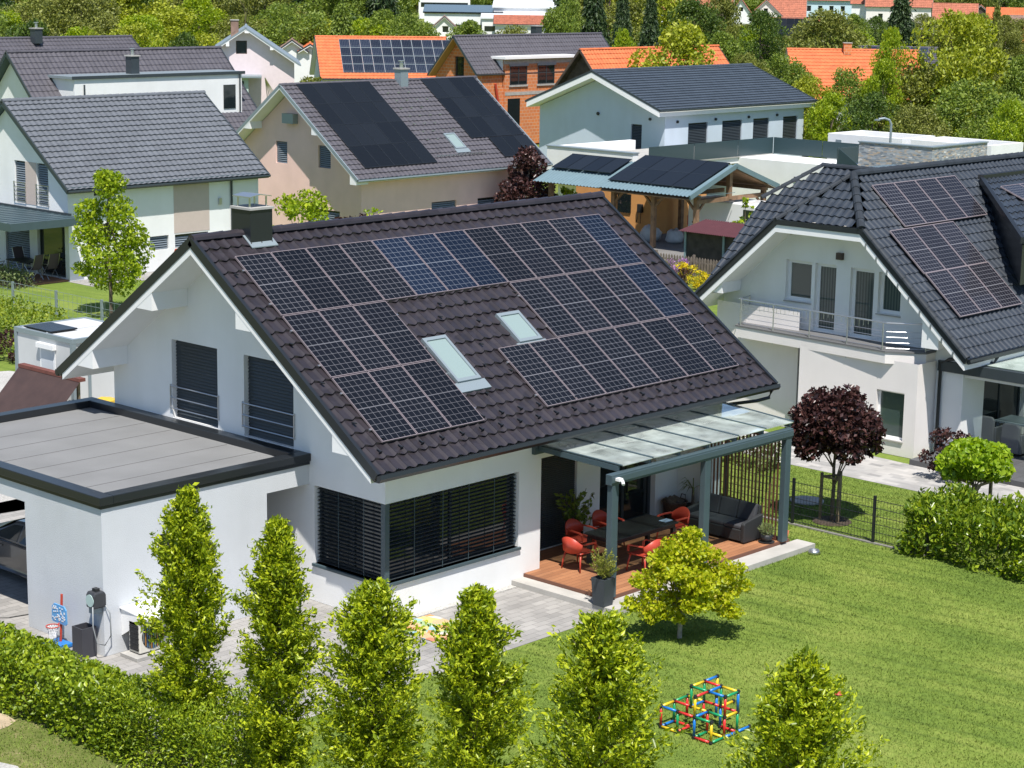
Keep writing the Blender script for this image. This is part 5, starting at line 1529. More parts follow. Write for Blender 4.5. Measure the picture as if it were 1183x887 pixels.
# ground floor bay under the balcony
mb = MB()
facade(mb, (21.0, 0, 0), (0, 1, 0), (-1, 0, 0), .28, 4.35, lambda u: 2.75, [(.68, 1.62, .45, 1.85, .14)])
facade(mb, (21.0, .28, 0), (1, 0, 0), (0, -1, 0), 0, 1.0, lambda u: 2.75)
facade(mb, (21.0, 4.35, 0), (1, 0, 0), (0, 1, 0), 0, 1.0, lambda u: 2.75)
facade(mb, (21.7, 0, 0), (0, 1, 0), (-1, 0, 0), 4.9, 8.0, lambda u: 3.6)
mb.build('bay_wall', WHITE_WARM, R)
window(R, (21.0, 0, 0), (0, 1, 0), (-1, 0, 0), .68, 1.62, .45, 1.85, .14, WPAINT, GLASS_G, (), None, sill=CONC)
for a, b, c, d in ((4.74, 5.68, 3.87, 5.1), (3.86, 4.62, 3.02, 5.1), (2.53, 3.36, 3.02, 5.1), (1.6, 2.38, 3.87, 5.08)):
    window(R, (22, 0, 0), (0, 1, 0), (-1, 0, 0), a, b, c, d, .14, WPAINT, GLASS_G if a > 4.7 else GLASS_C, (), None, sill=CONC if c > 3.5 else None, fw=.10)
for a, b in ((1.2, 3.6), (4.5, 8)): window(R, (22, -.6, 0), (1, 0, 0), (0, -1, 0), a, b, .1, 2.3, .15, ANTH, GLASS, ((a + b) / 2,))
MB().box(21.86, 21.998, 3.62, 3.82, 5.3, 5.5).build('wall_lamp', mat('rust brown metal', (0.06, 0.04, 0.035), .5), R)
# roof: two long slopes, half hip, cross wing slope behind
mb = MB()
tl = (.26, .35, .05, .035, 6)


def slope_tiles(mb, P0, U, V, Lu, Lv):
    tiles(mb, P0, U, V, Lu, Lv, tl[0], tl[1], tl[2], tl[3], tl[4], prof='wave')


n0 = len(mb.v); cutv = set()
slope_tiles(mb, (xh, ry, rz), (1, 0, 0), (0, -rc, -rn), XE - xh, (ry - yr1) / rc)
slope_tiles(mb, (xh, ry, rz), (1, 0, 0), (0, rc, -rn), XE - xh, (yl1 - ry) / rc)
# cut the corner above the half hip: squash ends that stick out beyond the hip plane down onto it
kh = (rz - zh) / (xa - (xh + .02))
for i in range(n0, len(mb.v)):
    x, y, z = mb.v[i]
    lim = xa - (rz - z) / kh
    if z > zh and x < lim: mb.v[i] = (lim, y, z); cutv.add(i)
hs = math.atan2(rz - zh, xa - xh); hc, hn = math.cos(hs), math.sin(hs)
n1 = len(mb.v); Lh = (rz - zh) / hn
tiles(mb, (xa, yr0 - .1, rz), (0, 1, 0), (-hc, 0, -hn), yl0 - yr0 + .2, Lh, tl[0], .35, .05, .035, 6, prof='wave')
for i in range(n1, len(mb.v)):
    x, y, z = mb.v[i]
    hw = max(0, (rz - z) / rs)
    yc = min(max(y, ry - hw - .02), ry + hw + .02)
    if yc != y: cutv.add(i)
    mb.v[i] = (x, yc, z)
mb.drop(cutv)
mb.build('roof', T_BLK, R)
mb = MB(); ridge_cap(mb, (xa, ry, rz + .04), (XE, ry, rz + .04), .14, .4)
ridge_cap(mb, (xa, ry, rz + .05), (xh, yr0, zh + .04), .13, .38); ridge_cap(mb, (xa, ry, rz + .05), (xh, yl0, zh + .04), .10, .38)
mb.build('ridge_cap', T_CAP, R)
# soffit slab, fascia, purlins
mb = MB()
off = -.12; th = .24
for sg, ya_, yb_ in ((-1, yr0, yr1 + .06), (1, yl0, yl1 - .06)):
    za, zb = rzf(ya_), rzf(yb_)
    mb.prism([(xh - .03, ya_, za + off), (xh - .03, yb_, zb + off), (xh - .03, yb_, zb + off - th), (xh - .03, ya_, za + off - th)], (XE - xh - .1, 0, 0))
mb.prism([(xh - .03, yr0, zh + off), (xh - .03, yl0, zh + off), (xh - .03, yl0, zh + off - th), (xh - .03, yr0, zh + off - th)], (1.2, 0, 0))
mb.prism([(xh + .04, 7.35, 3.95), (xh + .04, 7.8, 3.95), (xh + .04, 7.8, rzf(7.8) - .3), (xh + .04, 7.35, rzf(7.35) - .3)], (.95, 0, 0))
mb.prism([(xh + .04, -.3, 3.25), (xh + .04, .25, 3.25), (xh + .04, .25, rzf(.25) - .3), (xh + .04, -.3, rzf(-.3) - .3)], (.95, 0, 0))
mb.build('soffit', WPAINT, R)
mb = MB()
for ya_, yb_ in ((yr0, yr1 - .03), (yl0, yl1 + .03)):
    n = Vector((0, rn * (-1 if yb_ < ry else 1), rc))
    mb.bar(Vector((xh, ya_, rzf(ya_))) - n * .03, Vector((xh, yb_, rzf(yb_))) - n * .03, .09, .2, n)
mb.box(xh - .06, xh + .04, yr0, yl0, zh - .14, zh + .02)
mb.each('verge_trim', BLACKM, R)
mb = MB(); ridge_cap(mb, (xh + .02, yr0 - .1, zh + .0), (xh + .02, yr1, rzf(yr1) + .08), .10, .38); mb.build('verge_tile', T_CAP, R); mb = MB(); ridge_cap(mb, (xh + .02, yl0 + .1, zh), (xh + .02, yl1, rzf(yl1) + .08), .10, .38); mb.build('verge_tile', T_CAP, R)
mb = MB(); ze1 = rzf(yr1)
mb.prism([(xh, yr1 - .01, ze1), (xh, yr1 - .12, ze1 + .01), (xh, yr1 - .13, ze1 - .07), (xh, yr1 - .08, ze1 - .12), (xh, yr1 - .01, ze1 - .12)], (XE - xh, 0, 0)); mb.build('gutter', BLACKM, R)
mb = MB(); mb.tube([(22.6, yr1 - .06, ze1 - .1), (22.5, yr1, ze1 - .3), (22.1, -.7, 2.95), (21.93, -.15, 2.85), (21.93, .12, 2.7), (21.93, .12, .1)], .05, 8); mb.build('downpipe', BLACKM, R)
mb = MB()
for i in range(9):
    y = yr0 - .2 - i * .38; mb.box(xh - .06, xh + .0, y - .02, y + .02, rzf(y) - .34, rzf(y) - .2)
mb.each('fascia_clip', STEEL, R)
# cross wing: slope facing the street beyond the half hip
mb = MB()
wx, wy, wz = 25.5, 4.0, 7.6
ws = math.atan(.85); wc, wn = math.cos(ws), math.sin(ws)
n2 = len(mb.v); cutv = set()
tiles(mb, (wx, wy, wz), (0, 1, 0), (-wc, 0, -wn), 4.6, 5.75, tl[0], .35, .05, .035, 6, prof='wave')
for i in range(n2, len(mb.v)):
    x, y, z = mb.v[i]
    d_ = (wz - z)
    hi = min(6.9 + d_ * 1.33, 8.3)
    lo = min(hi, ry + (rz - z) / rs - .06)
    if y <= lo or y >= hi: cutv.add(i)
    y = min(max(y, lo), hi)
    mb.v[i] = (x, y, z)
mb.drop(cutv)
mb.build('cross_wing_roof', T_BLK, R)
mb = MB(); zq = lambda d_: wz - d_; xq = lambda d_: wx - d_ / .85
ridge_cap(mb, (wx, wy, wz + .04), (wx, 6.9, wz + .04), .11, .36); ridge_cap(mb, (wx, 6.9, wz + .04), (xq(1.05), 8.3, zq(1.05) + .04), .11, .36)
mb.build('ridge_cap', T_CAP, R)
mb = MB(); mb.prism([(wx, wy, wz - .15), (wx, 6.9, wz - .15), (xq(1.05) + .15, 8.25, zq(1.05) - .15), (xq(3.2) + .25, 8.25, zq(3.2) - .15), (xq(3.2) + .25, 7.8, zq(3.2) - .15)], (4, 0, -.02)); mb.build('cross_wing_body', T_BLK, R)
# panels
an = math.atan(rs)
fp = None
for (x0_, y0_, nx) in ((22.92, 3.44, 4), (22.0, 2.16, 3), (22.05, .93, 3)):
    for i in range(nx):
        fp2 = slope_panel(R, 'solar_panel', x0_ + i * 1.165, y0_ - .09 * rn, rzf(y0_) + .14, an, 1.145, 1.665, PV_N, ALU, fp, .025)
        fp = fp or fp2
# dormer-like side wing with its own panels, at the right edge of the view
mb = MB(); dv = .62
P0 = Vector((28.75, 3.1, 7.30))
tiles(mb, tuple(P0), (1, 0, 0), (0, -.93, -.37), 7.5, 3.6, tl[0], .35, .05, .035, 6, prof='wave')
for i in range(len(mb.v)):
    x, y, z = mb.v[i]
    x0_ = 28.75 - (3.1 - y) * .95
    mb.v[i] = (x + (x0_ - 28.75) * max(0, 1 - (x - 28.75) / 7.5), y, z)
mb.build('side_wing_roof', T_BLK, R)
mb = MB(); mb.bar((28.72, 3.1, 7.28), (25.6, -.2, 5.95), .12, .2); mb.bar((28.7, 3.12, 7.36), (36.2, 3.12, 7.36), .2, .14); mb.each('side_wing_trim', BLACKM, R)
mb = MB(); mb.prism([(28.7, 3.0, 7.1), (25.7, -.15, 5.8), (25.7, -.15, 4.6), (28.7, 2.9, 6.5)], (7, 0, 0)); mb.build('side_wing_wall', BLACKM, R)
for i, (x0_, y0_, z0_) in enumerate(((28.6, 2.35, 7.06), (29.75, 2.35, 7.06), (30.9, 2.35, 7.06), (27.4, .78, 6.44), (28.55, .78, 6.44), (29.7, .78, 6.44))):
    slope_panel(R, 'solar_panel', x0_, y0_, z0_ + .08, math.atan2(.37, .93), 1.13, 1.65, PV_N, ALU, fp, .025)
# balcony
mb = MB(); bz0, bz1 = 2.66, 2.98
mb.prism([(22, 7.05, bz0), (21.15, 6.85, bz0), (20.85, 1.3, bz0), (21.5, .35, bz0), (22, .35, bz0)], (0, 0, bz1 - bz0)); mb.build('balcony_slab', WHITE_WARM, R)
mb = MB(); mb.prism([(22, 7.07, bz1), (21.13, 6.87, bz1), (20.82, 1.29, bz1), (21.48, .32, bz1), (22, .32, bz1)], (0, 0, .05)); mb.build('balcony_edge', mat('grey balcony edge', (0.13, 0.13, 0.135), .7), R)
pp = [Vector((21.95, 6.95, 0)), Vector((21.2, 6.8, 0)), Vector((20.9, 1.32, 0)), Vector((21.53, .40, 0)), Vector((21.95, .40, 0))]
mb = MB(); zt = 3.83
mb.tube([p + Vector((0, 0, zt)) for p in pp], .024, 8)
for k in range(4): mb.tube([p + Vector((0, 0, 3.1 + .16 * k)) for p in pp], .008, 5)
for f in (.02, .25, .5, .75, .98):
    p = pp[1].lerp(pp[2], f) + Vector((-.03, 0, 0)); mb.tube([p + Vector((0, 0, 2.62)), p + Vector((0, 0, zt))], .02, 6)
for p in (pp[0], pp[3]): mb.tube([p + Vector((0, 0, 2.9)), p + Vector((0, 0, zt))], .02, 6)
mb.build('balcony_railing', STEEL, R)
mb = MB(); rr = random.Random(2)
y = 6.6
while y > 1.5:
    x = 21.2 - .3 * (6.8 - y) / 5.48; mb.tube([(x - .03, y, zt - .02), (x - .03, y, zt - .12 - rr.random() * .2)], .007, 4); y -= .16
mb.build('light_chain', STEEL, R)
mb = MB(); mb.prism([(21.6, .42, 3.05), (21.97, .42, 3.05), (21.97, .42, 3.8), (21.6, .42, 3.8)], (0, .015, 0))
mb.build('balcony_screen', WPAINT, R)
# patio roof on the sunny side of that house
PT = thing('patio_roof', 'black framed flat glass patio roof at the right edge beside the balcony house', 'patio roof', (24, -2.5, .15), world=True)
mb = MB(); mb.box(21.9, 22.1, -6.3, .2, 2.48, 2.78); mb.box(22.1, 33, -6.3, -6.1, 2.48, 2.78); mb.box(22.1, 33, -.75, -.62, 2.6, 2.9); mb.each('beam', ANTH, PT)
mb = MB()
for x in np.arange(22.1, 33, 1.2): mb.box(x, x + .06, -6.1, -.75, 2.70, 2.79)
mb.each('rafter', ANTH, PT)
MB().box(22.1, 33, -6.15, -.76, 2.80, 2.815).build('glass_pane', PGLASS, PT)
MB().box(21.93, 22.07, -6.2, -6.06, .15, 2.48).build('post', ANTH, PT); MB().box(22.02, 22.36, -.25, .02, .15, 2.5).build('pillar', WHITE, PT)
MB().box(22.1, 22.14, -5.9, -.3, 2.36, 2.46).build('awning_box', WPAINT, PT)
mb = MB(); mb.box(26.0, 26.15, -6.3, -.6, .15, 2.6); mb.build('back_wall', WHITE_WARM, PT)
GFAB = mat('grey woven chair', (0.14, 0.14, 0.145), .85, bump=.5, bscale=60)


def rattan_chair():
    t = thing('patio_chair', 'x', 'chair', (0, 0, 0), 0, 'grey rattan chairs under the patio roof')
    MB().box(-.28, .28, -.28, .28, .08, .44).build('seat', GFAB, t, bevel=.03)
    mb = MB(); mb.prism([(-.29, -.30, .08), (.29, -.30, .08), (.29, -.30, .85), (.2, -.30, .93), (-.2, -.30, .93), (-.29, -.30, .85)], (0, .09, 0)); mb.build('backrest', GFAB, t, bevel=.03)
    for s in (-1, 1): MB().box(s * .30 - .04, s * .30 + .04, -.25, .28, .08, .64).build('armrest', GFAB, t, bevel=.02)
    MB().box(-.22, .22, -.2, .24, .44, .50).build('cushion', CUSH, t, bevel=.02)
    return t


rc_ = rattan_chair()
for i, (x, y, r, l) in enumerate([(23.5, -.7, -90, 'grey rattan chair closest to the white pillar under the patio roof'), (23.1, -1.75, -90, 'grey rattan chair with its back to the lawn, second from the white pillar'), (23.0, -2.85, -90, 'grey rattan chair at the right edge with its back to the lawn'),
                                  (25.3, -1.3, 90, 'grey high backed chair facing the lawn on the far side of the patio table'), (25.3, -2.6, 90, 'grey chair facing the lawn at the right edge, far side of the patio table')]):
    c = rc_ if i == 0 else copy_tree(rc_)
    c.location = (x, y, .15); c.rotation_euler = (0, 0, rad(r)); c['label'] = l
t = thing('patio_table', 'grey table between the rattan chairs under the glass patio roof', 'table', (24.2, -1.9, .15))
MB().box(-.5, .5, -1.2, 1.2, .70, .75).build('table_top', GREYM, t)
for sx in (-1, 1):
    for sy in (-1, 1): MB().box(sx * .42 - .04, sx * .42 + .04, sy * 1.1 - .04, sy * 1.1 + .04, 0, .7).build('leg', GREYM, t)

# ---- shed, picket fence, van and flowers between the houses
t = thing('garden_shed', 'low dark timber shed with a maroon corrugated metal roof behind the picket fence', 'shed', (46, 27.8, 0), world=True)
DW = mat('dark weathered boards', (0.055, 0.045, 0.038), .85, var=.35, vscale=3, bump=.3)
mb = MB()
for i in range(9):
    z = .05 + .2 * i
    mb.box(45.0, 46.4, 24.2, 24.23, z, z + .19); mb.box(45.0, 46.4, 27.57, 27.6, z, z + .19)
mb.box(44.97, 45.0, 24.2, 27.6, .05, 1.85); mb.build('wall', DW, t)
MAR = mat('maroon sheet metal', (0.085, 0.028, 0.032), .45, var=.1)
mb = MB(); ys = np.linspace(23.9, 27.8, 121); h_ = .04 * (np.sin(np.arange(121) * PI / 2) > .5)
v = []
for y, hh in zip(ys, h_): v += [(49.6, y, 2.28 + hh), (44.6, y, 1.92 + hh)]
v = [(46.6 if i % 2 == 0 else 44.6, p[1], (2.28 if i % 2 == 0 else 1.92) + (p[2] - (2.28 if i % 2 == 0 else 1.92))) for i, p in enumerate(v)]
mb.add(v, [(2 * i, 2 * i + 1, 2 * i + 3, 2 * i + 2) for i in range(120)]); mb.build('roof', MAR, t)
mb = MB(); mb.box(45.0, 46.4, 24.23, 27.57, 0, 1.86); mb.build('core', DW, t)
for y in (24.2, 25.4, 27.6): MB().box(44.90, 44.965, y - .05, y + .05, 0, 1.9).build('corner_post', mat('grey blue post', (0.2, 0.28, 0.3), .5), t)
t = thing('picket_fence', 'low weathered picket fence in front of the maroon roofed shed', 'fence', (44.0, 27, 0), world=True)
FW = mat('grey fence wood', (0.16, 0.13, 0.11), .85, var=.3, vscale=5)
mb = MB()
for z in (.25, .65): mb.box(43.98, 44.02, 20.5, 29.6, z, z + .07)
mb.build('rail', FW, t)
mb = MB()
for i, y in enumerate(np.arange(20.5, 29.6, .16)): mb.prism([(43.95, y, .05), (43.95, y + .1, .05), (43.95, y + .1, .85), (43.95, y + .05, .93), (43.95, y, .85)], (.022, 0, 0))
mb.build('picket', FW, t)
for y in (22, 24.2, 26.4, 28.6): MB().box(44.02, 44.12, y - .05, y + .05, 0, 1.0).build('post', FW, t)
t = thing('parked_van', 'white van parked beyond the maroon shed, half hidden by the black tiled roof', 'van', (54.2, 31.3, 0), rad(-90))
VW = mat('white van paint', (0.72, 0.73, 0.74), .35, coat=.5)
mb = MB(); mb.prism([(-2.7, -1.0, .45), (2.6, -1.0, .45), (2.7, -1.0, .9), (2.35, -1.0, 1.25), (1.6, -1.0, 2.15), (1.2, -1.0, 2.3), (-2.6, -1.0, 2.3), (-2.7, -1.0, 2.15)], (0, 2.0, 0)); mb.build('body', VW, t, bevel=.08)
for s in (-1, 1):
    mb = MB(); mb.prism([(.8, s * 1.003, 1.4), (1.95, s * 1.003, 1.4), (1.5, s * 1.003, 2.0), (.8, s * 1.003, 2.0)], (0, s * .01, 0)); mb.build('side_window', GLASS, t)
    mb = MB(); mb.box(-2.4, .7, s * 1.008 - .012, s * 1.008 + .012, 1.05, 1.12); mb.build('side_trim', BLKP, t)
    for x in (-1.7, 1.7):
        w_ = MB().tube([(x, s * .8, .36), (x, s * 1.02, .36)], .36, 18).build('wheel', BLKP, t); MB().tube([(x, s * 1.02, .36), (x, s * 1.035, .36)], .2, 12).build('rim', STEEL, w_)
    MB().box(-2.73, -2.68, s * .9 - .08, s * .9 + .08, .9, 1.4).build('tail_light', RCH, t)
mb = MB(); mb.prism([(2.33, -.9, 1.3), (2.33, .9, 1.3), (1.64, .85, 2.13), (1.64, -.85, 2.13)], (.015, 0, .01)); mb.build('windscreen', GLASS, t)
shrub('flower_bush', 'bright yellow flowering bush by the picket fence', 42.6, 25.9, .85, 1.3, 700, .1, leaf_mat('yellow blossom', [(0.25, 0.30, 0.02), (0.6, 0.45, 0.01), (0.75, 0.55, 0.02)], .6, .3), 31, cat='bush')
shrub('flower_bush', 'second yellow flowering bush, lower and nearer the black tiled eave', 41.6, 24.2, .8, 1.3, 700, .1, leaf_mat('yellow blossom mix', [(0.15, 0.22, 0.02), (0.6, 0.45, 0.01), (0.7, 0.55, 0.02)], .6, .3), 32, cat='bush')
shrub('flower_bush', 'violet flowering bush beside the yellow bushes at the picket fence', 43.2, 26.6, .95, 1.2, 600, .09, leaf_mat('violet blossom', [(0.10, 0.16, 0.04), (0.3, 0.14, 0.32), (0.38, 0.22, 0.42)], .6, .3), 33, cat='bush')
shrub('dark_shrub', 'dark red shrub below the yellow flowering bushes', 41.9, 25.3, .7, 1.0, 400, .1, L_RED, 34)
shrub('young_tree', 'slim young tree with sparse leaves in front of the white van', 50.5, 28.3, 3.3, 1.1, 420, .17, L_LIME, 35, z0=.3, cat='tree', kind='column')

# ---- wire fence, walkway planting
t = thing('wire_mesh_fence', 'dark wire mesh fence between the two lawns beside the laurel hedge', 'fence', (12.75, -3, 0), world=True)
for y in (1.0, -1.38, -3.77, -5.3): MB().box(12.72, 12.78, y - .03, y + .03, 0, 1.19).build('post', BLACKM, t)
mb = MB()
for z in (.08, .28, .48, .68, .88, 1.08): mb.box(12.742, 12.758, -5.3, 1.0, z, z + .012)
for y in np.arange(-5.3, 1.0, .09): mb.box(12.748, 12.753, y, y + .006, .05, 1.12)
mb.build('mesh_panel', BLACKM, t)
mb = MB(); mb.box(12.70, 12.80, -5.3, 1.0, -.02, .025); mb.build('kerb', mat('dull kerb', (0.22, 0.21, 0.19), .9, var=.2, vscale=4), t)
hedge('low_hedge', 'row of low grey green lavender bushes seen through the slat screen', 16.6, 17.5, 2.2, 8.5, .75, 2600, .12, L_GREY, 41, .1)
t = columnar = thing('red_leaf_tree', 'round crowned dark red leaved tree held by stakes on the neighbouring lawn', 'tree', (13.71, -1.92, 0))
cl = [(0, 0, 2.55, 1.05, 1.05, .72)] + [(1.0 * math.cos(a) * .7, 1.0 * math.sin(a) * .7, 2.35 + .45 * ((k * 7) % 5) / 5, .5, .5, .4) for k, a in enumerate(np.linspace(0, 2 * PI, 13)[:-1])] + [(.4 * math.cos(a), .4 * math.sin(a), 3.05, .5, .5, .38) for a in (0, 2, 4)] + [(.8 * math.cos(a), .8 * math.sin(a), 1.98, .4, .4, .28) for a in (.5, 1.7, 2.9, 4.2, 5.5)]
tree_parts(t, 3.5, cl, 11000, .13, L_RED, 51, 2.3, .06, aspect=.7)
mb = MB()
for a in (0, 2.1, 4.2): mb.box(.3 * math.cos(a) - .03, .3 * math.cos(a) + .03, .3 * math.sin(a) - .03, .3 * math.sin(a) + .03, 0, 1.25)
for a in (0, 2.1, 4.2):
    p, q = Vector((.3 * math.cos(a), .3 * math.sin(a), 1.15)), Vector((.3 * math.cos(a + 2.1), .3 * math.sin(a + 2.1), 1.15)); mb.bar(p, q, .03, .05)
mb.build('stake', STAKE, t)
MB().lathe([(.5, 0), (.42, .03), (.001, .04)], n=18).build('mulch_ring', SOIL, t)
t = thing('ball_tree', 'bright green umbrella crowned small tree with stakes rising from the laurel hedge', 'tree', (16.22, -4.43, 0))
cl = [(0, 0, 1.62, .74, .74, .50)] + [(.62 * math.cos(a), .62 * math.sin(a), 1.42 + .10 * ((k * 3) % 4), .34, .34, .30) for k, a in enumerate(np.linspace(0, 2 * PI, 11)[:-1])] + [(.35 * math.cos(a), .35 * math.sin(a), 1.85, .34, .34, .22) for a in (0, 1.6, 3.1, 4.7)]
tree_parts(t, 2.1, cl, 4200, .17, L_BALL, 52, 1.5, .05, BARK_PALE, aspect=.65)
mb = MB()
for x, y in ((-.35, -.3), (.35, -.3), (0, .4)): mb.box(x - .035, x + .035, y - .035, y + .035, 0, 1.1)
mb.bar((-.35, -.3, 1.05), (.35, -.3, 1.05), .04, .06); mb.bar((.35, -.3, 1.05), (0, .4, 1.05), .04, .06); mb.bar((-.35, -.3, 1.05), (0, .4, 1.05), .04, .06)
mb.build('stake', STAKE, t)
shrub('red_shrub', 'small dark red shrub behind the umbrella crowned tree at the patio edge', 19.6, -1.6, 1.5, 1.3, 1100, .12, L_RED, 53, .15)
hedge('laurel_hedge', 'glossy laurel hedge with broad leaves at the right edge of the lawn', 12.42, 14.9, -10.5, -4.75, 1.22, 12500, .15, L_LAUREL, 61, .12, aspect=.45)
hedge('laurel_hedge', 'taller shaded laurel hedge block behind the front laurel, under the umbrella crowned tree', 14.9, 16.0, -9.5, -3.7, .62, 3600, .15, L_LAUREL, 62, .12, aspect=.45)
# ------------------------------------------------------------------ garden trees and hedges
GRP = 'columnar hornbeams along the front boundary'
for i, (y, h, r, l) in enumerate([(-3.45, 5.05, .74, 'tallest columnar hornbeam in front of the garage wall'), (-5.8, 4.95, .68, 'columnar hornbeam covering the left end of the corner window'), (-8.0, 4.4, .98, 'broad columnar hornbeam below the corner window post'),
                                  (-10.2, 4.85, .86, 'columnar hornbeam with a thin loose tip in front of the paving and play mat'), (-12.6, 5.0, 1.05, 'columnar hornbeam below the tall planter, left of the climbing frame'), (-15.95, 5.25, 1.10, 'columnar hornbeam right of the climbing frame')]):
    columnar_tree('columnar_hornbeam', l, -7.8, y, h, r, 100 + i, GRP, n_tw=300, per=118)
hedge('clipped_hedge', 'clipped leafy green hedge at the lower left in front of the garage paving', -8.55, -7.45, -1.9, 9.5, 1.12, 36000, .09, L_HEDGE, 71, .05)
hedge('clipped_hedge', 'finer dense hedge end block at the foot of the tallest hornbeam', -8.6, -7.0, -5.2, -1.95, 1.35, 24000, .07, L_HEDGE, 72, .04, aspect=.4)
t = thing('maple_tree', 'small yellow green maple with layered branches on the lawn before the patio', 'tree', (3.75, -4.94, 0))
cl = []
rng = np.random.default_rng(77)
for (x, y, z, r) in [(.0, 0, 2.0, .42), (.22, -.1, 1.85, .42), (-.25, .15, 1.75, .42), (.55, -.35, 1.35, .40), (.8, -.6, 1.45, .34), (-.55, .35, 1.3, .38), (-.8, .5, .82, .28), (-.45, .25, .95, .35), (.5, -.5, .95, .38), (.1, .3, 1.4, .45), (.3, .5, 1.5, .4), (-.1, -.5, 1.35, .42), (-.2, -.55, .95, .35), (.95, -.75, 1.1, .25), (.15, -.1, 2.25, .25), (.0, 0, 1.5, .5), (.7, .1, 1.2, .4), (-.5, -.3, 1.6, .3), (.35, -.3, .75, .3), (-.35, .1, .62, .3), (.6, -.75, .62, .3), (.15, .2, .8, .35), (-.65, .2, .62, .25), (.2, -.1, 1.05, .4)]:
    cl.append((x * 1.05, y * 1.05, z, r * 1.1, r * 1.1, r * .5))
    cl.append((x + rng.normal() * .15, y + rng.normal() * .15, z - .12, r * .6, r * .6, r * .3))
tree_parts(t, 2.4, cl, 13500, .08, L_MAPLE, 78, 1.0, .055, BARK_PALE, aspect=.75, shell=.3)
t = thing('garden_tree', 'young bright green conical tree on the lawn of the slate blue roofed house', 'tree', (18.49, 35.35, 0))
tree_parts(t, 5.7, crown_clumps(5.75, 2.9, 81, 60, .2, 'egg'), 9500, .14, L_LIME, 82, 4.6, .08, aspect=.6)
hedge('thuja_hedge', 'yellow green rounded thuja hedge at the left edge behind the container', 10.6, 13.4, 30.9, 36.5, 1.35, 5200, .11, L_THUJA, 83, .12)
shrub('red_shrub', 'dark red barberry shrub between the thuja hedge and the white container', 10.4, 29.9, 1.1, 1.5, 900, .12, L_RED, 84)
shrub('red_shrub', 'smaller dark red shrub left of the barberry at the gravel edge', 9.8, 31.6, .6, 1.0, 350, .12, L_RED, 86)
hedge('lavender_hedge', 'grey green lavender border in front of the white house terrace', 19.0, 20.3, 43.3, 48.0, .65, 2600, .1, L_GREY, 85, .15)
t = thing('garden_fence', 'thin wire fence with dark posts across the neighbouring lawn at the left', 'fence', (16.7, 38, 0), world=True)
for y in (30.5, 33.4, 36.4, 39.4, 42.4): MB().box(16.66, 16.74, y - .04, y + .04, 0, 1.05).build('post', GREYM, t)
mb = MB()
for z in (.1, .4, .7, 1.0): mb.box(16.69, 16.71, 30.5, 42.4, z, z + .01)
for y in np.arange(30.5, 42.4, .3): mb.box(16.697, 16.703, y, y + .008, .1, 1.0)
mb.build('mesh_panel', GREYM, t)
shrub('leafy_bush', 'loose green bush in front of the pink house gable', 34.2, 42.2, 3.3, 3.4, 1900, .2, L_LIME, 87, .1, nc=18)
shrub('leafy_bush', 'low sprig of green leaves showing above the brown ridge before the pink wall', 36.0, 39.0, 2.6, 1.6, 200, .2, L_LIME, 88, .5)
shrub('red_bush', 'low dark red bush along the pink house beside the loose green bush', 36.6, 40.8, 2.0, 2.6, 600, .18, L_RED, 89, .4)
t = thing('purple_tree', 'dark purple leaved tree at the right end of the pink house', 'tree', (50.2, 42.4, 0))
tree_parts(t, 4.6, crown_clumps(4.4, 2.9, 90, 44, .1, 'egg'), 6500, .2, L_RED, 91, 3, .08)
shrub('leafy_bush', 'fresh green bush between the purple tree and the carport', 52.0, 41.4, 2.3, 1.8, 600, .2, L_LIME, 92)
shrub('palm_bush', 'pale green bush at the end of the pink house beside the white parapet', 57.0, 48.5, 3.6, 1.8, 700, .25, L_GREY, 93)
shrub('yellow_bush', 'green shrub at the foot of the white pink gable house', 96, 112, 3.6, 4.2, 900, .3, L_OLIVE, 94)
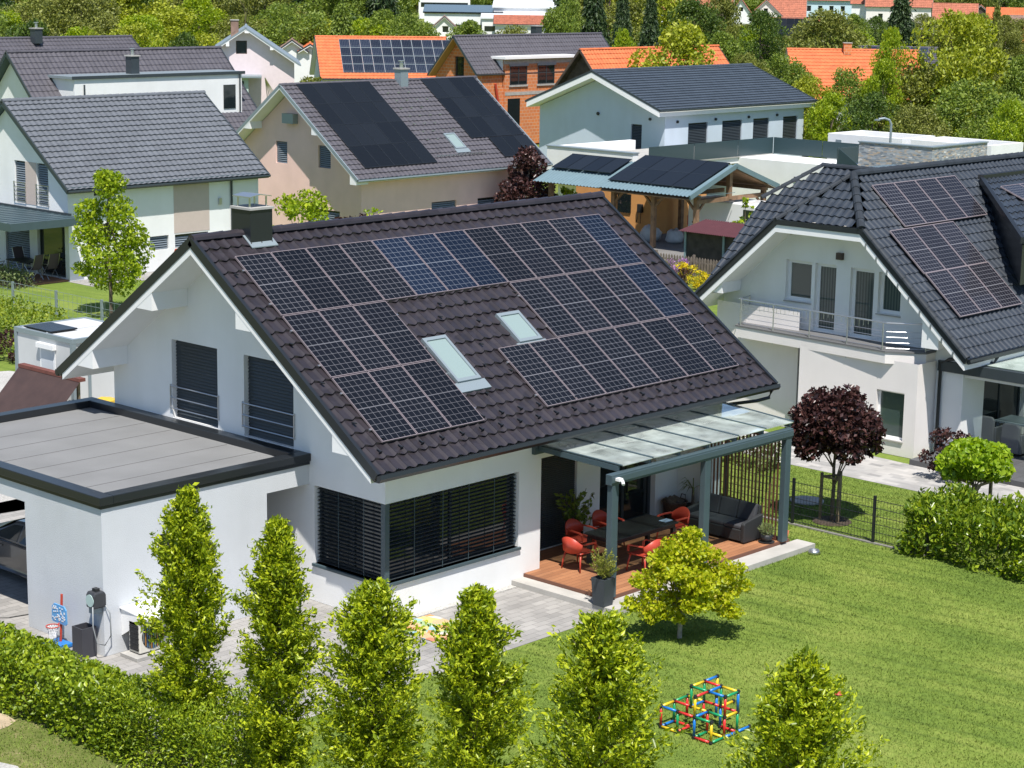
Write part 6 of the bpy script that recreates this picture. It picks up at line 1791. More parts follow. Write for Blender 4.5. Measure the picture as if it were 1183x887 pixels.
FAR_TREES = [
    (89.4, 63.7, 9.8, 8.0, 'yel', 'loose yellow green tree in front of the orange roof beyond the blue grey house'),
    (173.6, 118.2, 9.1, 6.0, 'mid', 'rounded light green tree between the far white gable and the dark solar barn'),
    (149.2, 92.0, 9.9, 7.8, 'oli', 'olive green bushy tree in front of the pale blue house'),
    (191.4, 109.8, 11.8, 7.4, 'con', 'big dark spruce in front of the grey far house'),
    (119.4, 64.7, 9.1, 3.3, 'lime', 'small fresh green tree before the big dark spruce'),
    (100.7, 47.4, 11.0, 6.9, 'yel', 'large round yellow green tree at the upper right behind the orange roof'),
    (154.1, 75.0, 10.6, 3.2, 'ocon', 'slender dark conifer right of the large round yellow green tree'),
    (99.6, 49.3, 7.4, 6.1, 'oli', 'brownish olive bushy tree right of the orange roof'),
    (92.9, 40.9, 6.8, 6.3, 'mid', 'broad green tree at the right behind the stone clad building'),
    (102.9, 43.5, 8.0, 4.5, 'mid', 'green tree at the right edge of the picture beyond the stone clad building'),
    (85.3, 34.1, 6.0, 3.3, 'lime', 'fresh green bushy tree at the right edge behind the stone clad building'),
    (98.5, 54.6, 6.9, 4.9, 'mid', 'leafy tree standing before the middle of the orange roof'),
    (96.4, 50.6, 7.6, 3.2, 'lime', 'taller loose green tree before the right part of the orange roof'),
    (98.5, 58.1, 6.1, 4.0, 'yel', 'light green tree before the left end of the orange roof'),
    (108.6, 68.1, 7.2, 5.0, 'mid', 'green tree at the right end of the blue grey roof'),
    (89.4, 50.1, 5.5, 3.7, 'lime', 'bright green bush like tree behind the white flat building left of the lamp'),
    (89.3, 46.7, 5.7, 4.2, 'mid', 'green bush like tree behind the white flat building right of the lamp'),
    (87.5, 42.1, 5.2, 4.1, 'oli', 'dull green bush like tree behind the stone clad building'),
    (123.3, 85.3, 8.1, 5.7, 'mid', 'green tree between the yellow green tree and the far white gable'),
    (104.4, 68.8, 7.2, 4.2, 'oli', 'low olive green tree behind the ridge of the blue grey house'),
    (155.6, 124.9, 11.6, 4.7, 'con', 'dark spruce behind the orange roof, left of the yellow green tree'),
    (153.8, 119.2, 10.6, 5.0, 'con', 'dark spruce right of its darker neighbour beyond the orange roof'),
    (134.5, 111.1, 12.3, 6.5, 'con', 'tall dark conifer behind the right end of the unfinished brick house'),
    (132.7, 113.2, 10.9, 5.2, 'mid', 'tall green tree behind the unfinished brick house chimney'),
    (106.0, 82.9, 8.6, 3.0, 'lime', 'small bright green bush like tree just above the orange roof'),
    (176.4, 131.0, 10.1, 7.8, 'mid', 'tall green tree in front of the red far roofs'),
    (186.5, 134.4, 10.7, 5.8, 'oli', 'olive green tree in front of the far black gable'),
    (136.3, 131.3, 7.8, 6.5, 'mid', 'pale green tree in front of the industrial halls, left one'),
    (143.7, 130.8, 7.2, 6.2, 'oli', 'pale green tree in front of the industrial halls, right one'),
    (130.3, 134.4, 8.7, 6.1, 'mid', 'green tree behind the orange roof with the solar rows'),
    (130.7, 139.5, 8.8, 7.0, 'mid', 'dark green tree above the solar rows of the orange roof'),
    (126.1, 141.0, 9.2, 6.9, 'con2', 'conical green tree behind the left end of the orange solar roof'),
    (116.6, 138.8, 9.8, 7.6, 'mid', 'green tree behind the roof of the white pink house'),
    (108.5, 136.4, 11.1, 2.2, 'bare', 'dark bare trunked tree just behind the chimney of the white pink house'),
]
WOOD = [
    (100.5, 183.1, 8.2, 8.4, 'oli'),
    (97.2, 171.3, 10.0, 9.2, 'mid'),
    (105.8, 177.6, 7.8, 8.8, 'lime'),
    (115.8, 184.1, 9.4, 9.5, 'oli'),
    (104.8, 162.1, 10.2, 8.9, 'oli'),
    (109.4, 163.5, 8.0, 9.2, 'oli'),
    (126.8, 178.5, 7.2, 9.8, 'lime'),
    (113.6, 154.6, 8.8, 9.4, 'yel'),
    (133.2, 175.5, 9.6, 8.4, 'lime'),
    (134.7, 168.5, 7.5, 8.9, 'oli'),
    (138.7, 168.3, 8.3, 9.4, 'mid'),
    (125.9, 145.8, 7.7, 8.7, 'yel'),
    (141.6, 157.2, 7.6, 9.1, 'mid'),
    (130.3, 140.1, 7.9, 7.6, 'lime'),
    (126.8, 223.8, 10.4, 9.2, 'yel'),
    (122.6, 208.3, 13.5, 9.7, 'mid'),
    (131.1, 217.2, 11.7, 9.0, 'con'),
    (125.1, 198.1, 10.9, 9.1, 'mid'),
    (123.6, 189.3, 13.5, 9.7, 'oli'),
    (143.5, 207.4, 12.9, 9.6, 'con'),
    (138.5, 195.6, 10.9, 11.1, 'yel'),
    (150.4, 201.8, 12.8, 11.5, 'mid'),
    (147.4, 191.5, 11.1, 10.0, 'oli'),
    (148.2, 184.3, 12.8, 9.1, 'con'),
    (142.7, 174.1, 12.9, 9.6, 'oli'),
    (163.2, 191.2, 12.2, 10.2, 'con'),
    (165.3, 184.6, 13.4, 10.2, 'mid'),
    (169.5, 180.9, 13.6, 10.1, 'con'),
    (195.8, 168.1, 14.2, 11.4, 'con'),
    (174.4, 143.1, 13.7, 10.2, 'oli'),
    (141.8, 250.4, 16.5, 12.1, 'oli'),
    (155.9, 262.0, 15.0, 10.6, 'mid'),
    (169.7, 273.5, 17.0, 13.4, 'mid'),
    (160.0, 250.8, 15.1, 12.7, 'oli'),
    (161.6, 241.9, 17.7, 12.7, 'oli'),
    (159.6, 229.9, 16.4, 11.9, 'mid'),
    (184.7, 256.6, 16.5, 12.3, 'yel'),
    (175.9, 237.0, 16.4, 11.3, 'yel'),
    (193.5, 251.7, 18.5, 13.6, 'yel'),
    (173.2, 216.2, 14.2, 11.5, 'yel'),
    (185.6, 221.8, 15.6, 11.4, 'mid'),
    (211.1, 242.7, 15.1, 13.5, 'mid'),
    (206.4, 229.2, 18.6, 13.2, 'oli'),
    (188.6, 201.6, 14.9, 11.1, 'mid'),
    (415.9, 434.5, 13.1, 13.6, 'oli'),
    (394.5, 405.3, 11.1, 10.4, 'yel'),
    (404.4, 404.7, 11.6, 11.6, 'yel'),
    (414.5, 404.2, 14.1, 11.2, 'mid'),
    (456.1, 437.1, 14.6, 14.0, 'mid'),
    (437.6, 412.0, 13.8, 13.3, 'mid'),
    (410.0, 380.5, 12.0, 9.8, 'mid'),
    (410.7, 376.9, 14.5, 11.8, 'yel'),
    (433.1, 389.9, 13.0, 11.6, 'oli'),
    (434.4, 381.7, 13.6, 11.5, 'oli'),
    (236.1, 200.9, 18.9, 10.5, 'mid'),
    (237.4, 194.1, 19.3, 11.8, 'yel'),
    (219.0, 171.7, 18.9, 12.0, 'yel'),
    (61.0, 115.2, 8.6, 5.7, 'yel'),
    (57.7, 107.4, 8.5, 5.0, 'lime'),
    (62.6, 111.5, 9.0, 4.0, 'mid'),
    (62.3, 106.0, 9.0, 4.7, 'mid'),
    (71.1, 115.8, 7.5, 5.6, 'mid'),
    (73.2, 115.8, 8.1, 5.7, 'lime'),
    (66.0, 102.5, 8.2, 3.9, 'yel'),
    (71.8, 105.7, 8.7, 5.4, 'yel'),
    (77.9, 111.8, 8.9, 5.1, 'lime'),
    (81.3, 111.4, 7.7, 4.3, 'mid'),
    (186.4, 155.3, 6.8, 6.2, 'lime'),
    (210.8, 173.9, 5.8, 6.9, 'mid'),
    (210.2, 166.2, 5.1, 6.5, 'oli'),
    (206.2, 161.6, 5.4, 7.4, 'mid'),
    (217.6, 166.6, 6.3, 7.7, 'mid'),
    (222.2, 166.2, 5.2, 7.0, 'lime'),
    (198.4, 143.9, 5.9, 6.9, 'mid'),
    (227.0, 161.9, 5.5, 7.3, 'lime'),
    (203.7, 140.3, 7.2, 5.7, 'lime'),
    (216.6, 146.7, 4.7, 7.2, 'oli'),
    (220.1, 145.2, 5.0, 6.7, 'oli'),
    (229.7, 147.6, 6.5, 6.2, 'mid'),
    (229.3, 146.0, 6.4, 6.3, 'mid'),
    (211.4, 129.7, 6.0, 6.6, 'lime'),
    (490.7, 342.4, 12.1, 14.0, 'mid'),
    (529.1, 362.4, 14.2, 16.0, 'oli'),
    (519.4, 347.7, 11.9, 15.1, 'mid'),
    (479.3, 313.0, 12.3, 11.8, 'oli'),
    (468.7, 304.3, 13.4, 13.7, 'oli'),
    (475.7, 302.4, 16.0, 11.3, 'mid'),
    (474.4, 295.4, 15.1, 14.9, 'oli'),
    (501.2, 303.2, 13.4, 10.8, 'oli'),
    (534.6, 318.7, 16.3, 15.0, 'oli'),
    (501.9, 291.8, 14.1, 11.3, 'oli'),
    (490.4, 280.1, 12.7, 15.1, 'oli'),
    (538.3, 298.7, 15.2, 13.8, 'oli'),
    (532.2, 291.8, 12.5, 12.9, 'mid'),
    (515.1, 272.7, 14.7, 11.0, 'mid'),
    (523.7, 271.3, 13.7, 11.6, 'oli'),
    (522.0, 267.1, 12.9, 11.5, 'oli'),
    (523.9, 259.7, 14.3, 13.1, 'mid'),
    (444.3, 409.3, 15.5, 13.4, 'oli'),
    (468.7, 425.0, 14.8, 15.2, 'mid'),
    (449.9, 398.0, 14.8, 16.2, 'oli'),
    (425.9, 364.9, 14.0, 15.8, 'oli'),
    (431.7, 362.3, 15.8, 13.1, 'mid'),
    (475.9, 393.0, 11.7, 13.3, 'oli'),
    (441.1, 355.0, 14.6, 16.8, 'mid'),
    (448.7, 351.7, 12.6, 14.6, 'mid'),
    (440.6, 341.7, 15.4, 15.5, 'oli'),
    (483.7, 362.5, 12.0, 14.6, 'oli'),
    (468.8, 344.6, 12.0, 15.7, 'oli'),
    (456.9, 331.9, 16.0, 15.0, 'mid'),
    (468.2, 329.5, 14.5, 14.2, 'mid'),
    (488.8, 339.3, 14.7, 15.8, 'oli'),
    (521.0, 347.7, 12.8, 13.6, 'mid'),
    (500.2, 331.5, 14.3, 15.1, 'mid'),
    (521.1, 331.9, 16.0, 17.6, 'mid'),
    (89.7, 37.5, 4.8, 4.5, 'mid'),
    (107.0, 44.0, 7.1, 5.1, 'mid'),
    (93.2, 34.3, 5.4, 4.4, 'mid'),
    (244.6, 173.1, 5.3, 6.4, 'oli'),
    (256.7, 177.6, 5.8, 6.0, 'oli'),
    (248.9, 171.1, 6.2, 6.4, 'oli'),
    (249.3, 165.0, 5.8, 5.7, 'yel'),
    (267.0, 176.1, 6.1, 7.3, 'oli'),
    (245.0, 156.2, 7.3, 5.7, 'mid'),
    (262.9, 167.8, 5.9, 6.2, 'mid'),
    (241.4, 149.9, 7.5, 5.7, 'mid'),
    (269.6, 164.4, 6.6, 5.2, 'mid'),
    (281.3, 168.7, 6.2, 5.4, 'mid'),
    (256.8, 150.4, 6.9, 5.3, 'mid'),
    (274.4, 158.1, 7.2, 5.3, 'oli'),
    (286.5, 160.0, 5.1, 7.1, 'oli'),
    (273.0, 151.3, 7.0, 6.8, 'oli'),
    (252.0, 135.6, 8.0, 5.6, 'yel'),
    (256.2, 136.2, 8.0, 5.0, 'mid'),
    (264.8, 136.8, 7.6, 5.9, 'oli'),
    (279.7, 142.6, 6.7, 5.9, 'oli'),
    (62.7, 177.5, 8.7, 10.5, 'oli'),
    (72.2, 190.1, 9.0, 9.9, 'lime'),
    (79.8, 197.3, 7.7, 11.0, 'oli'),
    (75.7, 176.6, 9.4, 9.1, 'lime'),
    (86.1, 191.0, 7.6, 10.1, 'lime'),
    (90.9, 188.5, 10.3, 9.1, 'lime'),
    (86.0, 174.6, 8.4, 10.0, 'mid'),
    (100.4, 188.7, 7.4, 10.2, 'oli'),
    (99.0, 255.3, 13.5, 11.5, 'mid'),
    (102.7, 255.3, 12.4, 12.6, 'oli'),
    (103.9, 246.5, 13.4, 11.1, 'mid'),
    (111.8, 252.3, 12.6, 11.6, 'yel'),
    (117.7, 250.8, 10.4, 12.1, 'oli'),
    (120.8, 245.5, 11.6, 10.9, 'mid'),
    (114.9, 222.3, 13.6, 13.4, 'mid'),
    (126.0, 233.4, 13.2, 13.7, 'yel'),
    (170.2, 73.0, 6.7, 8.6, 'lime'),
    (167.4, 67.6, 10.2, 10.1, 'lime'),
    (176.6, 68.8, 8.7, 9.1, 'mid'),
    (183.7, 67.8, 10.7, 10.3, 'oli'),
    (165.4, 55.2, 8.6, 8.9, 'oli'),
    (173.3, 54.3, 11.8, 8.1, 'oli'),
    (182.5, 55.2, 11.2, 10.5, 'lime'),
    (190.7, 53.0, 9.1, 9.3, 'lime'),
    (284.7, 134.0, 13.1, 12.4, 'mid'),
    (249.8, 110.9, 12.6, 10.1, 'con'),
    (267.2, 114.8, 14.3, 10.1, 'mid'),
    (264.6, 106.7, 15.2, 11.5, 'con'),
    (270.3, 105.4, 13.4, 10.4, 'oli'),
    (287.8, 107.4, 15.7, 12.5, 'oli'),
    (271.7, 93.7, 12.8, 13.4, 'mid'),
    (299.8, 101.5, 12.9, 12.7, 'mid'),
    (278.4, 88.2, 13.4, 11.1, 'oli'),
]
# ------------------------------------------------------------------ far houses
def ghouse(key, label, x, y, rot, L, W, zr, s, roof, wall, wins=(), og=.4, oe=.4, tile=(.5, .6, .05, .05, 3, 'wave'), cat='house', yr=None, **k):
    return gable_house(key, label, (x, y, 0), L, W, W / 2 if yr is None else yr, zr, s, rad(rot), wall, roof, og, oe, tile, WPAINT, k.pop('trim', ANTH), wins, GLASS, WPAINT, cat=cat, **k)


BRICK = None
m, nt, N, L_, b = new_mat('orange hollow brick')
tc = N.new('ShaderNodeTexCoord'); mp = N.new('ShaderNodeMapping'); mp.inputs['Rotation'].default_value = (PI / 2, 0, 0)
sp = N.new('ShaderNodeSeparateXYZ'); L_.new(tc.outputs['Object'], sp.inputs[0])
ad = N.new('ShaderNodeMath'); L_.new(sp.outputs[0], ad.inputs[0]); L_.new(sp.outputs[1], ad.inputs[1])
cb = N.new('ShaderNodeCombineXYZ'); L_.new(ad.outputs[0], cb.inputs[0]); L_.new(sp.outputs[2], cb.inputs[1])
bt = N.new('ShaderNodeTexBrick'); bt.inputs['Scale'].default_value = 1.0; bt.inputs['Brick Width'].default_value = .4; bt.inputs['Row Height'].default_value = .25; bt.inputs['Mortar Size'].default_value = .02
bt.inputs['Color1'].default_value = (0.62, 0.20, 0.06, 1); bt.inputs['Color2'].default_value = (0.50, 0.16, 0.06, 1); bt.inputs['Mortar'].default_value = (0.55, 0.33, 0.22, 1)
L_.new(cb.outputs[0], bt.inputs['Vector']); L_.new(bt.outputs['Color'], b.inputs['Base Color']); b.inputs['Roughness'].default_value = .9
BRICK = m
DWOOD = mat('dark barn boards', (0.07, 0.05, 0.04), .9, var=.3, vscale=3)
# unfinished brick house
t, q = gable_house('brick_house', 'unfinished house of bare orange hollow brick with a grey tiled roof', (84.5, 79.0, 0), 16.0, 5.0, 2.4, 8.45, 1.1, 0, BRICK, T_ASH, .7, .14, (.32, .4, .04, .03, 4, 'wave'), mat('raw timber', (0.42, 0.25, 0.10), .8), ANTH,
                   [('G', 1.9, 2.9, 5.4, 6.9, {}), ], GLASS, ANTH)
d = MB().box(2.4, 10.2, -.24, 2.2, .1, 6.75).build('dormer', BRICK, t)
MB().box(2.0, 10.5, -.6, 2.6, 6.75, 6.95).build('dormer_roof', WPAINT, d)
MB().box(2.2, 10.3, -.30, -.245, 6.35, 6.75).build('ring_beam', CONC, d)
MB().box(2.35, 2.41, .0, 1.9, 4.6, 6.7).build('dormer_cheek', WHITE, d)
for a in (2.9, 6.1):
    w = window(t, (0, -.245, 0), (1, 0, 0), (0, -1, 0), a, a + 1.95, 4.75, 6.2, -.04, ANTH, GLASS, (a + 1.0,))
    MB().box(a - .1, a + 2.05, -.36, -.26, 6.2, 6.38).build('shutter_box', GREYM, w); MB().box(a - .1, a + 2.05, -.32, -.25, 4.6, 4.74).build('sill', CONC, w)
mb = MB(); mb.box(-.015, -.004, 0, 5, 4.9, 5.15); mb.box(2.4, 10.2, -.26, -.245, 3.95, 4.2); mb.each('ring_beam', CONC, t)
MB().box(2.7, 4.1, -.26, -.245, 1.0, 3.7).build('door', GLASS, t)
MB().tube([(1.4, -.15, 4.9), (1.7, -.15, 3.6), (1.7, -.15, 1)], .1, 6).build('rain_pipe', RCH, t)
chimney(t, 9.3, 2.9, 8.0, 9.1, .7, .6, ANTH, False)
# orange roofed houses
t, q = ghouse('orange_roofed_house', 'house with an orange tiled roof carrying four rows of blue solar panels', 102.4, 117.3, -35.3, 12.2, 9, 6.86, .78, T_ORG, WHITE_G, tile=(.35, .45, .04, .04, 4, 'wave'))
pv_field(t, q, 1.9, 4.1, 11, 4, 1.02, 1.22, PV_BLUE, fm=GREYM)
t, q = gable_house('orange_roofed_barn', 'dark gabled barn with an orange roof behind the blue grey house', (84.6, 66.2, 0), 15.5, 5, 2.5, 7.9, 1.15, 0, DWOOD, T_ORG, .5, .5, (.35, .45, .04, .04, 4, 'wave'), DWOOD, DWOOD, [], GLASS)
t, q = ghouse('orange_roofed_cottage', 'wide orange tiled roof with a small chimney showing between the trees at the right', 120.1, 74.7, -46.5, 11.1, 10, 6.91, .77, T_ORG, WHITE_G, tile=(.35, .45, .04, .04, 4, 'wave'), trim=DWOOD)
chimney(t, 5.0, 4.6, 6.5, 7.5, .7, .6, BRICK, False)
# white pink gable house with its balcony
t, q = gable_house('white_pink_house', 'white pink house with a wide gable facing the viewer and a small attic window', (95.4, 113.5, 0), 9, 6.7, 4.4, 7.96, .668, rad(50.3), mat('white pink render', (0.68, 0.58, 0.60), .85, var=.04), GREYM, .7, .5, (.5, .8, .03, .02, 4, 'wave'), WPAINT, GREYM,
                   [('G', 4.3, 5.3, 5.6, 6.8, {})], GLASS, DWOOD, purlins=((4.1, 4.5, 7.5), (1.9, 2.2, 6.0), (5.9, 6.2, 6.3)))
chimney(t, .9, 5.4, 6.8, 8.6, .8, .7, T_OLD, False)
ex = MB().box(-3.0, -.02, 4.2, 6.6, 0, 3.6).build('annex', mat('pale mint render', (0.45, 0.55, 0.52), .85), t); MB().box(-3.5, 0, 3.0, 6.9, 3.6, 3.75).build('annex_roof', GREYM, ex); MB().box(-3.03, -2.99, 4.6, 5.6, 2.3, 3.3).build('window', GLASS, ex)
mb = MB()
for i in range(5): mb.tube([(-2.6, 2.7 + .0 * i, 3.6 - .0), (-.8 + .0 * i, 1.2 + .3 * i, 1.0)], .04, 5)
mb.each('stair_bar', STEEL, t)
# mixed far roofs: name, label, values
FH = [
    ('white_gable_house', 'far white gabled house with an old red roof and a small attic window', 326.3, 232.6, 36.8, 14, 4.8, 8.05, 1.354, T_RED, WHITE, [('G', 1.9, 2.9, 5.4, 6.4, {}), ('G', 2.0, 2.6, 2.2, 3.2, {})]),
    ('black_gable_house', 'far house with a big old red roof left of the far white gable', 401.6, 309.4, -52.3, 11.7, 9, 11.28, 1.5, T_RED, DWOOD, []),
    ('red_roofed_house', 'far red roof half hidden by the dark conifers', 389.2, 311.1, -51.3, 10.2, 9, 9, 1.2, T_RED, WHITE_G, []),
    ('grey_gable_house', 'far grey gabled house right of the far white gable', 341.1, 235.8, 36.1, 14, 6.4, 7.78, .936, T_RED, WHITE_WARM, [('G', 2.8, 3.8, 4.9, 6.0, {})]),
    ('red_roofed_house', 'far red tiled roof joined to the grey gable, above the dark solar barn', 392.4, 275.9, -54.5, 8.6, 9, 8.7, 1.2, T_RED, WHITE_G, []),
    ('pale_blue_house', 'far pale blue house with two rows of small windows', 429.9, 292.7, -55.5, 13.4, 9, 9.88, .68, T_RED, mat('pale blue render', (0.50, 0.64, 0.72), .85), [('F', 1.2, 2.4, 3.6, 5.2, {}), ('F', 4.2, 5.4, 3.6, 5.2, {}), ('F', 7.2, 8.4, 3.6, 5.2, {}), ('F', 10.2, 11.4, 3.6, 5.2, {}), ('F', 1.2, 2.4, .8, 2.2, {}), ('F', 4.2, 5.4, .8, 2.2, {})]),
    ('white_narrow_house', 'far bright white narrow house between the pale blue house and the dark spruce', 416.8, 268.1, -56.4, 4.2, 9, 9.74, .73, T_RED, WHITE, []),
    ('big_grey_house', 'far big grey house with a brown red roof behind the dark spruce', 411.6, 260.2, -57.5, 16.1, 12, 12.7, 1.1, T_RED, WHITE_WARM, [('F', 3, 4.2, 2.6, 4.0, {})]),
    ('red_roofed_house', 'far long red tiled roof right of the big dark spruce', 371, 215.6, -59, 9.4, 9, 7.5, .9, T_RED, WHITE_G, []),
    ('small_gable_house', 'far small dark gable at the end of the long red tiled roof', 456.4, 251.4, 30.3, 10, 4, 6.06, .83, T_RED, DWOOD, []),
    ('brown_roofed_house', 'far house with a weathered brown roof at the upper right edge', 325.1, 171, -60.8, 8, 9, 6.23, .68, T_OLD, WHITE_G, [('F', .8, 2.0, .6, 2.0, {}), ('F', 3.0, 4.2, .6, 2.0, {})]),
    ('orange_roofed_house', 'far low orange roof above the weathered brown roof', 429, 235.8, -60.4, 14, 9, 5.9, .6, T_ORG, WHITE_G, []),
    ('orange_roofed_house', 'far orange roof cut off by the right picture edge below the weathered brown roof', 278.9, 142.5, -61.1, 6, 9, 4.94, .45, T_ORG, WHITE_G, []),
    ('old_shed', 'small old brown gabled hut beside the dark spruce', 246.6, 150.3, 33.4, 5, 2.6, 5.22, 1.3, T_OLD, DWOOD, []),
    ('low_red_building', 'far low building with a red roof in front of the industrial halls', 263.1, 248, -47.2, 11.9, 10, 4.6, .3, T_RED, WHITE_G, []),
    ('small_white_house', 'far small white house front at the left end of the industrial halls', 238.7, 235.1, 45, 9, 3.6, 4.92, .9, T_OLD, WHITE, [('G', 1.0, 2.2, 2.0, 3.2, {})]),
    ('old_brown_house', 'old weathered brown roofed house between the white pink house and the orange solar roof', 113.2, 132.5, 49.2, 9, 2.6, 6.0, .7, T_OLD, WHITE_G, []),
    ('small_orange_house', 'small orange roof end left of the orange solar roof', 114.3, 131.5, 48.8, 8, 1.8, 5.6, .6, T_ORG, WHITE_G, []),
    ('red_roofed_house', 'red roof glimpsed through the wood above the white pink house chimney', 295.5, 369.1, -39.3, 5.1, 9, 6.3, .6, T_ORG, WHITE_G, []),
    ('red_roofed_house', 'low red roof in the trees behind the unfinished brick house', 224.8, 195.1, -49.1, 9.3, 9, 4.77, .366, T_RED, WHITE_G, []),
]
for (n_, l_, x, y, r, L, W, zr, s, rf, wl, wn) in FH:
    ghouse(n_, l_, x, y, r, L, W, zr, s, rf, wl, wn)
t, q = ghouse('solar_barn', 'far dark barn roofed with black solar panels over a red eave strip', 225.3, 154.5, -54.6, 7.6, 9, 6.85, .82, T_RED, DWOOD, [('F', .6, 2.4, .2, 2.2, {}), ('F', 3.4, 5.8, .2, 2.2, {})])
pv_field(t, q, .1, 4.3, 6, 3, 1.2, 1.55, PV_BLACK, fm=BLACKM, o=.2)
t, q = ghouse('solar_grey_house', 'low grey roofed house with blue solar panels behind the orange roof at the right', 178.1, 110, -57.2, 11.5, 10, 5.0, .38, T_ASH, WHITE_G)
pv_field(t, q, .6, 4.6, 4, 2, 1.1, 1.7, PV_BLUE, fm=ALU, o=.2); pv_field(t, q, 7.5, 4.6, 3, 2, 1.1, 1.7, PV_BLUE, fm=ALU, o=.2)
for (l_, x, y, r, L, W, z, wm) in (('far industrial hall with a dark solar roof above the orange solar roof', 264.2, 269, -45.4, 15.8, 20, 5.2, 0), ('far white industrial hall with a pale flat roof, tallest of the halls', 275.9, 260.7, -47.2, 12.8, 20, 6.4, 1), ('far low white hall in front of the tallest hall', 266.4, 254.8, -46.8, 12.3, 14, 4.4, 1)):
    t = thing('industrial_hall', l_, 'hall', (x, y, 0), rad(r), 'industrial halls')
    MB().box(0, L, 0, W, 0, z - .6).build('wall', WHITE, t); MB().prism([(-.3, -.3, z - .6), (L + .3, -.3, z - .6), (L + .3, W, z + .5), (-.3, W, z + .5)], (0, 0, .3)).build('roof', [PV_BLACK, mat('pale sheet roof', (0.62, 0.64, 0.66), .5)][wm], t)
    MB().box(.5, L - .5, -.05, -.01, 1.4, 2.4).build('window', GLASS, t)
t = thing('white_block', 'far white office block at the top edge above the industrial halls', 'building', (362.5, 371.7, 0), rad(-44.8)); MB().box(0, 14, 0, 10, 0, 6.2).build('wall', WHITE, t); mb = MB(); mb.box(.6, 13.4, -.05, -.01, 3.2, 4.4); mb.build('window', GLASS, t)
t = thing('street_lamp', 'slim curved grey street lamp behind the stone clad building', 'street lamp', (71.5, 33.85, 0))
MB().tube([(0, 0, 0), (0, 0, 5.2), (-.08, .08, 5.45), (-.3, .28, 5.55), (-.55, .5, 5.5)], .07, 8).build('pole', GREYM, t); MB().box(-.8, -.5, .42, .62, 5.42, 5.5).build('lamp_head', GREYM, t)

# ------------------------------------------------------------------ far trees
TPL = {}


def template(kind, v):
    """First tree of a kind: its two meshes are reused by the copies."""
    t = thing('spruce_tree' if kind in ('con', 'con2', 'ocon') else 'broadleaf_tree', 'x', 'tree')
    sd = 200 + v * 17 + sum(map(ord, kind))
    lm = {'mid': L_MID, 'yel': L_YEL, 'lime': L_LIME, 'oli': L_OLIVE, 'con': L_DARK, 'con2': L_MID, 'ocon': L_OLIVE, 'bare': L_OLIVE}[kind]
    if (kind, v) == ('mid', 1): lm = L_DEEP
    if kind in ('con', 'con2', 'ocon'):
        conifer_parts(t, 10, 8, lm, sd, 13000, .38)
    elif kind == 'bare':
        tree_parts(t, 10, crown_clumps(10, 6, sd, 10, .5), 300, .3, lm, sd, 8, .16)
    else:
        tree_parts(t, 10, crown_clumps(10, 8, sd, 38 + 8 * v, .12, 'round' if v else 'egg'), 13000, .28, lm, sd, 7, .17, shell=.45)
    return t


def far_tree(x, y, h, w, kind, label, group=None):
    v = far_tree.n % 3; far_tree.n += 1
    if (kind, v) in TPL:
        t = copy_tree(TPL[(kind, v)])
    else:
        t = TPL[(kind, v)] = template(kind, v)
    t.location = (x, y, 0); t.scale = (w / 8, w / 8, h / 10); t.rotation_euler = (0, 0, (far_tree.n * 2.4) % 6.28)
    t['label'] = label
    if group: t['group'] = group
    elif 'group' in t: del t['group']


far_tree.n = 0
for a in FAR_TREES: far_tree(*a)
WL = {'mid': 'green broadleaf tree in the wood beyond the roofs', 'yel': 'yellow green broadleaf tree in the wood beyond the roofs', 'lime': 'fresh light green broadleaf tree in the wood beyond the roofs', 'oli': 'dull olive broadleaf tree in the wood beyond the roofs', 'con': 'dark conifer in the wood beyond the roofs'}
for (x, y, h, w, k) in WOOD: far_tree(x, y, h, w, k, WL[k], WL[k].replace(' tree ', ' trees ').replace('conifer', 'conifers'))
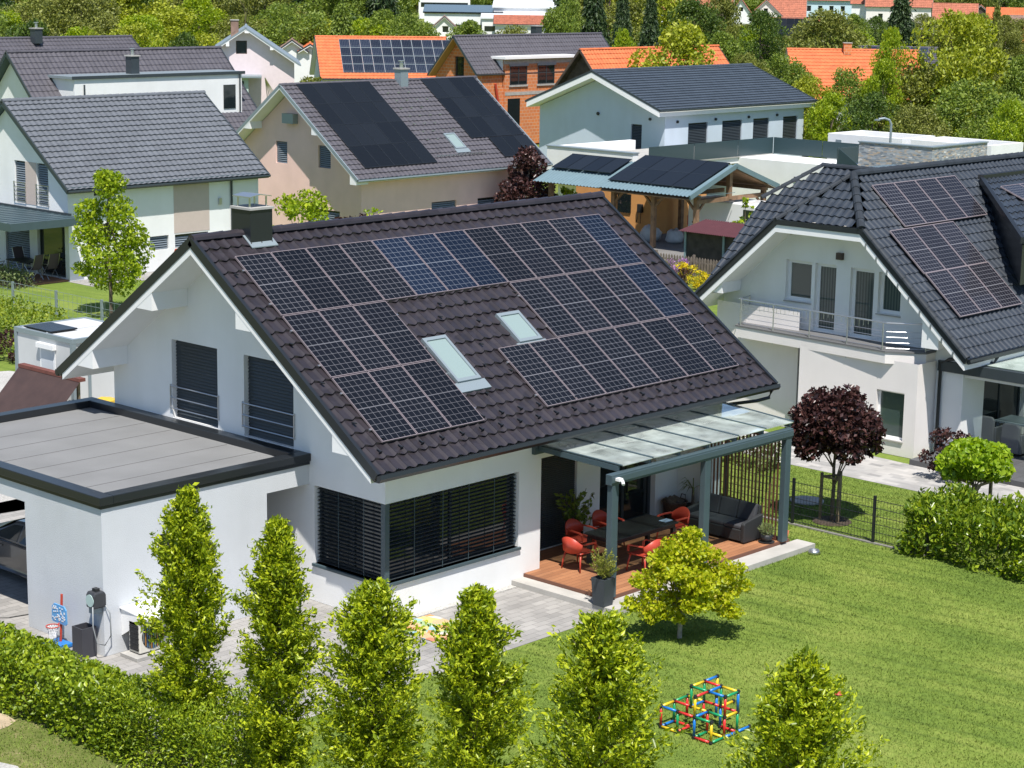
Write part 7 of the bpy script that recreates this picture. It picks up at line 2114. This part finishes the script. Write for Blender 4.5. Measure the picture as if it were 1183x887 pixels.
# ------------------------------------------------------------------ ground
def ramp_noise(name, stops, scales, rough=.95, bump=.4, bdist=.03, streak=0.0, tracks=False, island=False):
    m, nt, N, L, b = new_mat(name)
    tc = N.new('ShaderNodeTexCoord')
    acc = None
    for i, (s, w) in enumerate(scales):
        t = N.new('ShaderNodeTexNoise'); t.inputs['Scale'].default_value = s; t.inputs['Detail'].default_value = 5
        if streak and i == 1:
            mp = N.new('ShaderNodeMapping'); mp.inputs['Rotation'].default_value = (0, 0, rad(25)); mp.inputs['Scale'].default_value = (1, streak, 1)
            L.new(tc.outputs['Object'], mp.inputs['Vector']); L.new(mp.outputs[0], t.inputs['Vector'])
        else:
            L.new(tc.outputs['Object'], t.inputs['Vector'])
        mm = N.new('ShaderNodeMath'); mm.operation = 'MULTIPLY'; mm.inputs[1].default_value = w; L.new(t.outputs['Fac'], mm.inputs[0])
        if acc is None: acc = mm.outputs[0]
        else:
            ad = N.new('ShaderNodeMath'); L.new(acc, ad.inputs[0]); L.new(mm.outputs[0], ad.inputs[1]); acc = ad.outputs[0]
    r = N.new('ShaderNodeValToRGB'); e = r.color_ramp.elements
    while len(e) < len(stops): e.new(.5)
    for i, (p, c) in enumerate(stops): e[i].position = p; e[i].color = (*c, 1)
    L.new(acc, r.inputs['Fac']); col = r.outputs['Color']
    if tracks:      # mowing and wheel tracks across the lawn
        wv = N.new('ShaderNodeTexWave'); wv.inputs['Scale'].default_value = .55; wv.inputs['Distortion'].default_value = 1.6; wv.inputs['Detail'].default_value = 3; wv.inputs['Detail Scale'].default_value = .6
        mp = N.new('ShaderNodeMapping'); mp.inputs['Rotation'].default_value = (0, 0, rad(-9)); L.new(tc.outputs['Object'], mp.inputs['Vector']); L.new(mp.outputs[0], wv.inputs['Vector'])
        pw = N.new('ShaderNodeMath'); pw.operation = 'POWER'; pw.inputs[1].default_value = 7; L.new(wv.outputs['Fac'], pw.inputs[0])
        nm = N.new('ShaderNodeTexNoise'); nm.inputs['Scale'].default_value = .22; nm.inputs['Detail'].default_value = 2; L.new(tc.outputs['Object'], nm.inputs['Vector'])
        rm = N.new('ShaderNodeMapRange'); rm.inputs[1].default_value = .40; rm.inputs[2].default_value = .55; L.new(nm.outputs['Fac'], rm.inputs[0])
        ml = N.new('ShaderNodeMath'); ml.operation = 'MULTIPLY'; L.new(pw.outputs[0], ml.inputs[0]); L.new(rm.outputs[0], ml.inputs[1])
        m2 = N.new('ShaderNodeMath'); m2.operation = 'MULTIPLY'; m2.inputs[1].default_value = .55; L.new(ml.outputs[0], m2.inputs[0])
        mx = N.new('ShaderNodeMix'); mx.data_type = 'RGBA'; mx.inputs[7].default_value = (0.07, 0.11, 0.018, 1); L.new(m2.outputs[0], mx.inputs[0]); L.new(col, mx.inputs[6]); col = mx.outputs[2]
    if island:
        ge = N.new('ShaderNodeNewGeometry'); ma = N.new('ShaderNodeMath'); ma.operation = 'MULTIPLY_ADD'; ma.inputs[1].default_value = .5; ma.inputs[2].default_value = .8
        L.new(ge.outputs['Random Per Island'], ma.inputs[0]); hv = N.new('ShaderNodeHueSaturation'); L.new(ma.outputs[0], hv.inputs['Value']); L.new(col, hv.inputs['Color']); col = hv.outputs['Color']
    L.new(col, b.inputs['Base Color'])
    b.inputs['Roughness'].default_value = rough; b.inputs['Specular IOR Level'].default_value = .2
    bp = N.new('ShaderNodeBump'); bp.inputs['Strength'].default_value = bump; bp.inputs['Distance'].default_value = bdist
    L.new(acc, bp.inputs['Height']); L.new(bp.outputs['Normal'], b.inputs['Normal'])
    return m


G_ST = [(.40, (0.090, 0.142, 0.022)), (.5, (0.136, 0.192, 0.031)), (.60, (0.205, 0.246, 0.052))]
G_SC = [(.35, .35), (1.2, .25), (9, .2), (45, .2)]
GRASS = ramp_noise('lawn grass', G_ST, G_SC, .95, .8, .04, .15, True)
BLADES = ramp_noise('grass blades', G_ST, G_SC, .7, 0, .01, .15, True, True)
ROUGHG = ramp_noise('rough grass', [(.36, (0.085, 0.12, 0.022)), (.5, (0.13, 0.165, 0.03)), (.64, (0.19, 0.21, 0.045))], [(.05, .4), (.3, .3), (3, .3)], .95, .5, .05)
DRYG = ramp_noise('dry verge grass', [(.36, (0.08, 0.105, 0.025)), (.50, (0.12, 0.14, 0.035)), (.57, (0.20, 0.18, 0.08)), (.62, (0.40, 0.31, 0.19))], [(.45, .45), (2.5, .2), (14, .2), (50, .15)], .95, .7, .04)
GRAVEL = ramp_noise('pale gravel', [(.35, (0.26, 0.25, 0.24)), (.5, (0.42, 0.41, 0.39)), (.65, (0.58, 0.57, 0.55))], [(1, .2), (18, .4), (60, .4)], .95, 1, .05)


def paver(name, c1, c2, mort, bw, rh, ms=.006, rot=0.0, bump=.4):
    m, nt, N, L, b = new_mat(name)
    tc = N.new('ShaderNodeTexCoord'); mp = N.new('ShaderNodeMapping'); mp.inputs['Rotation'].default_value = (0, 0, rot)
    L.new(tc.outputs['Object'], mp.inputs['Vector'])
    bt = N.new('ShaderNodeTexBrick'); bt.inputs['Scale'].default_value = 1; bt.inputs['Brick Width'].default_value = bw; bt.inputs['Row Height'].default_value = rh; bt.inputs['Mortar Size'].default_value = ms
    bt.inputs['Color1'].default_value = (*c1, 1); bt.inputs['Color2'].default_value = (*c2, 1); bt.inputs['Mortar'].default_value = (*mort, 1)
    L.new(mp.outputs[0], bt.inputs['Vector'])
    t = N.new('ShaderNodeTexNoise'); t.inputs['Scale'].default_value = 1.1; t.inputs['Detail'].default_value = 8; L.new(tc.outputs['Object'], t.inputs['Vector'])
    mx = N.new('ShaderNodeMix'); mx.data_type = 'RGBA'; mx.blend_type = 'MULTIPLY'; mx.inputs[0].default_value = .55
    r = N.new('ShaderNodeValToRGB'); r.color_ramp.elements[0].position = .3; r.color_ramp.elements[0].color = (.55, .55, .55, 1); r.color_ramp.elements[1].position = .65
    L.new(t.outputs['Fac'], r.inputs['Fac']); L.new(bt.outputs['Color'], mx.inputs[6]); L.new(r.outputs['Color'], mx.inputs[7]); L.new(mx.outputs[2], b.inputs['Base Color'])
    b.inputs['Roughness'].default_value = .85
    bp = N.new('ShaderNodeBump'); bp.inputs['Strength'].default_value = bump; bp.inputs['Distance'].default_value = .01; bp.invert = True
    L.new(bt.outputs['Fac'], bp.inputs['Height']); L.new(bp.outputs[0], b.inputs['Normal'])
    return m


PAVE = paver('grey paving', (0.27, 0.26, 0.25), (0.36, 0.345, 0.33), (0.18, 0.172, 0.165), .4, .2)
WALKP = paver('pale walkway paving', (0.46, 0.44, 0.42), (0.27, 0.265, 0.26), (0.38, 0.365, 0.35), .42, .21, rot=rad(90))
DECKM = paver('deck boards', (0.30, 0.125, 0.055), (0.39, 0.175, 0.08), (0.09, 0.04, 0.025), 1.6, .15, .004)
DARKP = paver('dark terrace slabs', (0.075, 0.075, 0.08), (0.095, 0.095, 0.10), (0.04, 0.04, 0.04), .8, .8, .006)
ASPH = mat('asphalt yard', (0.16, 0.155, 0.15), .95, var=.15, vscale=.8, bump=.4, bscale=80)


def sheet(name, pts, z, m):
    o = MB().poly([(x, y, z) for x, y in pts]).build(name, m); o['kind'] = 'structure'; return o


rect = lambda a, b, c, d: [(a, c), (b, c), (b, d), (a, d)]
sheet('ground', rect(-2500, 2500, -2500, 2500), -.03, ROUGHG)
sheet('lawn', [(-7.4, -40), (40, -40), (40, 60), (-7.4, 60)], -.012, GRASS)
sheet('verge', rect(-40, -7.4, -40, 60), -.012, DRYG)
sheet('paving', [(-7.4, -3.0), (3.0, -2.95), (4.2, -2.75), (4.2, 2), (1, 12), (1, 14), (-7.4, 14)], -.004, PAVE)
sheet('gravel_yard', [(-7.4, 14), (6.4, 12), (12, 20), (9.4, 28.5), (8.2, 29), (-7.4, 27)], -.004, GRAVEL)
sheet('gravel_patch', [(-10.6, -.9), (-9.95, -.75), (-9.8, -1.2), (-10.0, -1.75), (-10.6, -1.6)], -.004, GRAVEL)
a_ = np.linspace(0, 2 * PI, 19)[:-1]; q_ = np.random.default_rng(2).uniform(.75, 1.15, 18)
sheet('bare_soil', [(-9.15 + .6 * q * math.cos(a), 1.3 + .9 * q * math.sin(a)) for a, q in zip(a_, q_)], -.006, mat('bare sandy soil', (0.42, 0.33, 0.22), .95, var=.25, vscale=3, bump=.5, bscale=40))
sheet('walkway', [(18.0, -30), (20.3, -30), (20.4, .2), (21, 8), (18.6, 8.5), (17.9, 3)], -.004, WALKP)
sheet('yard', rect(47.2, 62.6, 29.6, 44.2), -.004, ASPH)
sheet('house_path', rect(22.2, 36, 41.8, 43.62), -.004, PAVE)
o = MB().box(4.32, 11.0, -2.48, .95, .0, .20).build('wooden_deck', DECKM); o['kind'] = 'structure'
o = MB().box(4.29, 11.03, -2.515, -2.485, .02, .197).box(4.29, 4.318, -2.485, -.005, .02, .197).build('deck_fascia', mat('deck edge board', (0.15, 0.065, 0.04), .7)); o['kind'] = 'structure'
o = MB().box(3.90, 11.35, -3.05, -2.52, -.02, .12).box(3.90, 4.286, -2.518, -.005, -.02, .12).build('concrete_step', mat('step concrete', (0.40, 0.385, 0.36), .9, var=.12, vscale=2, bump=.3)); o['kind'] = 'structure'
o = MB().box(20.35, 33, -6.6, -.0, -.02, .15).build('patio_terrace', DARKP); o['kind'] = 'structure'
o = MB().box(19.6, 22.3, 43.7, 49.5, -.02, .06).build('wood_terrace', mat('terrace boards', (0.34, 0.15, 0.08), .7, var=.15, vscale=6)); o['kind'] = 'structure'
o = MB().box(-.05, 3.88, -.18, -.004, -.02, .015).build('gravel_strip', GRAVEL); o['kind'] = 'structure'
# distant wooded hills all round the horizon
rng = np.random.default_rng(5); mb = MB(); n = 96; v = []
for i in range(n):
    a = 2 * PI * i / n
    for r, h in ((1500, 0), (1900, 30 + 25 * math.sin(a * 3) + 12 * math.sin(a * 7 + 1)), (2400, 70 + 40 * math.sin(a * 3 + .3) + 20 * math.sin(a * 5))):
        v.append((r * math.cos(a), r * math.sin(a), max(-2, h)))
mb.add(v, [(3 * i + k, 3 * ((i + 1) % n) + k, 3 * ((i + 1) % n) + k + 1, 3 * i + k + 1) for i in range(n) for k in (0, 1)])
o = mb.build('hills', ramp_noise('wooded hills', [(.35, (0.03, 0.06, 0.02)), (.65, (0.08, 0.12, 0.035))], [(.01, .5), (.05, .5)], .95, .3, 5), None, True); o['kind'] = 'structure'
t = thing('manhole_cover', 'round grey concrete manhole cover in the lawn beside the red leaved tree', 'manhole cover', (14.9, -.32, 0))
MB().lathe([(.45, 0), (.44, .03), (.36, .035), (.001, .035)], n=24).build('cover', CONC, t)
# short grass blades over the near lawn
rng = np.random.default_rng(12)
nb = 420000
x = rng.uniform(-13, 18, nb); y = rng.uniform(-17.5, 3, nb)
ok = ~((x < -7.1) & (x > -8.45)) & ~((x < -7.1) & (y < -6)) & ~((x < -9.8) & (y > -1.7) & (y < -.8) & (x > -10.6)) & ~((((x + 9.1) / .75) ** 2 + ((y - 1.3) / 1.0) ** 2) < rng.uniform(.35, 1.3, nb)) & ~((y > -3.0) & (x > -7.2) & (x < 11.4)) & ~((x > 17.8)) & ~((x < 4.2) & (y > -3.02) & (x > -7.2))
x, y = x[ok], y[ok]; nb = len(x)
a = rng.uniform(0, 2 * PI, nb); h = rng.uniform(.012, .042, nb); w = .009
lean = rng.normal(size=(nb, 2)) * .025
V = np.stack([np.stack([x - np.cos(a) * w, y - np.sin(a) * w, -.012 + 0 * x], 1), np.stack([x + np.cos(a) * w, y + np.sin(a) * w, -.012 + 0 * x], 1), np.stack([x + lean[:, 0], y + lean[:, 1], h], 1)], 1).reshape(-1, 3)
o = np_mesh('lawn_grass', V, np.arange(nb * 3).reshape(-1, 3), BLADES)
props(o, 'short mown grass of the lawn around the climbing frame', 'grass', None, 'stuff')

# ------------------------------------------------------------------ light, sky, camera
w = bpy.data.worlds.new('World'); S.world = w; w.use_nodes = True
nt = w.node_tree; bg = nt.nodes['Background']
sk = nt.nodes.new('ShaderNodeTexSky'); sk.sky_type = 'NISHITA'; sk.sun_disc = False
sd = Vector((-.30, -.40, 1.0)).normalized()
sk.sun_elevation = math.asin(sd.z); sk.sun_rotation = math.atan2(sd.x, sd.y)
sk.altitude = 300; sk.air_density = 1.0; sk.dust_density = .3; sk.ozone_density = 2.5
nt.links.new(sk.outputs[0], bg.inputs['Color']); bg.inputs['Strength'].default_value = .098
sun = bpy.data.lights.new('sun', 'SUN'); sun.energy = 4.9; sun.angle = rad(.53); sun.color = (1.0, .955, .88)
so = bpy.data.objects.new('sun', sun); C.objects.link(so); so.rotation_euler = (-sd).to_track_quat('-Z', 'Y').to_euler(); so.location = (0, 0, 60)
cd = bpy.data.cameras.new('camera'); co = bpy.data.objects.new('camera', cd); C.objects.link(co); S.camera = co
F_PX, PITCH, YAW, ROLL = 2333.42, .2025, .7510, .0152
cd.sensor_fit = 'HORIZONTAL'; cd.sensor_width = 36.0; cd.lens = 36.0 * F_PX / 1183.0; cd.clip_start = .5; cd.clip_end = 6000
f = Vector((math.cos(YAW) * math.cos(PITCH), math.sin(YAW) * math.cos(PITCH), -math.sin(PITCH)))
r = Vector((math.sin(YAW), -math.cos(YAW), 0)); u = r.cross(f)
c_, s_ = math.cos(ROLL), math.sin(ROLL)
R2, U2 = r * c_ + u * s_, r * -s_ + u * c_
co.matrix_world = Matrix(((R2.x, U2.x, -f.x, -27.9889), (R2.y, U2.y, -f.y, -29.6923), (R2.z, U2.z, -f.z, 13.567), (0, 0, 0, 1)))
S.view_settings.view_transform = 'Standard'; S.view_settings.look = 'None'; S.view_settings.gamma = 1; S.view_settings.use_curve_mapping = False
S.view_settings.exposure = 0.55
S.cycles.max_bounces = 6; S.cycles.transparent_max_bounces = 12; S.cycles.use_denoising = True
S.render.resolution_x, S.render.resolution_y = 1024, 768
